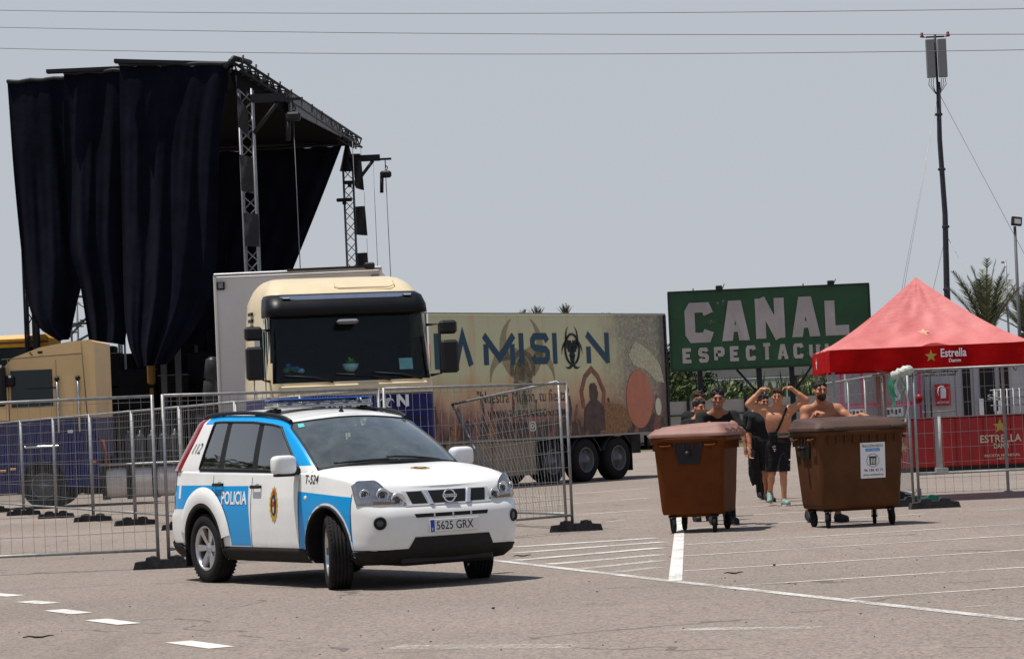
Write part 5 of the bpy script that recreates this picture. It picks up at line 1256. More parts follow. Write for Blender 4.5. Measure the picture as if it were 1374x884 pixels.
# visor, chrome strip, spoiler crease
b = MB(); P = []
for z, o in ((3.17, .02), (3.18, .12), (3.30, .15), (3.44, .10), (3.50, .0)):
    c = cabring(z); P.append([(x+o, y*(1+o*.25), z) for x, y, _ in [c[(i-15) % n] for i in range(0, 31)]])
b.grid(P); b.build('sun_visor', mat('gloss black visor', (.006, .006, .007), .4, var=.1, spec=.2), TC)
b = MB(); P = []
for z in (3.41, 3.47): P.append([(cabring(3.44)[0][0]+.135-.10*(y/1.0)**4, y, z) for y in [lerp(-.98, .98, i/16) for i in range(17)]])
b.grid(P); b.build('light_strip', mat('blue-grey chrome strip', (.35, .42, .60), .2, .7, var=.1), TC)
for y in (-.9, .9): b = MB(); b.box((cabring(3.44)[0][0]+.09, y, 3.44), (.04, .12, .035), b=.01); b.build('marker_lamp', CHROME, TC)
b = MB(); 
b.path([(cabring(z)[0][0]-.03*0+.012, y, z+.0) for y, z in [(-.1, 3.66), (-.12, 3.60), (-.06, 3.575), (.70, 3.575), (.78, 3.61), (.79, 3.68)]], .008, 6); b.build('roof_crease', mat('cream crease', tuple(c*.75 for c in lin(226, 206, 165)), .4), TC)
# white lettering on the blue nose
nf_ = lambda x, z, d: Vector((.055+d, x, z))
for ch, x in (('L', -1.02), ('A', -.80), ('M', -.44), ('I', -.18), ('S', -.06), ('I', .18), ('N', .62)):
    w = {'M': .20, 'I': .045}.get(ch, .18); glyph(ch if ch != 'A' else 'V' if False else ch, x, 1.80, w, .17, .045, lambda a, z, d: nf_(a, z, d), .006, LETW, 'nose_letter', TC)
b = MB(); biohaz(b, lambda x, z, d: nf_(x, z, d), .47, 1.885, .10, .006); b.build('nose_emblem', LETW, TC, recalc=False)
for z in (1.62, 1.35, 1.0):
    b = MB(); b.box((.035, 0, z), (.03, 2.1, .02)); b.build('nose_gap', GAPM, TC)
b = MB(); b.box((.03, 0, .62), (.10, 2.44, .55), b=.05); b.build('bumper', TBLUE, TC)
for y in (-.95, .95): b = MB(); b.box((.075, y, .66), (.04, .42, .22), b=.03); b.build('headlight', CHROME, TC)
b = MB(); b.box((.02, 0, 2.115), (.08, 2.2, .09), b=.02); b.build('wiper_panel', CREAM, TC)
for y0, y1 in ((.55, -.25), (1.02, .30), (-.3, -1.0)):
    b = MB(); b.path([(.03, y0, 2.20), (.025, lerp(y0, y1, .4), 2.27), (.02, y1, 2.31)], [.022, .012, .009], 6); b.build('wiper', BLACKP, TC)
for sy in (-1, 1):
    # stacked mirrors on arms
    for zc_, hh, xx in ((2.93, .20, .02), (2.50, .48, .06)):
        m_ = MB(); m_.box((xx, sy*1.44, zc_), (.16, .25, hh), b=.035); mr = m_.build('mirror', BLACKP, TC)
        m_ = MB(); m_.box((xx-.083, sy*1.44, zc_), (.004, .19, hh*.8)); m_.build('mirror_glass', CHROME, mr)
    m_ = MB(); m_.path([(-.16, sy*1.16, 2.98), (-.02, sy*1.32, 2.98), (.0, sy*1.32, 2.26), (-.14, sy*1.2, 2.24)], .022, 8); m_.build('mirror_arm', BLACKP, TC)
    # door: window, handle, steps, chrome pillar trim
    m_ = MB(); m_.box((-.80, sy*1.205, 2.62), (.80, .03, .72), b=.012); m_.build('door_window', DARKG, TC)
    m_ = MB(); m_.box((-.26, sy*1.19, 2.72), (.06, .05, .9), b=.02); m_.build('pillar_trim', CHROME, TC)
    for xg in (-.30, -1.30): m_ = MB(); m_.box((xg, sy*1.229, 1.75), (.015, .012, 1.9)); m_.build('door_gap', GAPM, TC)
    for k in range(4): m_ = MB(); m_.box((-1.62, sy*1.19, 2.98+.10*k), (.30, .03, .045)); m_.build('side_vent', BLACKP, TC)
    m_ = MB(); m_.box((-1.15, sy*1.24, 2.1), (.2, .03, .05), b=.01); m_.build('door_handle', BLACKP, TC)
    lorry_wheel(TC, -1.05, sy*1.05, sy)
b = MB(); b.box((.03, -.05, 3.06), (.20, .30, .07), b=.03); b.build('visor_camera', mat('grey bracket', (.16, .16, .17), .5), TC)
cabm = TC.matrix_basis if False else Matrix.Translation(TC.location) @ Matrix.Rotation(R(-75), 4, 'Z')
def inside(name, mb, mats, x, y, z, label, cat):
    o = mb.build(name, mats); p = cabm @ Vector((x, y, z)); o.location = p; o.rotation_euler = (0, 0, R(-75)); return tag(o, label, cat)
t = empty('plant_bowl', tuple(cabm @ Vector((-.24, .02, 2.335))), 0, 'white bowl of green leaves on the dashboard of the cream cab', 'plant bowl')
b = MB(); b.lathe([(.001, 0), (.06, 0), (.10, .05), (.125, .12), (.115, .12), (.09, .05), (.001, .02)], 20); b.build('bowl', mat('white ceramic', (.88, .88, .86), .3, coat=.5), t)
b = MB(); rr = random.Random(2)
for k in range(46):
    a = rr.uniform(0, 6.28); e = rr.uniform(.1, 1.3); L_ = rr.uniform(.06, .13); d = Vector((math.cos(a)*math.cos(e), math.sin(a)*math.cos(e), math.sin(e))); s_ = d.cross(Vector((0, 0, 1))).normalized()*.022; o = Vector((0, 0, .11))
    b.add([o, o+d*L_*.5+s_, o+d*L_, o+d*L_*.5-s_], [(0, 1, 2, 3)])
b.build('leaves', mat('bright leaf', (.26, .60, .06), .5, var=.4, scale=20), t, recalc=False)
b = MB(); b.box((0, 0, .09), (.01, .20, .17), M=Matrix.Rotation(R(-15), 4, 'Y')); inside('paper_card', b, mat('pale blue card', (.62, .85, .86), .6), -.20, .84, 2.335, 'pale card propped in the right corner of the lorry windscreen', 'card')
b = MB(); rr = random.Random(8)
for k in range(9): b.sphere((rr.uniform(-.05, .05), rr.uniform(-.13, .13), rr.uniform(.03, .13)), rr.uniform(.03, .06), 5, k % 3, (1, 1, .8))
inside('bag_bundle', b, [mat('crumpled pale plastic', (.6, .75, .75), .4), mat('blue plastic', (.05, .2, .7), .4), mat('green plastic wrap', (.10, .22, .12), .4)], -.28, -.82, 2.335, 'crumpled plastic bags heaped in the left corner of the lorry windscreen', 'bags')
# ---- white box trailer behind that cab
WT = empty('box_trailer', (-3.27, 42.55, 0), 0, 'plain white box trailer standing behind the cream cab', 'trailer')
b = MB(); b.box((0, 6.8, 2.60), (2.58, 13.6, 2.70), b=.03); b.build('box_body', TRAILW, WT)
for x in (-1.28, 1.28):
    b = MB(); b.box((x, -.012, 2.6), (.05, .04, 2.72), b=.01); b.build('corner_post', TRAILW, WT)
    b = MB(); b.box((x*.93, -.03, 3.80), (.12, .05, .13), b=.012); ml_ = b.build('corner_lamp', BLACKP, WT); b = MB(); b.box((x*.93, -.057, 3.80), (.07, .012, .08)); b.build('lamp_lens', mat('grey lens', (.2, .2, .21), .2), ml_)
b = MB(); b.box((0, -.02, 3.965), (2.6, .06, .05), b=.01); b.build('top_rail', mat('grey aluminium rail', (.35, .35, .37), .4, .6), WT)
b = MB(); b.box((0, 6.9, 1.12), (1.1, 13.2, .22)); b.build('chassis', DARKMET, WT)
b = MB(); b.box((.45, -.12, 3.99), (1.2, .12, .03)); b.box((1.12, -.12, 4.0), (.16, .12, .10), b=.02); b.build('roof_fitting', DARKMET, WT)
for k in range(3):
    for sx in (-1, 1):
        w_ = lorry_wheel(WT, sx*1.05, 9.3+1.31*k, 1); w_.rotation_euler = (0, 0, -sx*PI/2)
# ---- printed trailer seen along its side
LT = empty('printed_trailer', (-4.71, 57.9, 0), math.atan2(.78, .626), 'long semi-trailer printed with a concert crowd and large teal lettering', 'trailer')
def print_mat():
    m = bpy.data.materials.new('printed concert livery'); m.use_nodes = True; g = G(m); b = g.n.nodes['Principled BSDF']; tc = g.node('ShaderNodeTexCoord'); sp = g.node('ShaderNodeSeparateXYZ'); g.L.new(tc.outputs['Object'], sp.inputs[0]); x, y, z = sp.outputs
    mp = g.node('ShaderNodeMapping'); mp.inputs['Scale'].default_value = (1, 1, .35); g.L.new(tc.outputs['Object'], mp.inputs[0])
    zz = g.math('ADD', z, g.math('MULTIPLY', g.math('SUBTRACT', g.noise(mp.outputs[0], 1.6, 6, .7), .5), 1.3))
    base = g.ramp(g.math('DIVIDE', g.math('SUBTRACT', zz, 1.0), 3.0), [(.02, lin(88, 52, 42)), (.2, lin(150, 100, 78)), (.36, lin(196, 160, 120)), (.55, lin(196, 194, 150)), (1, lin(190, 190, 150))])
    # vertical streaks of warm light
    st = g.node('ShaderNodeMapping'); st.inputs['Scale'].default_value = (2.2, 1, .12); g.L.new(tc.outputs['Object'], st.inputs[0])
    streak = g.ramp(g.noise(st.outputs[0], 1.4, 5, .7), [(.5, (0, 0, 0)), (.72, (1, 1, 1))])
    c = g.mix(g.math('MULTIPLY', streak, .55), base, (*lin(196, 130, 84), 1))
    # greyer grove of trees toward the rear
    rear = g.ramp(g.math('ADD', g.math('DIVIDE', g.math('SUBTRACT', x, 10.6), 3.2), g.math('MULTIPLY', g.math('SUBTRACT', g.noise(tc.outputs['Object'], 1.5, 5), .5), .7)), [(.1, (0, 0, 0)), (.45, (1, 1, 1))])
    leaf = g.ramp(g.noise(tc.outputs['Object'], 9, 8, .8), [(.42, lin(70, 66, 62)), (.52, lin(120, 112, 100)), (.62, lin(178, 172, 150))])
    c = g.mix(g.math('MULTIPLY', rear, .75), c, leaf)
    warmr = g.mul(rear, g.ramp(g.math('SUBTRACT', 2.3, zz), [(.0, (0, 0, 0)), (.5, (1, 1, 1))]), g.ramp(g.noise(tc.outputs['Object'], 4, 5, .7), [(.35, (0, 0, 0)), (.6, (1, 1, 1))]))
    c = g.mix(g.math('MULTIPLY', warmr, .8), c, (*lin(138, 78, 44), 1))
    edge = g.ramp(g.math('ADD', g.math('SUBTRACT', x, 13.1), g.math('MULTIPLY', g.math('SUBTRACT', g.noise(tc.outputs['Object'], 2.5, 4), .5), .9)), [(.0, (0, 0, 0)), (.3, (1, 1, 1))])
    c = g.mix(g.math('MULTIPLY', edge, .75), c, (*lin(58, 44, 50), 1))
    # purple-brown grime low among the crowd
    low = g.math('MULTIPLY', g.ramp(g.math('SUBTRACT', 2.0, zz), [(.0, (0, 0, 0)), (.6, (1, 1, 1))]), g.ramp(g.noise(tc.outputs['Object'], 3.2, 6, .7), [(.42, (0, 0, 0)), (.6, (1, 1, 1))]))
    c = g.mix(g.math('MULTIPLY', low, .8), c, (*lin(66, 44, 46), 1))
    g.L.new(c, b.inputs['Base Color']); b.inputs['Roughness'].default_value = .4; b.inputs['Coat Weight'].default_value = .2
    return m
b = MB(); b.box((7.7, 1.275, 2.545), (11.8, 2.55, 2.89), b=.02); b.build('box_body', print_mat(), LT)
lf = lambda x, z, d: Vector((x, -.004-d, z))
TEALP = mat('dark teal print', (.008, .055, .10), .4, var=.08); GHOST = mat('ghost emblem print', lin(150, 138, 108), .5, var=.15); CROWD = mat('dark crowd print', (.085, .048, .042), .5, var=.5, scale=5); WARM = mat('warm skin print', lin(132, 88, 70), .5, var=.45, scale=7); DUNE = mat('straw hair print', lin(140, 102, 66), .5, var=.55, scale=12); PALEP = mat('pale print', lin(206, 202, 176), .5, var=.15, scale=5)
def flat(poly, m, name, d=.002):
    b = MB(); b.add([lf(x, z, d) for x, z in poly], [tuple(range(len(poly)))]); return b.build(name, m, LT, recalc=False)
b = MB(); biohaz(b, lf, 7.85, 2.70, 1.08, .0015, th=.2); b.build('ghost_emblem', GHOST, LT, recalc=False)
def ellp(cx, cz, a, b_, n=24, j=0, seed=0):
    rr = random.Random(seed); return [(cx+a*math.cos(2*PI*k/n)*(1+j*rr.uniform(-1, 1)), cz+b_*math.sin(2*PI*k/n)*(1+j*rr.uniform(-1, 1))) for k in range(n)]
rr = random.Random(12)
for k in range(46):
    x = 4.3+k*.2+rr.uniform(-.08, .08); h_ = rr.uniform(.12, .30); zt = 1.22+rr.uniform(0, .22)
    d = .002+.0002*(k % 7)
    flat([(x-h_*.9, 1.105), (x-h_*.8, zt-h_*.6), (x-h_*.45, zt-h_*.1), (x-h_*.42, zt+h_*.5), (x, zt+h_*.85), (x+h_*.42, zt+h_*.5), (x+h_*.45, zt-h_*.1), (x+h_*.8, zt-h_*.6), (x+h_*.9, 1.105)], [CROWD, CROWD, WARM, CROWD, CROWD, DUNE, CROWD][k % 7], 'crowd_figure', d)
    if k % 4 == 1:
        s_ = rr.choice((-1, 1)); flat([(x+s_*.1, zt-.1), (x+s_*.22, zt+.3), (x+s_*.16, zt+.62), (x+s_*.24, zt+.62), (x+s_*.30, zt+.3), (x+s_*.2, zt-.1)], CROWD if k % 8 == 1 else WARM, 'raised_arm', d+.0003)
flat(ellp(11.25, 1.45, .75, .40, 30, .12, 3), DUNE, 'crowd_hair', .0045)
# dancer with arms raised in a ring above the head
b = MB(); stroke(b, [(10.12, 1.75), (10.05, 2.15), (10.22, 2.50), (10.48, 2.68), (10.72, 2.50), (10.95, 2.12), (10.90, 1.78)], .13, lf, .0052); b.build('dancer_arms', WARM, LT, recalc=False)
flat(ellp(10.52, 2.12, .17, .24, 20, .12, 2), CROWD, 'dancer_head', .0054); flat([(10.1, 1.2), (10.15, 1.75), (10.4, 1.95), (10.65, 1.95), (10.92, 1.78), (10.95, 1.2)], CROWD, 'dancer_body', .0053)
flat(ellp(12.38, 1.93, .54, .72, 32), mat('salmon oval print', lin(190, 118, 92), .5, var=.12), 'oval_balloon', .0055)
flat(ellp(13.15, 1.72, .13, .22, 16), PALEP, 'pale_balloon', .0055)
flat([(12.0, 3.0), (12.3, 3.35), (12.9, 3.1), (13.3, 2.75), (13.45, 2.3), (13.1, 2.35), (12.7, 2.62), (12.2, 2.75)], mat('pale straw spray print', lin(186, 180, 150), .5, var=.35, scale=14), 'straw_spray', .0035)
for ch, x, w, st_ in (('L', 4.72, .52, .15), ('V', 5.36, .72, .17), ('M', 6.46, 1.12, .17), ('I', 7.75, .17, .17), ('S', 8.18, .72, .16), ('I', 9.02, .16, .16), ('N', 10.33, .90, .17)):
    b = MB()
    if ch == 'V': stroke(b, [(x+.09, 2.82), (x+w/2, 3.50), (x+w-.09, 2.82)], st_, lf, .006)
    elif ch == 'M':
        stroke(b, [(x+.08, 2.82), (x+.08, 3.30)], st_, lf, .006); stroke(b, [(x+.02, 3.50), (x+w/2, 2.98), (x+w-.02, 3.50)], st_, lf, .0065); stroke(b, [(x+w-.08, 2.82), (x+w-.08, 3.30)], st_, lf, .006)
    elif ch == 'N':
        stroke(b, [(x+.08, 2.82), (x+.08, 3.22)], st_, lf, .006); stroke(b, [(x+.03, 3.52), (x+w-.05, 2.86)], st_, lf, .0065); stroke(b, [(x+w-.08, 2.82), (x+w-.08, 3.55)], st_, lf, .006)
    else:
        for k, s_ in enumerate(GL[ch]): stroke(b, [(x+(st_/2+u*(w-st_) if w > st_ else w/2), 2.82+(st_/2 if ch == 'S' else 0)+v*(.73-(st_ if ch == 'S' else 0))) for u, v in s_], st_, lf, .006+.0004*k)
    b.build('side_letter', TEALP, LT, recalc=False)
b = MB(); biohaz(b, lambda x, z, d: lf(9.76+(x-9.76)*.85, 3.16+(z-3.16)*1.15, d), 9.76, 3.16, .44, .0062); b.path([lf(9.76+.27*math.cos(a), 3.16+.36*math.sin(a), .004) for a in [2*PI*i/30 for i in range(30)]], .03, 4, closed=True)
b.build('side_emblem', mat('near-black emblem print', (.006, .012, .018), .4), LT, recalc=False)
SLO = mat('dark slogan print', (.03, .028, .03), .5, var=0)
text('slogan', '"Nuestra Misión, tu fiesta"', 3.42, .34, lambda x, z, d: lf(6.14+x, 1.90+z+.0*x, d), SLO, LT, .006, -.002)
text('web_address', 'WWW.GRUPOLAMISION.COM', 2.9, .17, lambda x, z, d: lf(6.5+x, 1.60+z, d), SLO, LT, .006, .008)
text('social_icon', 'f', .11, .24, lambda x, z, d: lf(7.40+x, 1.28+z, d), SLO, LT, .006, .03)
flat([(7.70, 1.46), (7.76, 1.40), (7.82, 1.45), (7.90, 1.49), (7.93, 1.42), (7.90, 1.33), (7.80, 1.27), (7.70, 1.29), (7.76, 1.32)], SLO, 'social_icon', .006)
b = MB(); b.path([lf(8.11+.1*sx, 1.38+.1*sz, .004) for sx, sz in ((-1, -.7), (-.7, -1), (.7, -1), (1, -.7), (1, .7), (.7, 1), (-.7, 1), (-1, .7))], .018, 4, closed=True); b.path([lf(8.11+.05*math.cos(a), 1.38+.05*math.sin(a), .004) for a in [2*PI*i/14 for i in range(14)]], .014, 4, closed=True); b.build('social_icon', LETW, LT, recalc=False)
ALU = mat('dull aluminium', (.30, .29, .28), .45, .5, var=.2)
for z in (1.09, 4.0): b = MB(); b.box((7.7, -.012, z), (11.8, .03, .04)); b.build('edge_rail', ALU, LT)
for x in (1.83, 13.58): b = MB(); b.box((x, -.01, 2.55), (.07, .035, 2.86)); b.build('corner_post', DARKMET, LT)
b = MB(); b.box((7.7, 1.27, .95), (11.4, 1.0, .25)); b.build('chassis', DARKMET, LT)
for x0, x1 in ((5.05, 6.66), (6.68, 8.28)):
    b = MB(); b.box(((x0+x1)/2, .10, .66), (x1-x0, .10, .82), b=.015); b.build('side_skirt', mat('beige side locker', lin(140, 126, 108), .5, .2, var=.15, scale=2), LT)
b = MB(); b.box((6.66, 1.2, .66), (3.0, 1.9, .78)); b.build('pallet_locker', DARKMET, LT)
for k in range(3):
    for sy in (-1, 1): lorry_wheel(LT, 8.86+1.29*k, 1.27+sy*1.08, sy)
for k in range(3):
    b = MB(); b.lathe([(.60, -.19), (.62, -.19), (.62, .19), (.60, .19)], 14, Matrix.Translation((8.86+1.29*k, .20, .50)) @ Matrix.Rotation(PI/2, 4, 'X'), 0, True, R(20), R(160)); b.build('mudguard', BLACKP, LT)
b = MB(); b.box((11.98, .2, .55), (.02, .4, .7)); b.build('mud_flap', BLACKP, LT)
b = MB(); b.box((13.45, 1.27, .72), (.10, 2.4, .12)); b.box((13.3, .5, .85), (.10, .10, .35)); b.box((13.3, 2.0, .85), (.1, .1, .35)); b.box((12.6, 1.27, .75), (.9, 1.5, .3)); b.build('rear_bumper', DARKMET, LT)
for y in (.5, 2.05):
    b = MB(); b.box((2.6, y, .55), (.14, .14, 1.0)); b.box((2.6, y, .03), (.3, .3, .06)); b.build('landing_leg', DARKMET, LT)
# ---- lorry at the left edge, seen from its side
LC = empty('lorry', (-9.62, 63.4, 0), 0, 'cream and deep blue lorry at the left frame edge behind the fences', 'lorry')
pro = [(0, .55), (0, 3.80), (-.35, 3.83), (-1.2, 3.72), (-1.9, 3.50), (-2.25, 3.15), (-2.42, 2.05), (-2.50, 1.2), (-2.50, .40), (-1.9, .40), (-1.78, .75), (-1.35, 1.05), (-.92, .75), (-.80, .40)]
cu_ = [p for p in pro if p[1] >= 2.05]+[(-2.42, 2.05), (0, 2.05)]
b = MB(); b.prism([(0, 2.05), (0, 3.78), (-.12, 3.83), (-.6, 3.80), (-1.25, 3.70), (-1.9, 3.48), (-2.22, 3.15), (-2.42, 2.05)], 0, 2.46); b.build('upper_cab', mat('cream truck paint shade tone', lin(222, 188, 136), .45, var=.06, scale=2), LC)  # same cream as the front cab, its shaded tone put into the colour
b = MB(); b.prism([(0, 2.045), (0, .45), (-.72, .45), (-.80, .80), (-1.02, 1.03), (-1.30, 1.10), (-1.58, 1.03), (-1.80, .80), (-1.88, .38), (-2.50, .38), (-2.50, 1.2), (-2.42, 2.045)], .008, 2.45); b.build('lower_cab', TBLUE, LC)
b = MB(); b.box((-1.47, -.006, 2.76), (.96, .02, .86), b=.06); b.build('side_window', DARKG, LC)
b = MB(); b.box((-1.25, -.014, 2.76), (.72, .012, .03)); b.build('window_bar', BLACKP, LC)
for pts in ([(-.92, 1.2), (-.90, 3.40)], [(-2.02, 1.3), (-2.0, 3.45)], [(-2.15, 3.46), (-.30, 3.52)], [(-.22, 2.1), (-.30, 3.78)]):
    b = MB(); b.tube((pts[0][0], -.004, pts[0][1]), (pts[1][0], -.004, pts[1][1]), .010, 5); b.build('door_gap', mat('shadow seam', (.10, .085, .06), .8), LC)
for x in (-.88, -.40):
    b = MB(); b.tube((x, -.05, 1.72), (x, -.05, 2.95), .030, 8); b.tube((x, -.05, 2.9), (x, 0, 2.95), .03, 8); gh_ = b.build('grab_rail', STEEL, LC); b = MB(); b.sphere((x, -.05, 2.96), .06, 8); b.build('rail_cap', BLACKP, gh_)
b = MB(); b.box((-1.30, -.01, 1.42), (.80, .03, .05), b=.01); b.build('badge_strip', STEEL, LC)
b = MB(); b.box((-.62, -.012, 1.74), (.14, .03, .08), b=.01); b.build('door_handle', STEEL, LC)
b = MB(); b.box((-1.46, -.01, 3.56), (.10, .02, .02), M=Matrix.Rotation(R(50), 4, 'Y')); b.sphere((-1.25, -.005, 3.59), .05, 8, sc=(1.3, .3, .7)); b.build('roof_badge', BLACKP, LC)
for x, z in ((-1.97, .93), (-.12, 1.02), (-2.2, .9)): b = MB(); b.box((x, -.006, z), (.14, .02, .05), b=.006); b.build('side_marker', AMBER, LC)
b = MB(); b.box((-2.16, -.22, 2.85), (.26, .30, .95), b=.06); b.box((-1.98, -.10, 2.95), (.24, .18, .26), b=.05); b.build('mirror', BLACKP, LC)
lorry_wheel(LC, -1.30, .30, -1); lorry_wheel(LC, -1.30, 2.15, 1)
for y in (.55, 1.9): b = MB(); b.box((3.2, y, .98), (6.6, .10, .26)); b.build('chassis_rail', DARKMET, LC)
for k, x in enumerate((.38, .97, 1.55, 2.12)):
    b = MB(); P = [[(x+xx, y, z) for y, z in [(.05+.33+.33*math.copysign(abs(math.cos(a))**.6, math.cos(a)), .52+.36*math.copysign(abs(math.sin(a))**.6, math.sin(a))) for a in [2*PI*i/24 for i in range(24)]]] for xx in (-.23, -.22, .22, .23)]
    b.grid(P, closed=True); b.add(P[0], [tuple(range(24))]); b.add(P[-1], [tuple(range(24))]); tk = b.build('fuel_tank', mat('brushed tank metal', (.58, .54, .51), .45, .15, var=.12, stretch=(1, 1, 8)), LC)
for x in (.10, .67, 1.26, 1.84, 2.4):
    b = MB(); b.box((x, .38, .52), (.09, .72, .78)); b.build('tank_strap', BLACKP, LC)
b = MB(); b.box((1.1, .35, .93), (2.3, .6, .05), b=.01); b.build('catwalk', ALU, LC)
for k in range(5):
    x = .62+.27*k; b = MB(); b.lathe([(.001, 0), (.105, 0), (.11, .03), (.11, .55), (.09, .62), (.03, .66), (.025, .74), (.001, .74)], 16, Matrix.Translation((x, .6, .96))); b.build('air_bottle', mat('grey-black bottle', (.06, .06, .065), .4, .3, var=.2), LC)
b = MB(); b.path([(-.02, .1, 1.55), (.12, .02, 1.50), (.18, .02, 1.2), (.16, .05, .9)], .025, 7); b.build('air_hose', mat('red hose', (.35, .06, .05), .5), LC)
for x in (4.2, 5.5):
    for sy, y in ((-1, .25), (1, 2.2)): lorry_wheel(LC, x, y, sy)
# ---- yellow vehicle far left
YL = empty('yellow_lorry', (-16.4, 82, 0), 0, 'yellow high-sided vehicle far left behind the cream lorry', 'lorry'); YEL = mat('yellow machine paint', lin(214, 150, 30), .45, var=.12)
b = MB(); b.box((0, 1.2, 2.9), (5.2, 2.4, 3.7), b=.12); b.build('body', YEL, YL)
b = MB(); b.box((1.2, -.02, 4.0), (2.2, .06, .75), b=.05); b.build('side_window', DARKG, YL)
b = MB(); b.box((0, -.03, 4.52), (5.2, .05, .06)); b.build('roof_rail', mat('brown rail', (.10, .06, .03), .6), YL)
for x in (-1.7, 1.7):
    for sy, y in ((-1, .2), (1, 2.2)): lorry_wheel(YL, x, y, sy)
# ------------------------------------------------------------------ stage: roof on truss towers, black curtains hung from it
ST = empty('stage', (-9.5, 80, 0), 0, 'dark outdoor stage roof on truss towers rising behind the lorries', 'stage')
so = Vector((-9.5, 80, 0)); L3 = lambda x, y, z: Vector((x, y, z))-so
SBLK = mat('black stage skin', (.004, .004, .005), .95, var=.3, bump=.3, bscale=3, spec=.05); FASC = mat('grey roof fascia', (.10, .105, .115), .55, .2, var=.2, scale=1.5); TRUS = mat('grey truss tube', (.22, .225, .235), .4, .6, var=.15)
cA, cB, cC, cD = (-7.22, 75.0), (-5.30, 98.0), (-12.8, 98.5), (-14.5, 81.0)
b = MB(); b.add([L3(x, y, z) for q in (0, 1) for (x, y), z in zip((cA, cB, cC, cD), ((10.9, 11.58, 11.58, 10.9), (11.45, 11.74, 11.74, 11.45))[q])], [(0, 1, 2, 3), (7, 6, 5, 4), (0, 4, 5, 1), (1, 5, 6, 2), (2, 6, 7, 3), (3, 7, 4, 0)]); b.build('roof_slab', SBLK, ST)
def truss(p, q, w, r, name, m, par, org, step=None, n=6):
    """square lattice girder between two points"""
    p, q = Vector(p)-org, Vector(q)-org; t = (q-p).normalized(); u = t.cross(Vector((0, 0, 1)) if abs(t.z) < .9 else Vector((0, 1, 0))).normalized(); v = t.cross(u); L_ = (q-p).length; k = max(2, int(L_/(step or w))); b = MB(); h = w/2; co = [(-h, -h), (h, -h), (h, h), (-h, h)]
    for a, c in co: b.tube(p+u*a+v*c, q+u*a+v*c, r, n)
    for i in range(k):
        for j in range(4):
            a, c = co[j], co[(j+1) % 4]
            if i % 2: a, c = c, a
            b.tube(p+t*L_*i/k+u*a[0]+v*a[1], p+t*L_*(i+1)/k+u*c[0]+v*c[1], r*.6, 4, caps=False)
    return b.build(name, m, par)
truss((*cA, 11.55), (-5.22, 98.2, 11.68), .30, .045, 'roof_edge_truss', DARKMET, ST, so, .6)
for t0, t1, z0, z1 in ((.10, .36, 11.1, 11.75),):
    pass
for t0, t1 in ((.34, .56), (.565, .80)):
    p, q = Vector(cA).lerp(Vector(cB), t0), Vector(cA).lerp(Vector(cB), t1); b = MB(); x0, y0, x1, y1 = p.x+.20, p.y, q.x+.20, q.y
    zb = lambda t: 10.95+.6*t; b.add([L3(x0, y0, zb(t0)), L3(x1, y1, zb(t1)), L3(x1, y1, 11.75), L3(x0, y0, 11.72), L3(x0-.06, y0, zb(t0)), L3(x1-.06, y1, zb(t1)), L3(x1-.06, y1, 11.75), L3(x0-.06, y0, 11.72)], [(0, 1, 2, 3), (7, 6, 5, 4), (0, 4, 5, 1), (3, 2, 6, 7), (0, 3, 7, 4), (1, 5, 6, 2)]); b.build('fascia_panel', FASC, ST)
for k in range(12):
    p = Vector(cA).lerp(Vector(cB), k/11.5); b = MB(); b.tube(L3(p.x+.16, p.y, 11.35), L3(p.x+.22, p.y, 11.82), .03, 5); b.build('roof_hook', DARKMET, ST)
b = MB(); b.path([L3(-7.5, 75.0, 11.5), L3(-7.25, 74.9, 11.75), L3(-6.9, 76, 11.75)], .07, 6); b.build('corner_bracket', DARKMET, ST)
truss((-7.0, 75.2, 0), (-7.0, 75.2, 10.9), .36, .038, 'tower', TRUS, ST, so, .36)
truss((-5.56, 97.6, 0), (-5.56, 97.6, 10.7), .34, .034, 'tower', TRUS, ST, so, .36)
b = MB(); b.lathe([(.30, 0), (.22, .3), (.10, .8), (.05, 1.0)], 8, Matrix.Translation(L3(-5.56, 97.6, 10.65))); b.build('tower_head', DARKMET, ST)
for x, y in ((-14.2, 81.6), (-12.6, 97.8), (-10.0, 96)): truss((x, y, 0), (x, y, 10.9), .34, .034, 'tower', DARKMET, ST, so, .6)
for x, y, z, l in ((-5.72, 97.3, 9.6, .55), (-5.5, 97.2, 10.2, .42), (-5.25, 97.3, 11.15, .35)):
    b = MB(); b.box(L3(x, y, z), (l, .2, .12), b=.03); b.box(L3(x, y, z-.1), (.14, .14, .14), b=.02); b.build('rigging_block', DARKMET, ST)
for (x0, y, z, x1) in ((-6.85, 75.0, 10.62, -5.45), (-5.4, 97.4, 11.05, -4.0)):
    b = MB(); b.box(L3((x0+x1)/2-.2, y, z), (x1-x0-.4, .18, .22)); b.box(L3(x1-.25, y, z-.06), (.5, .12, .07)); b.build('hoist_arm', DARKMET, ST)
    b = MB(); b.tube(L3(x0+.05, y, z-.95), L3(x0+.75, y, z-.10), .06, 6); b.build('arm_brace', DARKMET, ST)
def hoist(x, y, z, zb, dx, label):
    t = empty('chain_hoist', (x, y, z), 0, label, 'hoist', 'chain hoists on the stage towers')
    b = MB(); b.tube((0, 0, 0), (0, 0, .35), .02, 6); b.path([(0, 0, .12), (.07, 0, .05), (.05, 0, -.05), (-.03, 0, -.03)], .02, 6); b.build('hook', DARKMET, t)
    b = MB(); b.box((0, 0, -.20), (.40, .30, .24), b=.06); b.tube((-.14, 0, -.25), (-.17, 0, -.85), .07, 8); b.build('motor', DARKMET, t)
    b = MB(); b.path([(0, 0, -.3), (dx*.3, 0, (zb-z)*.5), (dx, 0, zb-z)], .014, 5); b.build('chain', mat('hoist chain', (.12, .12, .125), .5, .5), t)
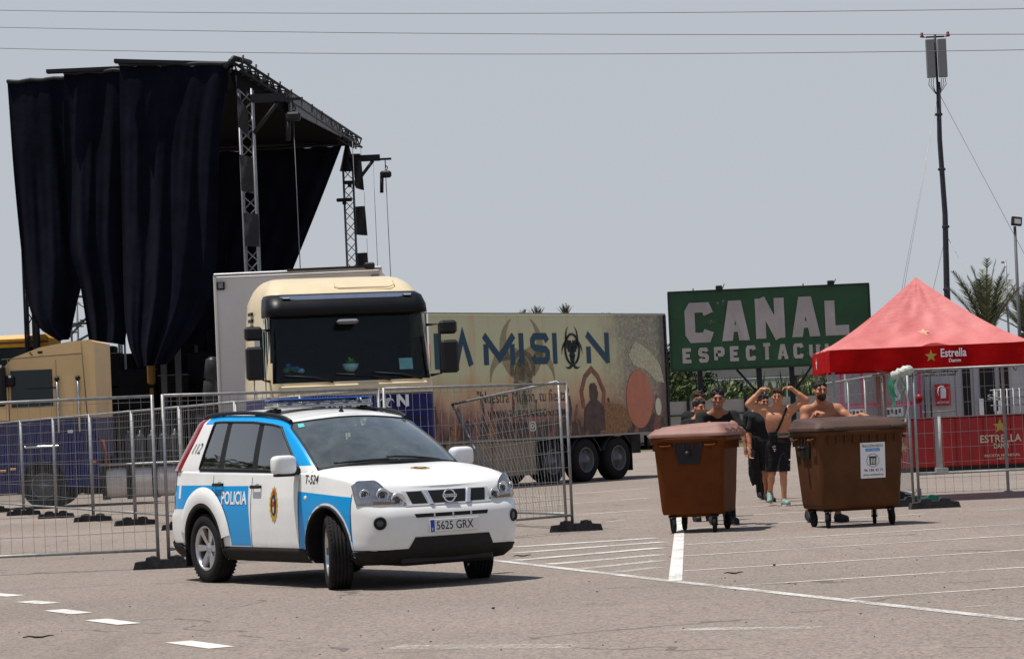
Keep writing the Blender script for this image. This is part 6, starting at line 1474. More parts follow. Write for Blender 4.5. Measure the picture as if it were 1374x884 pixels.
hoist(-5.70, 75, 10.28, .3, .06, 'chain hoist on the upper arm of the nearer stage tower'); hoist(-4.22, 97.4, 10.65, .3, .10, 'chain hoist hanging at the right end of the far stage arm')
for x, y in ((-5.05, 92), (-4.7, 98.5)):
    b = MB(); b.tube((x, y, 0), (x, y, 11.1), .012, 4); tag(b.build('steel_cable', mat('hoist chain', (.12, .12, .125))), 'thin steel cable hanging from the stage roof edge '+('near its middle' if y < 95 else 'beside the far tower'), 'cable')
NET = mat('grey-black mesh panel', (.028, .029, .032), .8, var=.15)
def netpanel(pts, y, label):
    b = MB(); P = []
    for j in range(6):
        v = j/5; P.append([Vector(pts[0]).lerp(Vector(pts[1]), i/4).lerp(Vector(pts[3]).lerp(Vector(pts[2]), i/4), v).to_3d()*1.0 for i in range(5)])
    rows = [[(p.x, y+.05*math.sin(i*1.6+j), p.y) for i, p in enumerate(r)] for j, r in enumerate(P)]; b.grid(rows)
    bk = [[(a[0], a[1]+.02, a[2]) for a in r] for r in rows]; b.grid(bk)
    c = [rows[0][0], rows[0][-1], rows[-1][-1], rows[-1][0]]
    for q in (0, 1): b.tube(c[q], (c[q][0], c[q][1], c[q][2]+.5), .008, 4)
    tag(b.build('mesh_banner', NET), label, 'banner', 'black mesh panels strung on the towers')
netpanel([(-7.2, 10.75), (-6.92, 10.3), (-6.9, 9.55), (-7.2, 9.85)], 74.85, 'topmost black mesh panel on the near lattice tower'); netpanel([(-7.2, 9.1), (-6.85, 9.0), (-6.83, 8.0), (-7.18, 8.1)], 74.85, 'middle black mesh panel on the near lattice tower'); netpanel([(-7.16, 7.5), (-6.75, 7.45), (-6.74, 6.55), (-7.14, 6.6)], 74.85, 'lowest black mesh panel on the near lattice tower')
netpanel([(-5.36, 10.95), (-5.06, 11.0), (-5.0, 9.9), (-5.3, 10.0)], 97.3, 'topmost black mesh panel beside the far lattice tower'); netpanel([(-5.40, 9.35), (-5.0, 9.35), (-4.95, 8.3), (-5.35, 8.35)], 97.3, 'middle black mesh panel beside the far lattice tower'); netpanel([(-5.38, 7.7), (-4.98, 7.7), (-4.96, 6.4), (-5.34, 6.4)], 97.3, 'lowest black mesh panel beside the far lattice tower')
def curtain(Lp, Rp, y0, y1, label, folds, amp, seed, nu=80, nv=44):
    """gathered cloth between a left and a right edge (x,z polylines), folds run downward"""
    def ev(E, v):
        z = lerp(E[0][1], E[-1][1], v)
        for a, c in zip(E, E[1:]):
            if c[1] <= z <= a[1]: return lerp(a[0], c[0], (a[1]-z)/max(1e-6, a[1]-c[1])), z
        return E[-1][0], z
    Ls = [(p.x, p.y) for p in catmull([Vector((a, c, 0)) for a, c in Lp], 30)]; Rs = [(p.x, p.y) for p in catmull([Vector((a, c, 0)) for a, c in Rp], 30)]
    rr = random.Random(seed); ph = [rr.uniform(0, 6) for _ in range(6)]; P = []
    for j in range(nv+1):
        v = j/nv; lx, lz = ev(Ls, v); rx, rz = ev(Rs, v); row = []
        for i in range(nu+1):
            u = i/nu; a = amp*(.25+.6*sstep(0, .6, v))
            d = a*(math.sin(folds*2*PI*u+ph[0]+.6*math.sin(3*v+ph[1]))+.45*math.sin(folds*4.7*u*1.0+ph[2]+1.5*v)+.3*math.sin(folds*9.3*u+ph[3]-v*2)+.22*math.sin(folds*17*u+ph[5]+v*4)*math.sin(v*5+ph[1]))+.10*math.sin(u*5+v*7+ph[4])*v
            row.append((lerp(lx, rx, u), lerp(y0, y1, u)-.5*math.sin(PI*u)*v+d, lerp(lz, rz, u)-.04*math.sin(PI*u*folds)**2*(v < .03)))
        P.append(row)
    b = MB(); b.grid(P); t = empty('stage_curtain', P[0][nu//2], 0, label, 'curtain', 'black curtains hanging from the stage roof'); o = Vector(t.location)
    b.v = [tuple(Vector(p)-o) for p in b.v]; b.build('drape', CLOTH, t)
    m = MB(); m.path([Vector(p)-o+Vector((0, -.02, .05)) for p in P[0][::8]], .06, 6); m.build('hanging_rail', DARKMET, t)
    return t
curtain([(-14.36, 12.0), (-14.26, 9.0), (-14.09, 6.16), (-13.80, 4.95), (-13.1, 4.40)], [(-12.55, 11.97), (-12.4, 9), (-12.30, 6.4), (-12.50, 5.4), (-12.75, 4.45)], 80, 79.4, 'outermost black stage curtain at the left, tapering to a gathered end', 2.5, .10, 1)
curtain([(-12.42, 11.95), (-12.50, 9), (-12.45, 7.0), (-12.2, 6.0), (-12.0, 4.35)], [(-10.55, 11.87), (-10.6, 9), (-10.8, 6), (-10.8, 4.9), (-10.9, 4.15)], 78.2, 77.6, 'black stage curtain in the middle, partly behind the big one', 2.5, .11, 2)
curtain([(-10.53, 11.83), (-10.62, 8.48), (-10.68, 5.39), (-10.6, 4.2), (-10.35, 3.45)], [(-7.28, 11.6), (-7.72, 9.8), (-8.0, 6.2), (-8.35, 4.9), (-9.4, 3.50)], 76, 75.2, 'largest black stage curtain, nearest the lattice tower', 4, .11, 3)
b = MB(); b.box((-8.95, 75.6, 11.78), (3.3, .3, .10), M=Matrix.Rotation(R(0), 4, 'Z') @ Matrix.Rotation(R(4), 4, 'Y')); tag(b.build('curtain_beam', DARKMET), 'dark beam carrying the top of the largest stage curtain', 'beam')
b = MB(); b.box((-11.7, 77.9, 12.0), (2.3, .3, .10)); tag(b.build('curtain_beam', DARKMET), 'dark beam carrying the top of the middle stage curtain', 'beam')
curtain([(-12.9, 11.30), (-12.9, 9), (-12.9, 5), (-12.8, 1.0)], [(-5.66, 11.42), (-6.5, 9.5), (-7.6, 7.1), (-10.2, 1.4)], 95.5, 96.2, 'black backcloth with a slanting right edge between the two stage towers', 9, .13, 4, 90, 30)
# dark mass under the roof: deck, skirts, cases, scaffold
SD = empty('stage_deck', (-10, 84, 0), 0, 'black stage deck and skirting in shade under the curtains', 'stage deck')
b = MB(); b.box((0, 4, 1.0), (8.6, 14, 2.0)); b.build('deck', SBLK, SD)
b = MB(); P = [[(x, -3.08+.06*math.sin(x*9), z) for x in [lerp(-4.3, 4.3, i/60) for i in range(61)]] for z in (2.0, 1.0, .02)]; b.grid(P); b.build('skirt', CLOTH, SD)
b = MB(); b.box((.2, 9.5, 3.2), (8.0, .2, 2.4)); b.build('back_wall', SBLK, SD)
rr = random.Random(11)
for k, (x, y, w, h_, z) in enumerate([(-13.0, 78.2, 1.1, 3.6, 0), (-11.8, 79.0, 1.2, 4.0, 0), (-10.7, 78.6, 1.0, 3.5, 0), (-9.7, 78.9, .9, 3.3, 0), (-8.8, 79.2, 1.0, 3.9, 0), (-8.0, 78.2, .9, 3.2, 0), (-7.4, 79.0, .7, 4.3, 0), (-12.4, 80.6, 1.6, 4.25, 0), (-10.2, 81.0, 1.8, 4.2, 0), (-8.2, 80.8, 1.4, 4.6, 0)]):
    b = MB(); nst = max(2, int(h_/.9))
    for j in range(nst): b.box((0, 0, h_*(j+.5)/nst), (w, .9, h_/nst-.03), b=.03)
    for j in range(nst): b.box((0, -.455, h_*(j+.5)/nst), (w*.4, .02, .08))
    o = b.build('speaker_stack', mat('black cabinet', (.006, .006, .007), .8, var=.3, spec=.1)); o.location = (x, y, z); tag(o, f'black stage cabinet stack about {["waist","man","head","shoulder"][k % 4]}-high sections, in shade under the curtains, {["first","second","third","fourth","fifth","sixth","seventh","eighth","ninth","tenth"][k]} of the stacks', 'speaker stack', 'black stacks under the stage curtains')
SC = empty('scaffold', (-12.3, 82, 0), 0, 'grey scaffold frame showing in the gap between the curtains', 'scaffold')
for p, q in (((-.8, 0, 0), (-.8, 0, 6.4)), ((.6, 0, 0), (.6, 0, 6.3)), ((-.8, 1.2, 0), (-.8, 1.2, 6.2)), ((.6, 1.2, 0), (.6, 1.2, 6.0)), ((-.8, 0, 4.9), (.6, 0, 5.6)), ((-.8, 0, 4.4), (.6, 0, 5.1)), ((-.8, 0, 5.0), (.6, 0, 5.0)), ((-.9, 0, 4.6), (.7, 0, 6.2)), ((-.8, 1.2, 5.7), (.6, 1.2, 4.8)), ((-.8, 0, 5.8), (.6, 0, 5.8))):
    b = MB(); b.tube(p, q, .035, 6); b.build('scaffold_tube', TRUS, SC)
for k in range(8): b = MB(); b.box((-.75+.18*k, 0, 4.75+.17*k), (.22, .5, .03)); b.build('stair_tread', TRUS, SC)
for x, y, h_, l in ((-14.42, 82, 7.3, 'dark pole standing left of the outermost stage curtain'), (-14.1, 81.5, 5.3, 'shorter dark pole beside the yellow vehicle')):
    b = MB(); b.box((x, y, h_/2), (.14, .14, h_)); tag(b.build('pole', DARKMET), l, 'pole')
for x, l in ((-9.75, 'dark steel post under the biggest curtain'), (-9.35, 'second dark steel post under the biggest curtain')):
    b = MB(); b.box((x, 76.9, 2.5), (.16, .16, 5.0)); b.box((x, 76.9, .03), (.5, .5, .06)); tag(b.build('post', mat('grey-black post', (.045, .046, .05), .5)), l, 'post')
b = MB(); b.box((-10.15, 77.2, 3.3), (.22, .2, .6), b=.05); b.box((-10.15, 77.2, 1.45), (.10, .10, 2.9)); b.box((-9.9, 77.2, 3.75), (.4, .12, .12)); tag(b.build('lift_mast', mat('dark yellow machine', lin(105, 74, 22), .6)), 'yellow mast of a lift standing in the shade under the stage', 'lift')
b = MB(); b.lathe([(.001, 0), (.2, 0), (.2, .9), (.15, .95), (.22, 1.0), (.2, 1.5), (.08, 1.6), (.001, 1.6)], 14, Matrix.Translation((-8.55, 76.6, 2.1)) @ Matrix.Rotation(R(8), 4, 'Y')); b.box((-8.55, 76.6, 1.05), (.6, .6, 2.1)); tag(b.build('stage_lamp', mat('black lamp body', (.03, .03, .032), .4)), 'black cylindrical stage lamp beside the white trailer', 'stage lamp')

# ------------------------------------------------------------------ antenna mast
AM = empty('antenna_mast', (17.42, 110, 0), 0, 'tall guyed antenna mast with two grey panels at the top', 'antenna')
b = MB(); zs_ = [0, 3, 6, 9, 12, 14.3]; b.path([(.04*math.sin(z*.9)+.004*z, 0, z) for z in zs_], [.15, .14, .125, .11, .10, .085], 10)
for z in (3, 6, 8.5, 10.8, 13): b.lathe([(.14, -.05), (.16, 0), (.14, .05)], 10, Matrix.Translation((.04*math.sin(z*.9)+.004*z, 0, z)))
b.build('mast', mat('blue-black mast', (.035, .038, .048), .5, .3, var=.25), AM)
xt = .03; b = MB(); b.tube((xt, 0, 14.0), (xt+.0, 0, 16.2), .05, 8); b.box((xt, 0, 16.12), (.72, .07, .06)); b.build('headframe', DARKMET, AM)
for sx in (-1, 1):
    b = MB(); b.box((xt+sx*.235, -.08, 15.25), (.35, .16, 1.56), b=.03); b.build('panel_antenna', mat('grey antenna panel', (.19, .19, .195), .6, var=.05), AM)
    b = MB(); b.lathe([(.08, 0), (.08, .05), (.055, .07), (.06, .17), (.001, .2)], 10, Matrix.Translation((xt+sx*.52, 0, 16.12))); b.tube((xt+sx*.3, 0, 16.12), (xt+sx*.52, 0, 16.12), .02, 5); b.build('warning_lamp', mat('dark red lamp', (.12, .008, .01), .3), AM)
    for k in range(3): b = MB(); b.path([(xt+sx*(.15+.08*k), -.06, 14.45), (xt+sx*(.17+.09*k), -.02, 14.2), (xt+sx*.12, 0, 14.0-.06*k), (xt+sx*.04, 0, 13.8)], .014, 5); b.build('feeder_cable', DARKMET, AM)
GUY = mat('pale guy wire', (.30, .30, .31), .5, .3)
for z0, x1, y1 in ((13.9, -2.6, -1.5), (13.9, -2.45, -1.2), (13.9, 5.6, 3.5), (8.2, -1.1, 4), (8.2, 2.6, -2)):
    b = MB(); b.tube((.04*math.sin(z0*.9)+.004*z0, 0, z0), (x1*1.35, y1*1.35, 0), .010, 4); b.build('guy_wire', GUY, AM)
# floodlight column, thin pole
FC = empty('floodlight_column', (17.44, 95, 0), 0, 'tall grey lamp column with a square floodlight at the right frame edge', 'lamp post')
b = MB(); b.tube((0, 0, 0), (.05, 0, 7.45), .075, 10, .05); b.build('column', mat('grey lamp column', (.10, .10, .105), .6), FC)
b = MB(); b.box((.11, -.05, 7.62), (.36, .16, .30), b=.02, M=Matrix.Rotation(R(8), 4, 'Y') @ Matrix.Rotation(R(-20), 4, 'X')); b.build('floodlight', DARKMET, FC)
b = MB(); b.box((.13, -.135, 7.61), (.22, .02, .18), M=Matrix.Rotation(R(8), 4, 'Y') @ Matrix.Rotation(R(-20), 4, 'X')); b.build('lamp_glass', mat('frosted glass', (.3, .3, .3), .2), FC)
b = MB(); b.tube((16.19, 90, 0), (16.2, 90, 6.05), .035, 8); b.box((16.14, 90, 5.98), (.14, .05, .06)); tag(b.build('pole', GALV), 'thin grey pole between the palm and the lamp column', 'pole')
b = MB(); b.tube((-15.6, 110, 0), (-15.6, 110, 6.0), .05, 8); b.box((-15.6, 110, 6.0), (1.0, .12, .08)); tag(b.build('street_lamp', DARKMET), 'small far street lamp above the yellow vehicle', 'street lamp')
# overhead cables with their sag, strung between pylons outside the frame
for k, (a, m_, c) in enumerate([((-16.3, 90, 15.72), (.41, 80, 13.19), (13.41, 70, 11.42)), ((-16.32, 90, 15.16), (.38, 80, 12.60), (13.37, 70, 10.77)), ((-16.35, 90, 14.47), (.35, 80, 12.02), (13.35, 70, 10.37))]):
    A_c, M_c, C_c = Vector(a), Vector(m_), Vector(c); pts = []
    for i in range(61):
        x = lerp(-60, 50, i/60); t = (x-A_c.x)/(C_c.x-A_c.x); tm = (M_c.x-A_c.x)/(C_c.x-A_c.x)
        l0 = (t-tm)*(t-1)/((0-tm)*(0-1)); l1 = t*(t-1)/(tm*(tm-1)); l2 = t*(t-tm)/(1*(1-tm)); z = A_c.z*l0+M_c.z*l1+C_c.z*l2
        pts.append((x, lerp(A_c.y, C_c.y, t), z))
    b = MB(); b.path(pts, .009, 5, caps=False); tag(b.build('overhead_cable', mat('cable grey', (.10, .10, .11), .6)), ['uppermost of the overhead cables crossing the sky', 'middle one of the overhead cables crossing the sky', 'lowest of the overhead cables crossing the sky'][k], 'cable', 'overhead cables')

# ------------------------------------------------------------------ bar counters and kiosk under and behind the gazebo
REDC = mat('red counter panel', (.33, .008, .010), .45, var=.12, scale=2, coat=.2)
def counter(x0, x1, y, label, logo):
    t = empty('bar_counter', (x0, y, 0), R(-1.5), label, 'bar counter', 'red bar counters'); w = x1-x0
    b = MB(); b.box((w/2, .3, .63), (w, .6, 1.06), b=.02); b.build('front_panel', REDC, t)
    b = MB(); b.box((w/2, .3, 1.175), (w+.06, .68, .03), b=.008); b.build('counter_top', mat('dark counter top', (.10, .02, .02), .4), t)
    b = MB(); b.box((w/2, .3, .05), (w-.06, .5, .10)); b.build('plinth', BLACKP, t)
    for k in range(1, int(w/.30)): b = MB(); b.box((.30*k, -.004, .63), (.018, .012, 1.0)); b.build('panel_groove', mat('dark red groove', (.14, .004, .006), .5), t)
    if logo:
        f_ = lambda x0_, z0_: (lambda x, z, d: Vector((x0_+x, -.012-d, z0_+z)))
        cx = 1.15
        b = MB(); b.add([f_(cx+.12, .93)(x, z, .002) for x, z in star_pts(.17)], [tuple(range(10))]); b.build('logo_star', GOLD, t, recalc=False)
        cr_ = mat('cream print', (.55, .48, .36), .5)
        text('logo_word', 'ESTRELLA', .90, .17, f_(cx-.33, .58), cr_, t, .003, .02); text('logo_word', 'DAMM', .32, .11, f_(cx-.04, .45), cr_, t, .003, .02); text('logo_word', 'RECETA MUNDIAL', .78, .055, f_(cx-.25, .27), cr_, t, .003, .01); text('logo_word', '1876', .22, .05, f_(cx+.02, .20), cr_, t, .003, .01)
    else:
        b = MB(); b.add([Vector((.35+x, -.012, .55+z)) for x, z in star_pts(.12)], [tuple(range(10))]); b.build('logo_star', GOLD, t, recalc=False)
counter(8.10, 9.15, 60.5, 'narrow red bar counter with a gold star left of the white post', False); counter(9.30, 13.2, 60.4, 'wide red bar counter with cream lettering and a gold star', True)
b = MB(); b.tube((9.22, 60.2, 0), (9.22, 60.2, 1.2), .035, 8); b.box((9.22, 60.2, .04), (.26, .26, .08)); tag(b.build('post', mat('off-white post', (.34, .34, .33), .7)), 'white post in the gap between the two red bar counters', 'post')
KC = empty('white_cabin', (9.45, 63.6, 0), 0, 'white site cabin with dark openings behind the red bar counters', 'cabin')
WCAB = mat('white cabin wall', (.47, .46, .46), .5, var=.06, scale=2)
b = MB(); b.box((2.6, 1.2, 1.35), (5.2, 2.4, 2.7)); b.build('wall', WCAB, KC)
b = MB(); b.box((2.6, 1.2, 2.73), (5.4, 2.6, .08)); b.build('roof', mat('grey cabin roof', (.3, .3, .3), .6), KC)
for x, w in ((.96, .17), (1.44, .34), (1.83, .20), (2.6, .5)): b = MB(); b.box((x, -.02, 1.4), (w, .06, 2.1)); b.build('dark_opening', mat('black opening', (.012, .012, .013), .7), KC)
for x in (.03, .70, 1.12): b = MB(); b.box((x, -.006, 1.35), (.015, .02, 2.6)); b.build('wall_joint', GALV, KC)
for x, z in ((1.27, 1.3), (1.6, 1.5), (1.66, 1.25)): b = MB(); b.box((x, -.06, z), (.10, .05, .5)); b.build('white_tube', WHITE, KC)
text('cabin_writing', 'demistar', .80, .16, lambda x, z, d: Vector((-.02+x, -.012-d, 2.12+z)), SLO, KC, .004, .01); text('cabin_writing', 'S3', .18, .12, lambda x, z, d: Vector((1.42+x, -.055-d, 1.52+z)), LETW, KC, .004, .01)
SG = empty('fire_sign', (9.83, 63.45, 0), 0, 'red fire extinguisher sign on the white cabin wall', 'sign'); b = MB(); b.box((0, 0, 1.68), (.36, .012, .50)); b.build('sign_plate', mat('sign red', (.45, .02, .025), .4, var=.04), SG)
b = MB(); b.path([(.07*math.cos(a), -.008, 1.74+.15*math.sin(a)) for a in [2*PI*i/20 for i in range(20)]], .01, 4, closed=True) if False else None
b.add([(x, -.010, z) for x, z in ((-.05, 1.60), (.07, 1.60), (.075, 1.80), (.05, 1.84), (.03, 1.86), (.03, 1.89), (-.01, 1.89), (-.01, 1.86), (-.03, 1.84), (-.055, 1.80))], [tuple(range(10))]); b.path([(-.01, -.010, 1.88), (-.09, -.010, 1.85), (-.11, -.010, 1.74), (-.10, -.010, 1.66)], .012, 5); b.build('extinguisher_symbol', LETW, SG, recalc=False)
text('sign_word', 'EXTINTOR', .26, .05, lambda x, z, d: Vector((-.13+x, -.008-d, 1.48+z)), LETW, SG, .003, .01); 
# pink framed trolley rack left of the cabin
PR = empty('pink_kiosk', (7.28, 61.6, 0), R(-2), 'pink steel framed kiosk with white and black plates behind the fence stack', 'kiosk'); PINK = mat('magenta steel', (.50, .03, .13), .45, var=.1)
for x in (0, .02+.45, .95, 1.42, 1.75): b = MB(); b.box((x, 0, 1.2), (.05, .05, 2.4)); b.build('frame_post', PINK, PR)
for z in (1.52, 2.36, .5): b = MB(); b.box((.87, .0, z), (1.80, .06, .09)); b.build('frame_rail', PINK, PR)
for k in range(14): b = MB(); b.box((.10+.125*k, .06, 1.95), (.035, .03, .72)); b.build('grey_tube', GALV if k % 3 else WHITE, PR)
for x, w in ((.30, .38), (1.15, .40)):
    b = MB(); b.box((x, -.05, 1.34), (w, .02, .20)); pl_ = b.build('plate', WHITE, PR)
    for k in range(4): b = MB(); b.box((x-.13+.085*k, -.064, 1.34+.02*(k % 2)), (.05, .008, .11-.02*(k % 2))); b.build('plate_mark', LETB, pl_)
b = MB(); b.box((.9, 1.2, 1.2), (2.2, .08, 2.3)); b.build('back_panel', mat('grey back panel', (.26, .26, .27), .6, var=.1), PR)
b = MB(); b.sphere((1.72, -.1, 1.62), .10, 7); b.build('red_knob', mat('dark red knob', (.22, .01, .012), .4), PR)
# black steel barrier and drinks fridge silhouettes behind the fence
for x, y, l in ((9.25, 62.4, 'left grey steel rail frame in front of the white cabin'), (10.75, 61.9, 'right grey steel rack in front of the white cabin')):
    t = empty('rail_frame', (x, y, 0), 0, l, 'frame')
    for k in range(2 if x < 10 else 5): b = MB(); b.tube((.14*k*(1 if x < 10 else 1.0), 0, 0), (.14*k*(1 if x < 10 else 1.0), 0, 2.2 if x < 10 else 1.75), .022, 6); b.build('upright', DARKMET if x < 10 else GALV, t)
    for z in ((2.15, 1.3) if x < 10 else (1.72, 1.55, 1.38)): b = MB(); b.tube((-.1, 0, z), (.7, 0, z), .018, 6); b.build('bar', GALV, t)

# ------------------------------------------------------------------ background: wall, reeds, bushes, overpass, palms
CONC = mat('pale concrete', (.36, .34, .32), .85, var=.15, scale=.8, bump=.2, bscale=4)
WL = empty('concrete_wall', (0, 120, 0), 0, 'low pale concrete wall with dark posts beyond the car park', 'wall')
for k in range(-14, 22):
    b = MB(); b.box((k*2.5+1.25, 0, 1.03), (2.46, .16, 2.06)); b.build('wall_panel', CONC, WL)
    b = MB(); b.box((k*2.5, -.12, 1.08), (.13, .14, 2.2)); b.build('wall_post', DARKMET, WL)
b = MB(); b.box((10, -.14, .32), (90, .06, .07)); b.box((10, -.14, 1.45), (90, .05, .05)); b.build('wall_rail', DARKMET, WL)
b = MB(); b.add([(-300, 118, .002), (300, 118, .002), (300, 122, .3), (300, 145, 2.0), (300, 400, 2.2), (-300, 400, 2.2), (-300, 145, 2.0), (-300, 122, .3)], [(0, 1, 2, 7), (7, 2, 3, 6), (6, 3, 4, 5)])
tag(b.build('embankment', mat('dry grassy earth', (.11, .105, .05), .95, var=.4, scale=.6), recalc=False), 'grassy bank rising behind the concrete wall', kind='structure')
LEAF = [mat('leaf green', (.085, .125, .035), .6, var=.45, scale=3), mat('leaf pale green', (.14, .175, .06), .6, var=.4, scale=3), mat('leaf dark green', (.028, .05, .018), .6, var=.4, scale=3)]
def leafcloud(b, c, rad, n, s, rr, mi=None, up=.3):
    for k in range(n):
        d = Vector((rr.gauss(0, 1), rr.gauss(0, 1), rr.gauss(0, 1))).normalized()*rr.random()**.45
        p = Vector(c)+Vector((d.x*rad[0], d.y*rad[1], d.z*rad[2])); nrm = Vector((rr.gauss(0, 1), rr.gauss(0, 1), rr.gauss(0, 1)+up)).normalized(); u = nrm.orthogonal().normalized(); v = nrm.cross(u); a = s*rr.uniform(.6, 1.5)
        b.add([p-u*a, p-v*a*.5, p+u*a, p+v*a*.5], [(0, 1, 2, 3)], rr.randrange(3) if mi is None else mi)
rr = random.Random(21)
b = MB()
for k in range(2600):
    x = rr.uniform(-30, 40); y = rr.uniform(123, 150); z0 = .3+1.7*min(1, (y-122)/23); h_ = rr.uniform(.7, 1.7); w = rr.uniform(.04, .09); lean = rr.uniform(-.35, .35)
    b.add([(x-w, y, z0), (x+w, y, z0), (x+lean*.5+w*.8, y, z0+h_*.6), (x+lean, y+.05, z0+h_), (x+lean*.5-w*.8, y, z0+h_*.6)], [(0, 1, 2, 3, 4)], rr.randrange(3))
tag(b.build('reeds', LEAF, recalc=False), 'green reeds and tall grass growing on the bank behind the concrete wall', kind='stuff')
def bush(x, y, r, h_, label, seed, mi=None, n=900):
    rr = random.Random(seed); t = empty('bush', (x, y, 0), 0, label, 'bush', 'bushes behind the wall'); b = MB()
    for k in range(9): leafcloud(b, (rr.uniform(-r, r)*.7, rr.uniform(-r, r)*.5, h_*rr.uniform(.55, .8)), (r*.5, r*.45, h_*.28), n//9, .10+.02*r, rr, mi)
    b.build('foliage', LEAF, t, recalc=False); b = MB()
    for k in range(4): b.path([(0, 0, 0), (rr.uniform(-.3, .3)*r, rr.uniform(-.2, .2), h_*.4), (rr.uniform(-.7, .7)*r, 0, h_*.8)], [.09, .06, .02], 6)
    b.build('stem', mat('bark', (.06, .045, .03), .9, var=.3), t)
bush(7.0, 126, 1.1, 3.9, 'leafy green bush just right of the printed trailer', 1); bush(9.6, 131, 1.5, 2.9, 'green bush below the left half of the billboard', 2); bush(12.0, 140, 1.3, 2.9, 'small bush below the middle of the billboard', 3); bush(17.5, 135, 2.6, 3.9, 'wide bush behind the red gazebo valance', 4); bush(15.2, 138, 1.4, 3.3, 'pale bush right of the billboard legs', 5, 1)
bush(-2, 130, 3, 4.4, 'bush hidden behind the printed trailer', 6); bush(28, 133, 3, 5, 'large bush beyond the right frame edge', 7)
def tree(x, y, h_, r, label, seed, mi=None, n=3000, name='tree', group='trees beyond the car park'):
    rr = random.Random(seed); t = empty(name, (x, y, 0), 0, label, 'tree', group); b = MB(); br = []
    b.path([(0, 0, 0), (.08*r, 0, h_*.3), (-.03*r, 0, h_*.55), (0, 0, h_*.8)], [.06*r+.1, .05*r+.08, .04*r+.05, .03], 8)
    for k in range(9):
        a = rr.uniform(0, 6.28); z0 = h_*rr.uniform(.3, .6); e = Vector((math.cos(a)*r*rr.uniform(.5, .95), math.sin(a)*r*.8, h_*rr.uniform(.55, .92))); b.path([(0, 0, z0), (e.x*.5, e.y*.5, (z0+e.z)/2+.1), tuple(e)], [.05*r, .03*r, .012], 5); br.append(e)
    b.build('trunk', mat('bark', (.06, .045, .03)), t); b = MB()
    for e in br+[Vector((0, 0, h_*.85))]:
        for q in range(3): leafcloud(b, e+Vector((rr.gauss(0, .2)*r, rr.gauss(0, .2)*r, rr.gauss(0, .1)*h_)), (r*.34, r*.34, h_*.13), n//30, .11+.012*r, rr, mi)
    b.build('crown', LEAF, t, recalc=False)
tree(8.9, 118.5+28, 4.9, 1.9, 'broad dark tree behind the lower left of the billboard', 3, 2); tree(7.1, 160, 4.2, 1.2, 'small tree behind the trailer rear', 4)
# hedge of trees beside the car park on the left (outside the frame, mirrored in the car windows)
for k in range(7): tree(-26-2.5*math.sin(k*2.3), 22+4.6*k, 5.4+.8*math.sin(k*1.7), 3.2, f'roadside tree of the row left of the car park, {["first","second","third","fourth","fifth","sixth","seventh"][k]} from the road', 30+k, n=2400, group='roadside trees left of the car park')
# overpass
OV = empty('overpass', (20, 220, 0), 0, 'pale concrete overpass beam behind the billboard legs', 'bridge')
b = MB(); b.box((0, 0, 4.65), (70, 6, .95)); b.build('deck', CONC, OV)
b = MB(); b.box((0, -3.1, 5.2), (70, .2, .35)); b.build('parapet', CONC, OV)
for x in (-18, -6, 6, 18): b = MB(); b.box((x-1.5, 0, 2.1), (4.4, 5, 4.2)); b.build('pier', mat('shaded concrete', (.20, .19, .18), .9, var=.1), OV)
SH = empty('warehouse', (17, 300, 0), 0, 'white warehouse front far behind the overpass', 'warehouse')
b = MB(); b.box((0, 5, 2.4), (40, 10, 4.8)); b.build('wall', mat('white sheet wall', (.7, .71, .72), .5, var=.03), SH); b = MB(); b.box((0, 5, 4.9), (40.6, 10.6, .3)); b.build('roof', GALV, SH)
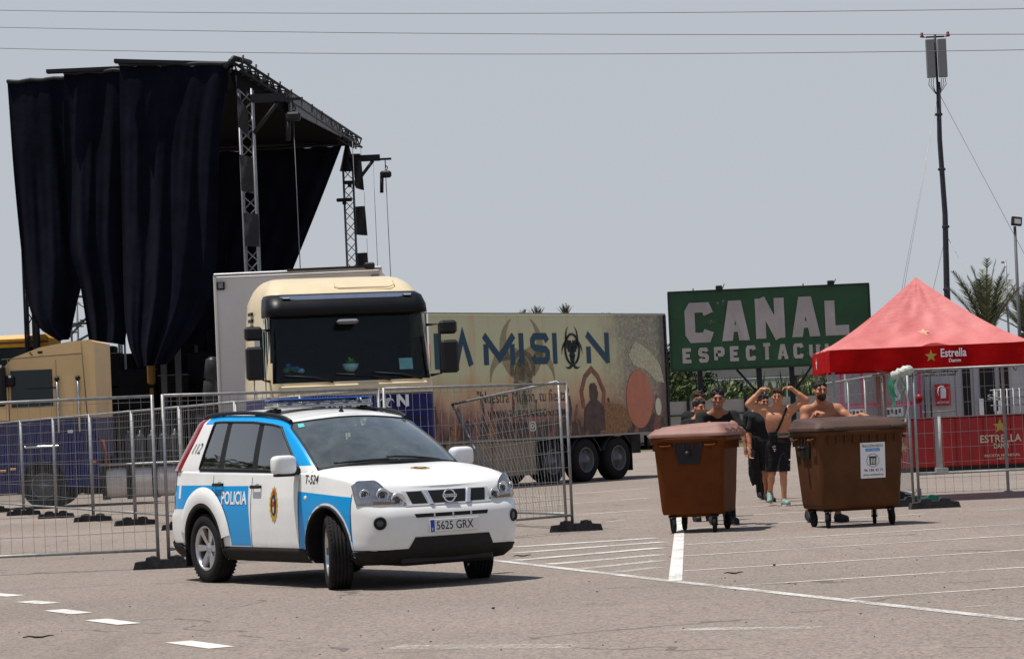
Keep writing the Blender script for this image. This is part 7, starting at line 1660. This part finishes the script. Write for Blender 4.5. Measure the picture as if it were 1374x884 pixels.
# palms
def palm(x, y, h_, fl, n, label, seed, up=.5, lean=0):
    rr = random.Random(seed); t = empty('palm_tree', (x, y, 0), 0, label, 'palm tree', 'palm trees'); b = MB(); k = 14
    b.path([(lean*(i/k)**2, 0, h_*i/k) for i in range(k+1)], [(.24 if i % 2 else .205)*(1.1-.25*i/k) for i in range(k+1)], 9); b.build('trunk', mat('palm bark', (.09, .07, .05), .95, var=.4, scale=6), t)
    o = Vector((lean, 0, h_))
    PF = [mat('palm frond', (.050, .065, .022), .5, var=.4, scale=3), mat('palm frond silver', (.13, .135, .085), .5, var=.3, scale=3), mat('dry frond', (.16, .12, .07), .7, var=.3)]
    for q in range(n):
        a = 2.4*q+rr.uniform(-.2, .2); el = lerp(1.5, -.1+.98*(up < .5), (q/n)**1.1*(1-up)+(q/n)*up*.55); L_ = fl*rr.uniform(.8, 1.1); b = MB(); pts = []; d0 = Vector((math.cos(a), math.sin(a), 0))
        for i in range(9):
            s_ = i/8; e2 = el-.9*s_*s_*(1.15-el*.45)*(.55 if up < .5 else 1); p = (pts[-1] if pts else o)+((d0*math.cos(e2)+Vector((0, 0, math.sin(e2))))*L_/8 if pts else Vector((0, 0, 0))); pts.append(p)
        b.path(pts, [.03*(1-.85*i/8) for i in range(9)], 5)
        for i in range(1, 33):
            s_ = i/33*8; j = min(int(s_), 7); p = pts[j].lerp(pts[j+1], s_-j); tdir = (pts[j+1]-pts[j]).normalized(); sd_ = tdir.cross(Vector((0, 0, 1)) if abs(tdir.z) < .95 else Vector((1, 0, 0))).normalized(); ln = .42*fl/2*math.sin(PI*(.12+.86*i/33))**.6
            for sg in (-1, 1):
                tip = p+(sd_*sg*.75+tdir*.65+Vector((0, 0, rr.uniform(-.1, .25)))).normalized()*ln; w_ = tdir*.030*fl/2; b.add([p-w_, p+w_, tip], [(0, 1, 2)], 0 if rr.random() < .6 else 1)
        b.build('frond', PF, t, recalc=False)
palm(15.5, 90, 3.55, 2.4, 19, 'palm tree with upright fronds behind the red gazebo', 2, .35)
palm(18.6, 100, 3.9, 2.0, 20, 'palm tree at the right frame edge behind the lamp column', 3, .8)
for k, (x, h_, l) in enumerate(((.60, 7.15, 'leftmost distant palm top above the printed trailer'), (1.42, 7.3, 'second distant palm top from the left above the printed trailer'), (2.95, 7.35, 'tallest distant palm top above the printed trailer'), (5.1, 6.8, 'rightmost distant palm top above the printed trailer'))): palm(x, 150, h_-.35, .8, 18, l, 40+k, .3)
